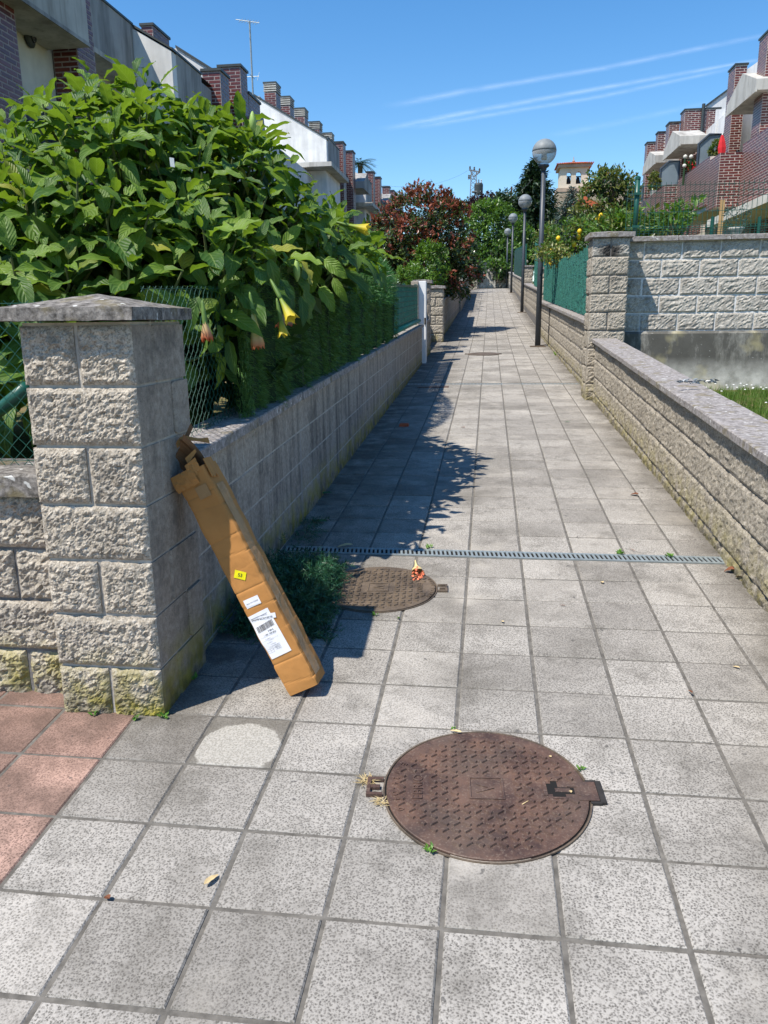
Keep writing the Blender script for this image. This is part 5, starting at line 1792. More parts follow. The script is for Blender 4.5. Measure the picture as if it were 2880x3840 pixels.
pl = AXS(*C1(180, 235), -6.39)
o = mobj('wall_light', me, H.t); o.matrix_basis = Matrix.Translation(pl - wloc(H.t)) @ Matrix.Rotation(R(90), 4, 'Y') @ Matrix.Scale(1.35, 4, (1, 0, 0)) @ Matrix.Scale(1.0, 4)
bl_ = MB(); bl_.lathe([(.07, .082), (.06, .10), (.02, .115)], (0, 0, 0), 16)
o2 = mobj('wall_light_glass', bl_.mesh('wall_light_glass', M['glass'], True), o)
H.box('parapet', -6.55, -6.05, 12.445, 14.0, 5.68, 6.455, 'concrete')
H.box('parapet_ledge', -6.55, -6.02, 12.445, 14.0, 5.60, 5.675, 'concrete_lt')
H.box('coping', -6.60, -6.03, 12.44, 14.01, 6.456, 6.49, 'zinc')
H.box('wall', -6.8, -6.5, 12.445, 14.0, 3.3, 5.595, 'wall_cream')
H.bbox(-6.8, -6.45, 12.446, 14.0, gA - .2, 3.3, ('+X',), None, False, 'wall')
H.poly('roof', [(-6.56, 6.44), (-12, 8.2), (-12, 6.4), (-6.56, 6.4)], 'y', 6.0, 14.0, 'roof')
H.done()

gB = zl(17)
H = House('second left terraced house with white gable return and two brick towers', (-9, 18, gB))
H.poly('gable_wall', [(-6.12, 6.455), (-5.4, 6.04), (-5.4, gB), (-9, gB), (-9, 8.1)], 'y', 14.02, 14.22, 'wall_white')
H.box('parapet', -5.65, -5.4, 14.225, 15.45, 5.15, 6.06, 'concrete')
H.box('coping', -5.68, -5.38, 14.03, 15.46, 6.065, 6.10, 'zinc')
mb = MB(); mb.prism([(-6.15, 6.50), (-5.37, 6.05), (-5.37, 6.08), (-6.15, 6.54)], 'y', 14.0, 14.25); mb.build('coping', M['zinc'], H.t, fix=True)
H.box('wall', -5.9, -5.5, 14.25, 20.5, gB - .2, 5.2, 'wall_cream')
H.bbox(-5.77, -5.4, 16.58, 17.11, gB - .2, 6.45)
H.bbox(-5.88, -5.4, 17.96, 18.46, gB - .2, 6.92)
p7 = AXS(931.7, 353, -5.4)
H.bbox(-5.78, -5.4, p7.y, p7.y + .9, gB - .2, p7.z)
H.hood(-5.1, 18.7, p7.y - .05, p7.z - 1.05, .62, 1, .7, 'concrete')
H.box('wall', -12, -5.9, 14.23, 27.2, gB - .2, 6.3, 'wall_white')
H.box('parapet', -5.9, -5.6, 15.46, 16.57, 5.0, 6.1, 'concrete')
H.poly('roof', [(-5.6, 6.2), (-9.5, 8.4), (-9.5, 6.2)], 'y', 14.23, 20.5, 'roof')
pa, pb2, pc = AS(645, 186, 17.2), AS(660, 180, 17.2), AS(800, 268, 17.2)
H.poly('gable_wall', [(pa.x, pa.z), (pb2.x, pb2.z), (pc.x, pc.z), (pc.x, 5.5), (pa.x, 5.5)], 'y', 17.2, 17.4, 'wall_white')
mb = MB(); mb.prism([(pb2.x, pb2.z), (pc.x, pc.z), (pc.x, pc.z + .05), (pb2.x, pb2.z + .05)], 'y', 17.17, 17.42); mb.build('coping', M['zinc'], H.t, fix=True)
e8 = AS(529, 98, 18); e8b = AS(572, 98, 18)
H.chimney(e8.x, e8b.x, 18, 18.9, 6.8, e8.z, False)
mast = MB(); m0, m1 = AS(949, 360, 21), AS(941, 78, 21)
m1.x = m0.x
mast.tube([m0 - Vector((0, 0, .8)), m1], .022, 8); mast.build('antenna_mast', M['galv'], H.t)
el = MB()
for k in range(7):
    c = m1 + Vector((-.05 - .07 * k + .25, 0, -.05 + .012 * k))
    el.tube([c + Vector((0, -.18, -.1)), c + Vector((0, .18, .1))], .006, 4)
el.tube([m1 + Vector((-.35, 0, .05)), m1 + Vector((.25, 0, -.06))], .009, 5)
for z_ in (1.25, 1.95):
    el.tube([m1 + Vector((-.18, 0, -z_)), m1 + Vector((.18, 0, -z_))], .008, 5); el.tube([m1 + Vector((0, -.2, -z_)), m1 + Vector((0, .2, -z_))], .008, 5)
    el.tube([m1 + Vector((-.16, -.1, -z_ - .12)), m1 + Vector((-.16, .1, -z_ + .12))], .006, 4); el.tube([m1 + Vector((.16, -.1, -z_ - .12)), m1 + Vector((.16, .1, -z_ + .12))], .006, 4)
stuff(el.build('antenna_element', M['galv'], H.t))
H.done()

gC = zl(28)
H = House('left terraced house with large white sunlit gable and a row of slatted chimneys', (-9, 29, gC))
H.poly('gable_wall', [(-7.9, 8.86), (-5.4, 7.41), (-5.4, 6.56), (-7.9, 6.56)], 'y', 27.26, 27.5, 'wall_white')
mb = MB(); mb.prism([(-7.95, 8.90), (-5.37, 7.40), (-5.37, 7.45), (-7.95, 8.96)], 'y', 27.23, 27.55); mb.build('coping', M['zinc'], H.t, fix=True)
H.box('parapet', -5.7, -5.4, 27.505, 29.6, 6.56, 7.50, 'concrete')
H.box('coping', -5.73, -5.38, 27.56, 29.62, 7.503, 7.54, 'zinc')
H.box('slab', -7.6, -5.08, 26.4, 29.6, 6.42, 6.555, 'concrete_lt')
H.box('wall', -7.9, -5.4, 27.12, 29.6, 5.32, 6.415, 'wall_white')
H.bbox(-7.9, -5.42, 27.14, 29.6, gC - .2, 5.31, ('-Y', '+X'), None, False, 'wall')
w0, w1 = AS(*C2(735, 850), 27.12), AS(*C2(940, 1075), 27.12)
H.box('window_frame', w0.x, w1.x, 27.09, 27.118, w1.z - .03, w0.z + .03, 'zinc')
k = 0
while w1.z + k * .06 < w0.z - .03:
    H.box('shutter_slat', w0.x + .03, w1.x - .03, 27.07, 27.088, w1.z + k * .06, w1.z + k * .06 + .052, 'shutter'); k += 1
H.box('wall', -12, -7.6, 27.3, 33, gC - .2, 8.8, 'wall_white')
H.poly('roof', [(-5.7, 7.35), (-9.5, 9.5), (-9.5, 7.3)], 'y', 27.52, 48, 'roof')
for a, b, t_, Y in ((600, 690, 125, 27.9), (715, 800, 235, 30), (835, 915, 325, 32.5), (950, 1030, 430, 35.5), (1050, 1125, 517, 39)):
    q0, q1 = AS(*C2(a, t_), Y), AS(*C2(b, t_), Y)
    H.chimney(q0.x, q1.x, Y, Y + .6, q0.z - 1.4, q0.z)
H.done()
for i, (ul, uc, ur, vt, u2, v2, nm) in enumerate(((1150, 1215, 1230, 590, 1290, 660, 'left terraced house with paired brick piers just beyond the white gable'),
                                                  (1395, 1450, 1462, 820, 1503, 862, 'second-to-last visible left terraced house, half hidden by the red-leaved tree'),
                                                  (1520, 1575, 1581, 935, 1610, 965, 'farthest visible left terraced house, just left of the red-leaved tree'))):
    a = AXS(*C2(uc, vt), -5.4); b = AXS(*C2(u2, v2), -5.4)
    y0, y1 = a.y, b.y
    gz = zl(y0)
    H = House(nm, (-8, y0 + 2, gz))
    xl = AS(*C2(ul, vt), y0).x
    H.bbox(xl, -5.4, y0, y0 + .55, gz - .2, a.z)
    H.bbox(xl, -5.4, y1, y1 + .55, gz - .2, b.z)
    span = (y1 - y0)
    H.hood(-5.05, y1 + .6, y1 + 2.3, b.z - 1.25, .70, 1, .85, 'concrete')
    H.box('wall', -12, -6.0, y0 + .1, y1 + 6, gz - .2, a.z - .9, 'wall_white')
    H.bbox(-6.0, -5.72, y0 + .56, y1 - .01, gz - .2, a.z - 1.0, ('+X',), None, True, 'wall')
    H.box('wall', -5.95, -5.7, y1 + .56, y1 + 2.4, b.z - 2.6, b.z - 1.3, 'wall_cream')
    yr = y1 + 2.6 + .3 * span
    H.poly('gable_wall', [(-6.6, b.z + .25), (-5.4, b.z - .42), (-5.4, b.z - 1.5), (-6.6, b.z - 1.5)], 'y', yr, yr + .2, 'wall_white')
    H.box('parapet', -5.7, -5.4, yr + .205, yr + 1.9, b.z - 1.5, b.z - .40, 'concrete')
    H.box('coping', -5.73, -5.38, yr + .02, yr + 1.92, b.z - .397, b.z - .36, 'zinc')
    H.box('slab', -6.8, -5.0, yr - .7, yr + 2.0, b.z - 1.66, b.z - 1.52, 'concrete_lt')
    H.box('wall', -6.6, -5.45, yr, yr + 1.9, b.z - 3.0, b.z - 1.67, 'wall_white')
    H.box('window', -5.448, -5.43, yr + .5, yr + 1.3, b.z - 2.7, b.z - 1.8, 'glass')
    H.bbox(-5.9, -4.9, y1 + .8, y1 + 2.2, b.z - 3.6, b.z - 2.75, ('-Y', '+X'), None, True, 'balcony_parapet')
    H.box('balcony_wall', -5.9, -4.9, y1 + 2.21, yr + 2, b.z - 3.7, b.z - 2.95, 'wall_white')
    H.done()

# ------------------------------------------------------------------ right row
def rbox_pts(ul, uc, ur, vt, X):
    a = AXS(*C4(ul, vt), X); b = AXS(*C4(uc, vt), X)
    x1 = AS(*C4(ur, vt), b.y).x
    return b.y, a.y, x1, b.z            # near y, far y, right x, top z
def rhood(H, pl, pr_, pk, X):
    a, b, c = AXS(*C4(*pl), X), AXS(*C4(*pr_), X), AXS(*C4(*pk), X)
    z0 = (a.z + b.z) / 2
    H.hood(X, b.y, a.y, z0, c.z - z0, -1, .9)
    return b.y, a.y, z0
def divider(H, ul, ur, vt, vb, Y, cut=.55):
    a, b = AS(*C4(ul, vb), Y), AS(*C4(ur, vt), Y)
    x0, x1, z0, z1 = a.x, b.x, a.z, b.z
    w = x1 - x0; c = w * cut * .8
    H.poly('balcony_divider', [(x0, z0), (x1, z0), (x1, z1), (x0 + c, z1), (x0, z1 - c * .85)], 'y', Y, Y + .05, 'grey_panel')
    mb = MB(); pts = [(x0, Y - .012, z0), (x0, Y - .012, z1 - c * .85), (x0 + c, Y - .012, z1), (x1, Y - .012, z1), (x1, Y - .012, z0)]
    mb.tube(pts, .035, 6); mb.build('divider_frame', M['shutter'], H.t)
gR = 2.0
H = House('nearest right-hand brick house with long glazed parapet and concrete gable hood', (9, 21, gR))
sn = lambda p: p.z > 4.3
XT = 7.0
t5 = AXS(*C4(1595, 110), XT)
H.bbox(XT, 9.5, t5.y - .7, t5.y, gR, t5.z, ('-Y', '-X'), None)
y0, y1, x1, zt = rbox_pts(1360, 1410, 1500, 300, XT)
H.bbox(XT, x1, y0, y1, gR, zt, ('-Y', '-X'), None)
hy0, hy1, hz = rhood(H, (1335, 660), (1560, 525), (1447, 378), XT - .28)
H.box('wall', XT + .85, 13, 18.5, y1, gR, zt - .6, 'wall_white')
H.bbox(XT + .7, XT + .86, t5.y, y0, gR, hz, ('-X',), None, False, 'wall')
H.box('window_frame', XT + .66, XT + .69, t5.y + .2, t5.y + 1.5, 4.9, hz - .6, 'zinc')
H.box('window', XT + .64, XT + .66, t5.y + .27, t5.y + 1.43, 4.97, hz - .67, 'glass')
H.box('lintel_wall', XT + .6, XT + .69, t5.y + .02, t5.y + 1.7, hz - .58, hz - .02, 'wall_cream')
ga, gb = AS(*C4(1478, 345), y1 - .3), AS(*C4(1580, 262), y1 - .3)
H.poly('gable_wall', [(ga.x, ga.z), (gb.x + .8, gb.z + .5), (gb.x + .8, 6), (ga.x, 6)], 'y', y1 - .3, y1 - .1, 'wall_white')
# front parapet
pn = AXS(*C4(1465, 880), 6.55)
H.bbox(6.55, 6.75, 15.5, 23.20, 4.22, 5.95, ('-X',), sn, False, 'balcony_parapet')
pc = AXS(*C4(1285, 985), 6.0); pcb = AXS(*C4(1262, 1398), 6.0)
H.bbox(6.0, 6.75, 23.21, 24.2, pcb.z, pc.z, ('-Y', '-X'), sn, False, 'balcony_parapet')
H.box('soffit', 6.05, 9.5, 15.5, 24.2, 4.02, 4.215, 'wall_cream')
H.bbox(8.3, 8.6, 15.5, 24.2, 1.9, 4.01, ('-X',), None, False, 'wall')
H.box('porch_opening', 8.25, 8.285, 18.0, 22.0, 2.0, 3.7, 'glass')
H.bbox(7.0, 7.4, 22.3, 22.7, 1.9, 4.01, ('-Y', '-X'), None, False, 'brick_pier')
H.poly('roof', [(XT + .85, zt - .6), (13, 9.6), (13, zt - .6)], 'y', 18.5, y1, 'roof')
mb = MB(); mb.lathe([(.10, 0), (.10, -.04), (.07, -.07)], (6.9, 21.4, 4.01), 14); mb.build('ceiling_light', M['white'], H.t)
H.done()
H = House('middle right-hand brick house with red parasol and grey balcony dividers', (9, 27, gR + .3))
sn = lambda p: p.z > 4.6 and p.y < 27.5
XT = 7.0
y0, y1, x1, zt = rbox_pts(985, 1015, 1290, 650, XT)
H.bbox(XT, x1, y0, y1, gR, zt, ('-Y', '-X'), sn)
dpy = y0 - .06
dx_ = AS(*C4(1152, 700), dpy).x
mb = MB(); mb.tube([(dx_, dpy, 4.5), (dx_, dpy, AS(*C4(1152, 600), dpy).z)], .06, 10); mb.build('downpipe', M['zinc'], H.t)
zp2 = AXS(*C4(1125, 1072), 6.0).z; zb2 = AXS(*C4(1110, 1425), 6.0).z
H.bbox(6.0, 6.2, 24.21, 28.0, zb2, zp2, ('-X',), sn, False, 'balcony_parapet')
H.poly('soffit', [(24.21, zb2 - .12), (28, zb2 - .12), (28, zb2 - .005), (24.21, zb2 - .005)], 'x', 6.05, 9, 'wall_cream')
H.bbox(8.2, 8.5, 24.3, 33, 1.9, 4.5, ('-X',), None, False, 'wall')
H.box('lintel_band', 7.0, 7.2, 24.4, 29.5, 4.0, 4.3, 'wall_cream')
H.bbox(6.9, 7.2, 24.4, 28.5, 3.75, 3.98, ('-X',), None, False, 'beam')
H.box('wall', XT + .8, 13, 27.2, 33.5, gR, zt - .7, 'wall_white')
ga, gb = AS(*C4(1175, 625), y0 + .4), AS(*C4(1345, 500), y0 + .4)
H.poly('gable_wall', [(ga.x, ga.z), (gb.x, gb.z), (gb.x, 5), (ga.x, 5)], 'y', y0 + .4, y0 + .6, 'wall_white')
mb = MB(); mb.prism([(ga.x, ga.z), (gb.x, gb.z), (gb.x, gb.z + .07), (ga.x, ga.z + .07)], 'y', y0 + .35, y0 + .65); mb.build('coping', M['zinc'], H.t, fix=True)
wq = y0 - 1.5
H.box('return_wall', AS(*C4(1255, 700), wq).x, AS(*C4(1345, 700), wq).x, wq, wq + .12, 5, AS(*C4(1330, 640), wq).z, 'wall_white')
XT = 6.6
y0, y1, x1, zt = rbox_pts(870, 895, 975, 750, XT)
H.bbox(XT, x1, y0, y1, gR, zt, ('-Y', '-X'), None)
hy0, hy1, hz = rhood(H, (845, 1010), (970, 940), (905, 825), XT - .28)
H.bbox(XT + .7, XT + .85, 30, y0, gR, hz, ('-X',), None, False, 'wall')
H.poly('roof', [(7.8, 8.0), (13, 10), (13, 8.0)], 'y', 27.2, 33.5, 'roof')
divider(H, 1107, 1305, 835, 1085, 25.75)
divider(H, 815, 972, 1045, 1240, 31.0)
pr0, pr1 = AS(*C4(1300, 985), 24.4), AS(*C4(1304, 842), 24.4)
M['red_cloth'] = m_flat('red_cloth', (.55, .025, .03), .7, .15, 8)
H.done()
par = thing('parasol', 'folded red parasol on the right-hand balcony beside a grey divider', 'parasol', tuple(pr0))
mb = MB(); mb.tube([pr0 - Vector((0, 0, .6)), pr1 + Vector((0, 0, .08))], .018, 8); mb.build('pole', M['white'], par)
mb = MB(); n = 10
for f, r_ in ((0, .075), (.3, .085), (.6, .065), (.9, .035), (1, .015)):
    c = pr0.lerp(pr1, f)
    for k in range(n):
        a = 2 * math.pi * k / n; rr = r_ * (1 + .3 * (k % 2)); mb.v.append((c.x + rr * math.cos(a), c.y + rr * math.sin(a), c.z))
for j in range(4):
    for k in range(n): mb.f.append((j * n + k, j * n + (k + 1) % n, (j + 1) * n + (k + 1) % n, (j + 1) * n + k)); mb.m.append(0)
mb.build('cloth', M['red_cloth'], par)
H = House('farthest right-hand brick house with concrete gable hood, behind the olive-green tree', (9, 36, gR + .6))
XT = 6.6
y0, y1, x1, zt = rbox_pts(790, 806, 865, 825, XT)
H.bbox(XT, x1, y0, y1, gR, zt, ('-Y', '-X'), None)
XT = 6.4
y0b, y1b, x1b, ztb = rbox_pts(705, 722, 785, 905, XT)
H.bbox(XT, x1b, y0b, y1b, gR, ztb, ('-Y', '-X'), None)
hy0, hy1, hz = rhood(H, (683, 1138), (778, 1070), (735, 975), XT - .28)
H.box('wall', 7.4, 13, 33.6, y1b + 1, gR, 8.0, 'wall_white')
H.bbox(7.2, 7.39, 33.6, y1b, gR, hz, ('-X',), None, False, 'wall')
zm_ = AXS(*C4(880, 1215), 5.6).z
ye = AXS(*C4(640, 1365), 5.6).y
H.bbox(5.6, 6.3, 28.02, ye, 3.4, zm_, ('-X', '-Y'), None, False, 'balcony_parapet')
x3 = AS(*C4(600, 1390), ye).x
zf3 = AS(*C4(640, 1365), ye).z
H.bbox(x3, 6.2, ye + .01, AXS(*C4(485, 1440), x3).y, 3.4, zf3, ('-X', '-Y'), None, False, 'balcony_parapet')
H.poly('roof', [(7.4, 8.0), (13, 10), (13, 8.0)], 'y', 33.6, y1b + 1, 'roof')
divider(H, 550, 690, 1240, 1365, ye + 1.0)
H.done()
# balcony plants
for i, (label, q, Y, mt, n_) in enumerate((('round clipped shrub beside the red parasol on the balcony', (1253, 955, 30, 44), 25.2, 'leaf_olive', 500),
                                           ('pale green bush on the balcony left of the middle grey divider', (775, 1205, 30, 55), 30.6, 'leaf_olive', 600),
                                           ('yellowish bush at the foot of the leftmost grey balcony divider', (580, 1370, 32, 22), 35.6, 'leaf_pale', 500))):
    u, v = C4(q[0], q[1])
    b = blob(u / DS, v / DS, q[2] / 2.074 / DS, q[3] / 2.074 / DS, Y)
    t = thing('balcony_plant', label, 'plant', tuple(b[0] - Vector((0, 0, b[1].z))))
    crown(t, [b], n_, .10, .05, [M[mt], M['leaf_mid']], lambda p, v, g_, f: g_.choice((0, 0, 1)), g, .07, 10)
    mb = MB(); mb.lathe([(.10, 0), (.14, .22), (.13, .23)], tuple(b[0] - Vector((0, 0, b[1].z + .25))), 12); mb.build('pot', M['concrete'], t)
cor = thing('flower_display', 'balcony flower box with red blooms and pale ball ornaments on dark stems', 'flowers', tuple(AS(*C4(1045, 1110), 26.9)))
g2 = random.Random(9)
fb = MB()
for k in range(260):
    c = AS(*C4(1050 + g2.uniform(-38, 38), 1080 + g2.uniform(-32, 30)), 26.9 + g2.uniform(-.1, .1))
    leaf_card(fb, c, rdir(g2), rdir(g2), .09, .05, 0 if k % 3 else 1)
stuff(fb.build('blooms', [M['leaf_mid'], M['red_cloth']], cor))
for (x, y) in ((1016, 1012), (1062, 1012), (1010, 1082)):
    c = AS(*C4(x, y), 26.8)
    mb = MB(); mb.lathe([(.01, -.065), (.05, -.04), (.066, 0), (.05, .04), (.01, .065)], tuple(c), 10); mb.build('ball', M['wall_cream'], cor, True)
    mb = MB(); mb.tube([c - Vector((0, 0, .06)), c - Vector((0, 0, .55))], .035, 6); mb.build('stem', M['leaf_dark'], cor)

# ------------------------------------------------------------------ church tower
M['stone_tower'] = m_flat('pale_tower_stone', (.60, .53, .42), .9, .12, .6, .5, 4, .05)
M['stone_rub'] = m_flat('rubble_stone', (.40, .33, .24), .9, .3, 1.2, .6, 4, .1)
M['stone_cornice'] = m_flat('reddish_cornice_stone', (.42, .32, .24), .9, .15, .8)
M['roof_tile'] = m_flat('red_roof_tile', (.48, .115, .05), .8, .25, .8, .4, 3, .05)
M['bronze'] = m_flat('bell_bronze', (.02, .022, .028), .45, .2, 2, spec=.5)
TY_ = 150.0
def T(x, y): return AS(*C4(x, y), TY_)
ch = thing('church_tower', 'pale stone church tower with two bell arches and red tiled roof', 'church', (T(150, 1300).x, TY_ + 4, 5))
xl, xr = T(47, 1100).x, T(265, 1100).x
zt = T(150, 1095).z; zm = T(150, 1255).z
dpt = xr - xl
# bell stage: front wall with two arched openings built as piers + spandrels
def arch_wall(y0, y1, name):
    a0, a1 = T(95, 1130).x, T(130, 1130).x
    b0, b1 = T(168, 1130).x, T(208, 1130).x
    zb = T(100, 1225).z; zs = T(100, 1150).z; zc = T(100, 1128).z
    mb = MB()
    for (p, q) in ((xl, a0), (a1, b0), (b1, xr)):
        mb.box(p, q, y0, y1, zm, zt)
    mb.box(a0, a1, y0, y1, zm, zb); mb.box(b0, b1, y0, y1, zm, zb)
    for (p, q) in ((a0, a1), (b0, b1)):
        n = 10; c = (p + q) / 2; r_ = (q - p) / 2
        arc = [(c - r_ * math.cos(math.pi * k / n), zs + (zc - zs) * math.sin(math.pi * k / n)) for k in range(n + 1)]
        for k in range(n):
            (xa, za), (xb, zb_) = arc[k], arc[k + 1]
            mb.hexa([(xa, y0, za), (xb, y0, zb_), (xb, y1, zb_), (xa, y1, za), (xa, y0, zt), (xb, y0, zt), (xb, y1, zt), (xa, y1, zt)])
    return mb.build(name, M['stone_tower'], ch)
arch_wall(TY_, TY_ + .9, 'bell_wall')
for (p, q) in ((xl, xl + .6), (xr - .6, xr)):
    mb = MB(); mb.box(p, q, TY_ + dpt - .9, TY_ + dpt, zm, zt); mb.build('bell_wall', M['stone_tower'], ch)
for (p, q) in ((xl, xl + .7), (xr - .7, xr)):
    mb = MB(); mb.box(p, q, TY_ + .905, TY_ + dpt - .905, zm, zt); mb.build('bell_wall', M['stone_tower'], ch)
mb = MB(); mb.box(xl - .45, xr + .45, TY_ - .45, TY_ + dpt + .45, zt + .01, zt + .55); mb.build('eaves', M['stone_cornice'], ch)
ap = T(160, 1052).z; mb = MB(); cxm = (xl + xr) / 2
ze = zt + .56
mb.v = [(xl - .75, TY_ - .75, ze), (xr + .75, TY_ - .75, ze), (xr + .75, TY_ + dpt + .75, ze), (xl - .75, TY_ + dpt + .75, ze), (cxm, TY_ + dpt / 2, ap + .3)]
mb.f = [(0, 1, 4), (1, 2, 4), (2, 3, 4), (3, 0, 4), (3, 2, 1, 0)]; mb.m = [0] * 5
mb.build('roof', M['roof_tile'], ch)
rr = MB()
for k in range(21):
    f = k / 20; x = xl - .7 + (xr - xl + 1.4) * f
    top = Vector((cxm + (x - cxm) * .03, TY_ + dpt / 2 - .1, ap + .32)) if False else None
    e = Vector((x, TY_ - .77, ze + .06))
    h_ = 1 - abs(x - cxm) / (xr + .75 - cxm)
    tpt = Vector((x, TY_ - .75 + (dpt / 2 + .75) * h_, ze + (ap + .3 - ze) * h_ + .06))
    rr.tube([e, tpt], .11, 5)
stuff(rr.build('roof_ridge_tile', M['roof_tile'], ch))
mb = MB(); mb.lathe([(.28, 0), (.2, .25), (.28, .4), (.08, .55), (.05, 1.1)], (cxm, TY_ + dpt / 2, ap + .2), 8); mb.build('finial', M['stone_cornice'], ch)
zl_ = T(150, 1285).z
mb = MB(); mb.box(xl - .6, xr + .6, TY_ - .6, TY_ + dpt + .6, zl_, zm - .01); mb.build('cornice', M['stone_cornice'], ch)
mb = MB(); mb.box(xl - .5, xr + .5, TY_ - .5, TY_ + dpt + .5, 5, zl_ - .01); mb.build('tower_base', M['stone_rub'], ch)
for u in (114, 188):
    c = T(u, 1180)
    mb = MB(); mb.lathe([(.52, -.62), (.44, -.45), (.33, .0), (.28, .3), (.1, .42)], (c.x, TY_ + 1.6, c.z), 14); mb.build('bell', M['bronze'], ch, True)
    mb = MB(); mb.box(c.x - .75, c.x + .75, TY_ + 1.5, TY_ + 1.7, c.z + .42, c.z + .62); mb.build('bell_yoke', M['bronze'], ch)
nv = thing('church_nave', 'red tiled church roof partly hidden behind the olive-green tree', 'church', (T(300, 1300).x + 4, TY_ + 2, 5))
mb = MB(); p0, p1 = T(245, 1300), T(420, 1160)
mb.prism([(p0.x, p0.z), (p1.x, p1.z), (p1.x + 9, p0.z - 1), (p1.x + 9, 5), (p0.x, 5)], 'y', TY_ - 1.5, TY_ + 14); mb.build('wall', M['stone_rub'], nv, fix=True)
mb = MB(); mb.prism([(p0.x - .6, p0.z - .2), (p1.x, p1.z + .25), (p1.x, p1.z + .6), (p0.x - .6, p0.z + .15)], 'y', TY_ - 1.9, TY_ + 14.2); mb.build('roof', M['roof_tile'], nv, fix=True)
cl = AS(*C4(235, 1340), 128)
ch2 = thing('chapel', 'small red tiled roof at the church tower foot, behind the grey-blue spruce', 'chapel', (cl.x, 128, 5))
mb = MB(); mb.prism([(cl.x - 2.4, cl.z - 1.0), (cl.x, cl.z + .4), (cl.x + 3, cl.z - 1.2)], 'y', 128, 134); mb.build('roof', M['roof_tile'], ch2, fix=True)
mb = MB(); mb.box(cl.x - 2.2, cl.x + 2.8, 128.2, 133.8, 5, cl.z - 1.2); mb.build('wall', M['stone_rub'], ch2)

# ------------------------------------------------------------------ pylon, wires, pole
def C3(x, y): return 1350 + x / 1.8433, 500 + y / 1.8433
PYY = 170.0
M['pylon'] = m_flat('grey_steel_lattice', (.20, .21, .22), .6, .1, 4)
py_ = thing('pylon', 'steel lattice power pylon with a transformer on the skyline', 'pylon', tuple(AS(*C3(788, 480), PYY)))
tp_, bt_ = AS(*C3(786, 262), PYY), AS(*C3(788, 480), PYY)
bt_.z -= 8; w0, w1 = .48, 1.15
def lvl(f):
    c = bt_.lerp(tp_, f); w = w1 + (w0 - w1) * f
    return [c + Vector((sx * w, sy * w, 0)) for sx, sy in ((-1, -1), (1, -1), (1, 1), (-1, 1))]
for k in range(4):
    mb = MB(); mb.tube([lvl(0)[k], lvl(1)[k]], .10, 4); mb.build('leg', M['pylon'], py_)
la = MB(); N = 16
for j in range(N):
    a, b = lvl(j / N), lvl((j + 1) / N)
    for k in range(4):
        k2 = (k + 1) % 4
        la.tube([a[k], b[k2]] if j % 2 else [a[k2], b[k]], .055, 4, cap=False)
stuff(la.build('brace', M['pylon'], py_))
ar = MB()
tl, tr_, tm = AS(*C3(758, 252), PYY), AS(*C3(828, 268), PYY), AS(*C3(786, 300), PYY)
for o_ in (-.45, .45):
    q = Vector((0, o_, 0))
    ar.tube([tl + q, tr_ + q], .08, 4); ar.tube([tl + q, tm + q], .08, 4); ar.tube([tr_ + q, tm + q], .08, 4)
    for f in (.2, .4, .6, .8): ar.tube([tl.lerp(tr_, f) + q, tl.lerp(tm, f) + q if f < .5 else tr_.lerp(tm, 1 - f) + q], .05, 4)
xa = AS(*C3(748, 312), PYY); ar.tube([xa, AS(*C3(800, 318), PYY)], .09, 4)
stuff(ar.build('cross_arm', M['pylon'], py_))
for (x, y) in ((760, 240), (790, 245), (826, 255), (752, 300), (764, 300)):
    c = AS(*C3(x, y), PYY); mb = MB(); mb.lathe([(.05, -.5), (.2, -.4), (.12, -.25), (.2, -.1), (.12, .05), (.2, .2), (.05, .4)], tuple(c), 8); mb.build('insulator', M['zinc'], py_)
c = AS(*C3(820, 380), PYY)
mb = MB(); mb.lathe([(.6, -1.2), (.85, -1.15), (.9, .6), (.8, .9), (.3, 1.0)], tuple(c), 14); mb.build('transformer', M['zinc'], py_)
for k in range(3):
    mb = MB(); mb.lathe([(.08, 0), (.16, .2), (.08, .4), (.14, .6), (.04, .8)], (c.x - .5 + k * .5, c.y, c.z + .9), 7); mb.build('bushing', M['concrete_lt'], py_)
mb = MB(); s0, s1 = AS(*C3(775, 404), PYY), AS(*C3(836, 404), PYY); mb.box(s0.x, s1.x, PYY - .8, PYY + .8, s0.z - .15, s0.z + .05); mb.build('platform', M['pylon'], py_)
pp0, pp1 = AS(*C3(1047, 520), 120), AS(*C3(1048, 368), 120)
pp0.z -= 3; pp0.x = pp1.x
up_ = thing('utility_pole', 'wooden utility pole between the pylon and the tall conifer', 'pole', tuple(pp0))
mb = MB(); mb.tube([pp0, pp1], [.17, .13], 10); mb.build('pole', M['bark'], up_)
mb = MB(); mb.tube([pp1 + Vector((0, 0, -.4)), pp1 + Vector((1.3, -.3, .3))], .05, 6); mb.build('lamp_arm', M['galv'], up_)
mb = MB(); mb.lathe([(.05, -.1), (.22, -.06), (.2, .05), (.06, .1)], tuple(pp1 + Vector((1.5, -.3, .35))), 8); mb.build('lamp_head', M['galv'], up_)
def wire(a, b, sag, r, label):
    pts = []
    for k in range(17):
        f = k / 16; p = a.lerp(b, f); p.z -= sag * 4 * f * (1 - f); pts.append(p)
    mb = MB(); mb.tube(pts, r, 4)
    return tag(mb.build('power_line', M['iron_dark']), label, 'wire', 'power lines on the skyline', 'thing')
wire(AS(*C3(790, 430), PYY), AS(*C3(640, 460), 150), .8, .045, 'upper low power line left of the pylon, above the red-leaved tree')
wire(AS(*C3(790, 440), PYY), AS(*C3(560, 492), 120), 1.0, .035, 'lowest power line left of the pylon, dipping behind the red-leaved tree')
wire(AS(*C3(790, 415), PYY), AS(*C3(1047, 375), 120), 1.6, .045, 'sagging power line from the pylon to the utility pole')
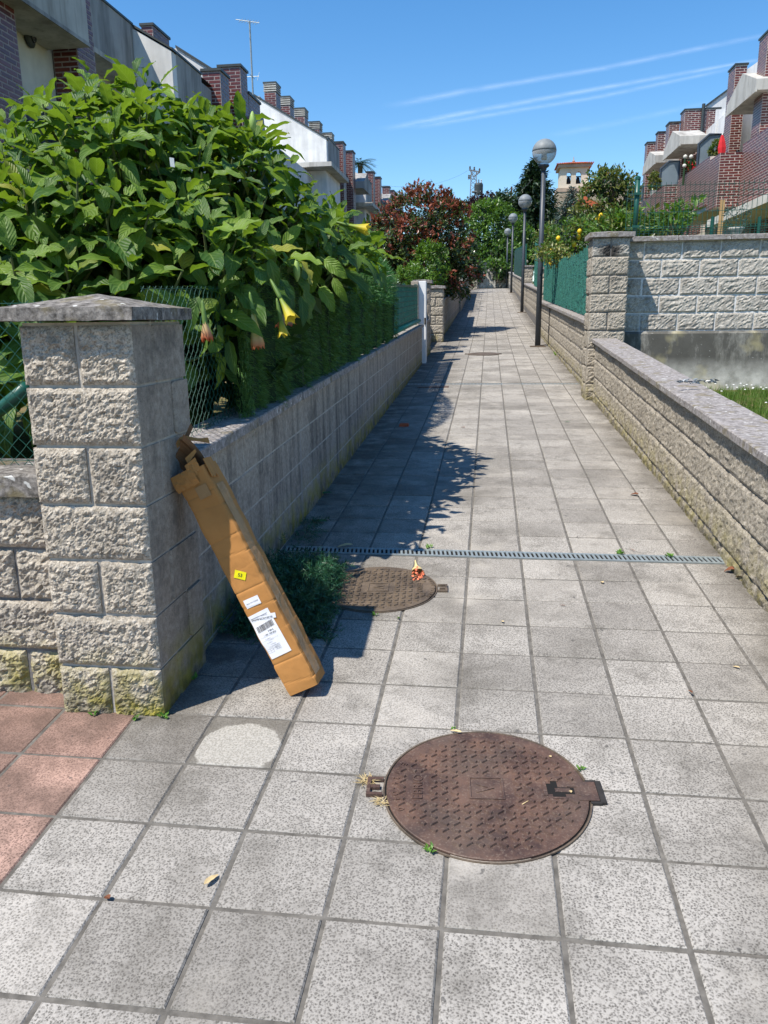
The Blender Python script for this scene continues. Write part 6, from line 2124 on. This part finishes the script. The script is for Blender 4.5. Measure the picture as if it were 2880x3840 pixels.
wire(AS(*C3(790, 425), PYY), AS(*C3(1047, 395), 120), 1.3, .040, 'lower sagging power line from the pylon to the utility pole')
wire(AS(*C3(1047, 375), 120), AS(*C3(1190, 320), 60), .6, .030, 'power line rising from the utility pole behind the lamp globes')
wire(AS(*C3(760, 250), PYY), AS(*C3(100, 350), 120), 1.5, .014, 'faint thin power line from the pylon top to the left roofs')

# ------------------------------------------------------------------ rubble wall at the end of the path
rw_ = thing('rubble_wall', 'pale rubble stone wall with plaster remains closing the far end of the path', 'wall', (0, 63.4, 3.9))
x0, x1 = -3.0, 2.6
mb = MB(); mb.box(x0, x1, 63.45, 64.0, 3.6, 6.05); mb.build('mortar_core', M['mortar'], rw_)
gs = random.Random(4)
M['stone_pale'] = m_flat('pale_rubble_stone', (.36, .31, .245), .9, .3, 3, .6, 10, .03, isl=.35)
var = []
for q in range(5):
    b = MB(); n = 7
    b.lathe([(.05, -.5), (.40, -.4), (.5, 0), (.42, .38), (.08, .5)], (0, 0, 0), n)
    b.v = [tuple(Vector(p) * (1 + .22 * noise.noise(Vector(p) * 2 + Vector((q * 5, 0, 0))))) for p in b.v]
    var.append(b.mesh('stone', M['stone_pale']))
z = 3.75; k = 0
while z < 6.0:
    h = gs.uniform(.18, .28); x = x0 + .1
    while x < x1 - .1:
        w = gs.uniform(.22, .5)
        if not (-.65 < x < .45 and z > 4.15 and gs.random() < .9):
            o = mobj('stone', gs.choice(var), rw_, Vector((x + w / 2, 63.45 + gs.uniform(-.03, .05), z + h / 2)) - wloc(rw_)); o.scale = (w * 1.05, .30, h * 1.1); o.rotation_euler = (0, gs.uniform(-.2, .2), 0)
        x += w
    z += h
pl_ = MB()
for j in range(9):
    for i in range(9):
        x = -.75 + 1.25 * i / 8; zz = 4.0 + 2.0 * j / 8
        pl_.v.append((x + .10 * noise.noise(Vector((i, j, 1))), 63.30 + .03 * noise.noise(Vector((i * .8, j * .8, 0))), zz))
for j in range(8):
    for i in range(8):
        a = j * 9 + i; pl_.f.append((a, a + 1, a + 10, a + 9)); pl_.m.append(0)
pl_.build('plaster_patch', M['concrete_lt'], rw_)

# ------------------------------------------------------------------ right fences
f3 = thing('screened_fence', 'green wire fence with woven plastic screening on the right wall, behind the nearest lamp post', 'fence', (1.45, 16, RW2(16)))
def fence_net(t, X, ya, yb, zb, zt, n, g_, mat='green_net', posts=()):
    b = MB(); N = 60
    for j in range(N + 1):
        y = ya + (yb - ya) * j / N
        for k in range(4):
            z = zb(y) + (zt(y) - zb(y)) * k / 3
            b.v.append((X + .012 + .012 * noise.noise(Vector((y * 3, z * 3, 0))), y, z))
    for j in range(N):
        for k in range(3):
            a = j * 4 + k; b.f.append((a, a + 1, a + 5, a + 4)); b.m.append(0)
    b.build('screen_sheet', M['green_dark'], t)
    s_ = MB()
    for i in range(n):
        y = g_.uniform(ya, yb); z = zb(y) + (zt(y) - zb(y)) * g_.random()
        L = g_.uniform(.04, .13); tl = g_.uniform(-.5, .5)
        x = X - .012 + g_.uniform(-.012, .008)
        hh = g_.uniform(.004, .011)
        if g_.random() < .5: pts = [(x, y, z), (x - .012, y + L, z + tl * .03), (x - .008, y + L, z + tl * .03 + hh), (x + .004, y, z + hh)]
        else: pts = [(x, y, z), (x - .010, y + hh, z), (x - .006, y + hh, z + L), (x + .004, y, z + L)]
        s_.add(pts, [(0, 1, 2, 3)])
    stuff(s_.build('screen_strand', M[mat], t))
    for y in posts:
        mb = MB(); mb.tube([(X + .05, y, zb(y) - .03), (X + .05, y, zt(y) + .04)], .024, 8); mb.build('post', M['green_metal'], t)
g3 = random.Random(8)
ZT3 = lambda y: RW2(y) + .93 - .10 * min(1, max(0, (y - 11.4) / 3)) + .02 * math.sin(y * 4) + (.28 if y > 19 else 0)
fence_net(f3, 1.45, 11.0, 21.7, lambda y: RW2(y) + .01, ZT3, 15000, g3, posts=(11.1, 13.6, 16.2, 18.8, 21.4))
wm = MB()
for q in range(7):
    wm.tube([(1.432, 11.0, RW2(11) + .05 + q * .14), (1.432, 21.7, RW2(21.7) + .05 + q * .14)], .004, 4)
stuff(wm.build('wire', M['green_metal'], f3))
f4 = thing('screened_fence', 'tall double green screened fence right of the path behind the pole of the nearest lamp', 'fence', (1.55, 24, 2.3))
fence_net(f4, 1.53, 22.3, 28.0, lambda y: 2.33 + .06 * (y - 22.3), lambda y: 3.75 + .05 * (y - 22.3), 4000, g3, posts=(22.4, 25, 27.8))
f5 = thing('sheet_fence', 'dark green sheet fence on the far right wall by the third lamp post', 'fence', (1.55, 42, 3.6))
for k in range(12):
    y = 35 + k * 1.3
    mb = MB(); z0 = 3.2 + .068 * (y - 34.4); mb.hexa([(1.5, y, z0), (1.53, y, z0), (1.53, y + 1.22, z0 + .083), (1.5, y + 1.22, z0 + .083), (1.5, y, z0 + 1.35), (1.53, y, z0 + 1.35), (1.53, y + 1.22, z0 + 1.43), (1.5, y + 1.22, z0 + 1.43)])
    mb.build('panel', M['green_dark'], f5)
    mb = MB(); mb.box(1.49, 1.55, y - .06, y - .01, z0, z0 + 1.42); mb.build('post', M['green_metal'], f5)
wb_ = MB(); a, b = at(1212, 532, 21.4), at(1275, 530, 21.4)
wb_.box(a.x, b.x + .8, 21.4, 21.5, a.z - .05, a.z + .05)
tag(wb_.build('white_rail', M['white']), 'white rail showing above the green screening under the lemon tree', 'rail', kind='thing')
# welded wire fence on the cross wall
f6 = thing('wire_fence', 'green welded wire panel fence on top of the cross wall', 'fence', (5, 10.78, 2.56))
zb = 2.56; zt = at(1420, 398, 10.78).z
px = at(1378, 400, 10.78).x
vw = MB(); x = px - .12
while x < 8.4:
    pts = [(x, 10.78, zb + .02), (x, 10.78, zb + .08), (x, 10.755, zb + .105), (x, 10.78, zb + .13), (x, 10.78, zt - .16), (x, 10.755, zt - .13), (x, 10.78, zt - .10), (x, 10.78, zt + .02)]
    vw.tube(pts, .0036, 4, cap=False); x += .058
stuff(vw.build('vertical_wire', M['green_metal'], f6))
for z, yo in ((zb + .05, 0), (zb + .08, 0), (zb + .13, 0), (zb + .105, -.025), (zb + .30, 0), (zt - .16, 0), (zt - .10, 0), (zt - .02, 0)):
    mb = MB(); mb.tube([(px - .13, 10.78 + yo, z), (8.4, 10.78 + yo, z)], .0042, 4); mb.build('horizontal_wire', M['green_metal'], f6)
for x in (px, px + 2.5, px + 5.0):
    mb = MB(); mb.tube([(x, 10.80, zb), (x, 10.80, at(1380, 388, 10.8).z)], .031, 12); mb.build('post', M['green_metal'], f6, True)
    mb = MB(); mb.lathe([(.034, 0), (.034, .03), (.01, .045)], (x, 10.80, at(1380, 388, 10.8).z), 12); mb.build('post_cap', M['green_metal'], f6)
    for z in (zb + .12, zt - .12):
        mb = MB(); mb.box(x - .042, x + .042, 10.752, 10.772, z, z + .03); mb.build('clip', M['green_metal'], f6)
# back fence of the terrace, seen through the first
f7 = thing('wire_fence', 'lower green wire fence farther back on the right terrace', 'fence', (4.5, 14.5, 2.0))
for x_, in ((1537,), (1638,)):
    a, b = at(x_, 505, 14.5), at(x_, 468, 14.5)
    mb = MB(); mb.tube([(a.x, 14.5, 1.8), (a.x, 14.5, b.z)], .03, 8); mb.build('post', M['green_metal'], f7)
vw = MB(); x = 2.9
zt7 = at(1540, 478, 14.5).z
while x < 7: 
    vw.tube([(x, 14.5, 1.9), (x, 14.5, zt7)], .0025, 4, cap=False); x += .06
for z in (zt7, zt7 - .1, zt7 - .2, zt7 - .5): vw.tube([(2.9, 14.5, z), (7, 14.5, z)], .003, 4)
stuff(vw.build('wire_mesh', M['green_metal'], f7))
# things on the terrace
pk = MB(); a, b = at(1555, 500, 16.5), at(1565, 430, 16.5)
pk.hexa([(a.x - .04, 16.5, 2.0), (a.x + .04, 16.5, 2.0), (a.x + .04, 16.53, 2.0), (a.x - .04, 16.53, 2.0), (b.x - .04, 16.6, b.z), (b.x + .04, 16.6, b.z), (b.x + .04, 16.63, b.z), (b.x - .04, 16.63, b.z)])
tag(pk.build('wooden_board', m_flat('raw_wood', (.42, .27, .12), .8, .2, 10)), 'leaning raw wooden board behind the wire fence on the right terrace', 'board', kind='thing')
urn = thing('garden_urn', 'small stone urn with a wispy plant behind the wire fence on the right', 'planter', tuple(at(1590, 512, 15.5)))
c = at(1590, 500, 15.5)
mb = MB(); mb.lathe([(.09, -.3), (.05, -.22), (.05, -.12), (.12, .02), (.15, .06), (.13, .07)], tuple(c), 14); mb.build('urn', M['concrete_lt'], urn, True)
lf = MB()
for k in range(160): leaf_card(lf, c + Vector((0, 0, .05)) + rdir(g3) * .2 + Vector((0, 0, .2)), rdir(g3), rdir(g3), .09, .02)
stuff(lf.build('leaves', M['needle_bl'], urn))

# ------------------------------------------------------------------ dark green sheet fence left
f8 = thing('sheet_fence', 'dark green sheet fence on the left wall in front of the red-leaved tree', 'fence', (-1.3, 24, 2.2))
for k in range(7):
    y = 20.8 + k * 1.2
    z0 = 2.06 + .058 * (y - 20.06)
    mb = MB(); mb.hexa([(-1.33, y, z0), (-1.30, y, z0), (-1.30, y + 1.14, z0 + .07), (-1.33, y + 1.14, z0 + .07), (-1.33, y, z0 + .95), (-1.30, y, z0 + .95), (-1.30, y + 1.14, z0 + 1.0), (-1.33, y + 1.14, z0 + 1.0)])
    mb.build('panel', M['green_dark'], f8)
    mb = MB(); mb.box(-1.335, -1.285, y - .055, y - .005, z0, z0 + 1.0); mb.build('post', M['green_metal'], f8)

# ------------------------------------------------------------------ lawn grass and small weeds
gg = random.Random(14)
def blades(mb, x, y, z, n, spread, h, w):
    for k in range(n):
        p = Vector((x + gg.uniform(-spread, spread), y + gg.uniform(-spread, spread), z))
        a = gg.uniform(0, 6.283); ln = gg.uniform(.1, .6)
        d = Vector((math.cos(a) * ln, math.sin(a) * ln, 1)).normalized()
        s_ = Vector((-math.sin(a), math.cos(a), 0)) * w
        hh = h * gg.uniform(.5, 1.2)
        q = len(mb.v)
        mb.v += [tuple(p - s_), tuple(p + s_), tuple(p + d * hh)]
        mb.f.append((q, q + 1, q + 2)); mb.m.append(0)
M['grass'] = m_leaf('lawn_grass', (.04, .10, .012), (.14, .24, .035), .3, .5, .3)
M['daisy'] = m_flat('daisy_white', (.8, .8, .76), .6, .05)
gm = MB()
for i in range(9000):
    x = 1.7 + gg.random() ** 1.2 * 4.5; y = gg.uniform(6.0, 10.55)
    z = .36 + (y - 1.5) / 9.1 * .30
    blades(gm, x, y, z, 3, .03, .09 + .06 * noise.noise(Vector((x * 2, y * 2, 0))), .003)
lawn = gm.build('grass', M['grass']); tag(lawn, 'sunlit lawn grass behind the right low wall', 'grass', kind='stuff')
dz = MB()
for i in range(90):
    x = gg.uniform(2.6, 6); y = gg.uniform(9.6, 10.5) if i % 3 else gg.uniform(8, 10.5)
    z = .36 + (y - 1.5) / 9.1 * .30 + gg.uniform(.08, .13)
    dz.lathe([(.013, 0), (.010, .006)], (x, y, z), 6)
tag(dz.build('daisies', M['daisy']), 'white daisies in the lawn by the stained wall footing', 'flowers', kind='stuff')
M['weed'] = m_leaf('weed_leaf', (.05, .15, .02), (.16, .32, .04), .3, .45, .4)
M['dry'] = m_leaf('dry_grass', (.35, .26, .12), (.62, .50, .28), .2, .7, .2)
def weed(x, y, z, n, L, label, dry=False, flat=False):
    mb = MB()
    for k in range(n):
        a = gg.uniform(0, 6.283)
        d = Vector((math.cos(a), math.sin(a), gg.uniform(.05, .3) if flat else gg.uniform(.3, 1.3))).normalized()
        p = Vector((x, y, z)) + Vector((gg.uniform(-.5, .5), gg.uniform(-.5, .5), 0)) * L
        leaf_card(mb, p, d, Vector((0, 0, 1)), L * gg.uniform(.5, 1.1), L * (.10 if dry else .5))
    return tag(mb.build('weed', M['dry' if dry else 'weed']), label, 'weed', kind='thing')
def G(x, y, dz=0.0):
    d = ray(x, y); t = (-CW.z) / (d.z - SL * d.y); p = CW + d * t; p.z += dz; return p
for (x, y, n, L, lab) in ((200, 1545, 6, .025, 'tiny green weed at the foot of the nearest pillar on the red tile joint'),
                          (292, 1556, 5, .028, 'small green weed at the pillar corner between red and grey tiles'),
                          (352, 1553, 7, .030, 'green weed at the front right corner of the nearest pillar'),
                          (415, 1470, 6, .030, 'green weed in the shade along the nearest pillar side'),
                          (480, 1320, 6, .035, 'green weed at the shaded wall foot behind the carton'),
                          (810, 1330, 12, .022, 'weed tuft at the edge of the dusty manhole cover'),
                          (860, 1338, 7, .018, 'sprig of weed in the tile joint below the dusty manhole cover'),
                          (930, 1840, 14, .020, 'weed tuft at the lower left rim of the rusty manhole cover'),
                          (1255, 1665, 12, .018, 'small weeds along the right rim of the rusty manhole cover'),
                          (980, 1578, 9, .016, 'grass sprig at the top rim of the rusty manhole cover'),
                          (1340, 1197, 14, .035, 'leafy weed growing at the drain grate near the right side'),
                          (1445, 1203, 8, .035, 'small weed by the right end of the drain grate'),
                          (925, 1185, 8, .03, 'weed sprig in the drain grate above the fallen flower'),
                          (1205, 768, 30, .10, 'leafy weed at the foot of the right wall before the nearest lamp post')):
    p = G(x, y, .004); weed(p.x, p.y, p.z, n, L, lab)
for (x, y, n, L, lab) in ((795, 1690, 60, .038, 'dry straw tuft at the left lug of the rusty manhole cover'), (822, 1735, 45, .032, 'straw bits along the lower left rim of the rusty manhole cover')):
    p = G(x, y, .004); weed(p.x, p.y, p.z, n, L, lab, True, True)
# fallen leaves and petals
M['leaf_brown'] = m_flat('dry_brown_leaf', (.15, .055, .025), .7, .3, 30)
M['leaf_tan'] = m_flat('dry_tan_leaf', (.55, .42, .22), .7, .2, 30)
M['leaf_fallen'] = m_flat('fallen_green_leaf', (.05, .13, .05), .6, .2, 30)
def fallen(x, y, L, W, rot, mat, label, curl=.25, zo=.006):
    p = G(x, y, zo)
    mb = big_leaf(L, W, curl, .03, rot, 6, 2)
    mb.v = mb.v[:21]; mb.f = mb.f[:-1]; mb.m = mb.m[:-1]
    m = Matrix.Translation(p) @ SR @ Matrix.Rotation(R(rot), 4, 'Z') @ Matrix.Translation((0, -L / 2, curl * L * .45))
    mb.v = [tuple(m @ Vector(q)) for q in mb.v]
    return tag(mb.build('fallen_leaf', M[mat]), label, 'leaf', 'leaves fallen on the path', 'thing')
for a in ((457, 1905, .055, .018, -25, 'leaf_tan', 'dry tan leaf with brown edge on a grey tile near the lower left', .3),
          (232, 1943, .022, .018, 60, 'leaf_brown', 'small brown leaf on a tile corner near the red paving', .4),
          (1578, 1237, .075, .05, 80, 'leaf_brown', 'upper of two curled brown leaves at the right wall foot', .6),
          (1600, 1253, .085, .04, 35, 'leaf_brown', 'lower of two curled brown leaves at the right wall foot', .6),
          (1370, 1071, .06, .045, 70, 'leaf_brown', 'reddish brown leaf in the sunny middle of the path beyond the drain', .4),
          (1490, 1500, .03, .012, 20, 'leaf_brown', 'brown twiggy leaf on the tile joint right of the rusty manhole', .4),
          (1590, 1444, .03, .012, 50, 'leaf_tan', 'pale leaf bit on the tiles near the right edge', .3),
          (985, 1586, .045, .014, 70, 'leaf_tan', 'pale dry leaf on the top rim of the rusty manhole cover', .2),
          (1132, 1742, .045, .004, -42, 'leaf_tan', 'thin straw stalk on the rusty manhole cover', .1),
          (1232, 1716, .016, .010, 10, 'leaf_tan', 'tiny pale leaf in the key slot of the rusty manhole', .3),
          (1188, 1640, .012, .010, 40, 'leaf_tan', 'tiny pale petal on the upper right of the rusty manhole', .3),
          (690, 1130, .11, .05, 80, 'leaf_fallen', 'fallen grey-green leaf in the shade by the left wall', .2),
          (700, 1070, .13, .05, 110, 'leaf_fallen', 'fallen green leaf in the shade farther along the left wall', .2),
          (690, 1195, .10, .02, 95, 'leaf_fallen', 'narrow green leaf stem lying just behind the drain grate', .1),
          (745, 1183, .10, .04, 100, 'leaf_tan', 'brown crumpled leaf on the drain grate in the shade', .3),
          (1365, 1190, .07, .006, 20, 'leaf_brown', 'thin dark twig standing over the drain grate', .2),
          (1215, 1310, .03, .006, 70, 'leaf_brown', 'little dark twig on the sunny tiles below the drain', .2),
          (1300, 1260, .03, .02, 10, 'leaf_tan', 'pale petal on the sunny tiles below the drain', .3),
          (1000, 925, .05, .03, 60, 'leaf_brown', 'small brown leaf at the edge of the far shrub shadow', .3),
          (1225, 913, .06, .02, 80, 'leaf_fallen', 'small dark leaf on the sunny tiles by the right pillar', .3),
          (1085, 1345, .02, .014, 30, 'leaf_tan', 'tiny pale flake on the sunny tiles right of the dusty manhole', .3)):
    fallen(a[0], a[1], a[2], a[3], a[4], a[5], a[6], a[7], .010 if 'manhole' in a[6] and 'rim' in a[6] or 'rusty' in a[6] else .005)
# fallen trumpet flower on the dusty manhole
ff = thing('fallen_flower', 'wilted orange and cream trumpet flower lying on the dusty manhole cover', 'flower', tuple(G(903, 1250)))
mb = MB(); n = 10
p0, p1 = G(897, 1218, .02), G(904, 1258, .03)
d = (p1 - p0); L = d.length; d.normalize(); s_ = d.orthogonal().normalized(); t2 = d.cross(s_)
for f, r_ in ((0, .004), (.25, .006), (.5, .013), (.7, .026), (.85, .030)):
    for k in range(n):
        a = 6.283 * k / n; rr = r_ * (1 + .15 * math.cos(3 * a + f * 5))
        q = p0 + d * (L * f * .9) + (s_ * math.cos(a) + t2 * math.sin(a)) * rr
        mb.v.append((q.x, q.y, max(q.z, zp(q.y) + .011)))
for j in range(4):
    for k in range(n): mb.f.append((j * n + k, j * n + (k + 1) % n, (j + 1) * n + (k + 1) % n, (j + 1) * n + k)); mb.m.append(0)
mb.build('tube', m_flat('cream_petal', (.72, .58, .28), .6, .1, 30), ff, True)
mb = MB()
for k in range(46):
    q = p0 + d * (L * gg.uniform(.68, 1.0)) + (s_ * gg.uniform(-1, 1) + t2 * gg.uniform(-1, 1)) * .026
    q.z = max(q.z, zp(q.y) + .012)
    leaf_card(mb, q, rdir(gg), rdir(gg), .018, .015)
stuff(mb.build('petals', m_flat('coral_red_petal', (.74, .20, .10), .55, .25, 60, isl=.3), ff))
# litter
lt = thing('crumpled_wrapper', 'crumpled bluish plastic wrapper lying on the coping of the right low wall', 'litter', tuple(atx(1500, 831, 1.45)))
c = atx(1500, 829, 1.47)
mb = MB()
for k in range(40):
    f = k / 39 - .5
    q = c + Vector((f * .30, f * .10, abs(f) * .02 + gg.uniform(0, .02) + .004))
    leaf_card(mb, q, (Vector((1, .3, 0)) + rdir(gg) * .6).normalized(), rdir(gg), .045, .018)
mb.build('wrapper', m_flat('grey_blue_plastic', (.20, .23, .25), .3, .3, 40, spec=.6, isl=.5), lt)
ob = MB(); p = G(873, 921, .0); ob.cbox(p.x - .05, p.x + .05, p.y - .03, p.y + .03, p.z - .01, p.z + .035, .01)
tag(ob.build('broken_brick', m_flat('orange_brick', (.42, .10, .045), .8, .2, 30)), 'small orange brick piece on the shaded path by the left wall', 'brick piece', kind='thing')
rt_ = MB(); p = at(938, 838, 11.75)
ob2 = MB(); q0 = G(905, 842); 
ob2.cbox(-1.02, -.56, 11.50, 11.70, zp(11.6) - .01, zp(11.6) + .006, .004)
tag(ob2.build('hatch_cover', M['rust']), 'rectangular rust-brown hatch cover beside the thin far drain', 'hatch', kind='thing')

# ------------------------------------------------------------------ contrails high in the sky
def contrail(pts, w, dens, label):
    Hh = 2600.0
    mb = MB()
    P = []
    for (x, y) in pts:
        d = ray(x, y); P.append(CW + d * (Hh / d.z))
    t = NT('contrail_ice')
    uvn = t.n('UVMap')
    x_ = t.n('SeparateXYZ'); t.l(uvn.outputs[0], x_.inputs[0])
    e = t.math('SUBTRACT', 1.0, t.math('ABSOLUTE', t.math('SUBTRACT', t.math('MULTIPLY', x_.outputs['Y'], 2), 1.0)))
    e = t.math('POWER', e, 1.3)
    en = t.math('MULTIPLY', t.step(x_.outputs['X'], 0.0, .18), t.step(x_.outputs['X'], 1.0, .9))
    nz = t.step(t.noise(.004, 4, .6), .30, .62)
    a = t.math('MULTIPLY', t.math('MULTIPLY', e, en), t.math('MULTIPLY', t.math('ADD', t.math('MULTIPLY', nz, .6), .4), dens))
    tl = t.n('BsdfTranslucent'); tl.inputs[0].default_value = (.9, .9, .9, 1)
    tp = t.n('BsdfTransparent')
    mx = t.n('MixShader'); t.l(a, mx.inputs[0]); t.l(tp.outputs[0], mx.inputs[1]); t.l(tl.outputs[0], mx.inputs[2])
    t.l(mx.outputs[0], t.out.inputs[0])
    N = 24
    tot = len(P) - 1
    uvs = []
    for i in range(N + 1):
        f = i / N * tot; k = min(int(f), tot - 1); p = P[k].lerp(P[k + 1], f - k)
        dr = (P[k + 1] - P[k]).normalized(); sd = Vector((-dr.y, dr.x, 0)).normalized()
        dist = (p - CW).length
        for s_, vv in ((-1, 0), (1, 1)):
            mb.v.append(tuple(p + sd * s_ * w(i / N) * .5)); uvs.append((i / N, vv))
    for i in range(N):
        mb.f.append((2 * i, 2 * i + 2, 2 * i + 3, 2 * i + 1)); mb.m.append(0)
    me = mb.mesh('contrail', t.mat)
    uv = me.uv_layers.new(name='UVMap')
    for lp in me.loops: uv.data[lp.index].uv = uvs[lp.vertex_index]
    o = mobj('contrail', me); tag(o, label, 'contrail', 'contrails in the sky', 'thing')
    o.visible_shadow = True
    return o
contrail([(830, 232), (1000, 198), (1300, 148), (1720, 62)], lambda f: 400 - 190 * f, .11, 'uppermost white contrail across the blue sky')
contrail([(820, 282), (1000, 245), (1300, 190), (1720, 115)], lambda f: 440 - 240 * f, .135, 'middle bright contrail of the close pair')
contrail([(880, 278), (1000, 258), (1300, 208), (1620, 140)], lambda f: 420 - 210 * f, .095, 'lower faint contrail of the close pair')
contrail([(1180, 296), (1350, 262), (1560, 215)], lambda f: 560 - 200 * f, .045, 'lowest broken faint contrail left of the right-hand houses')
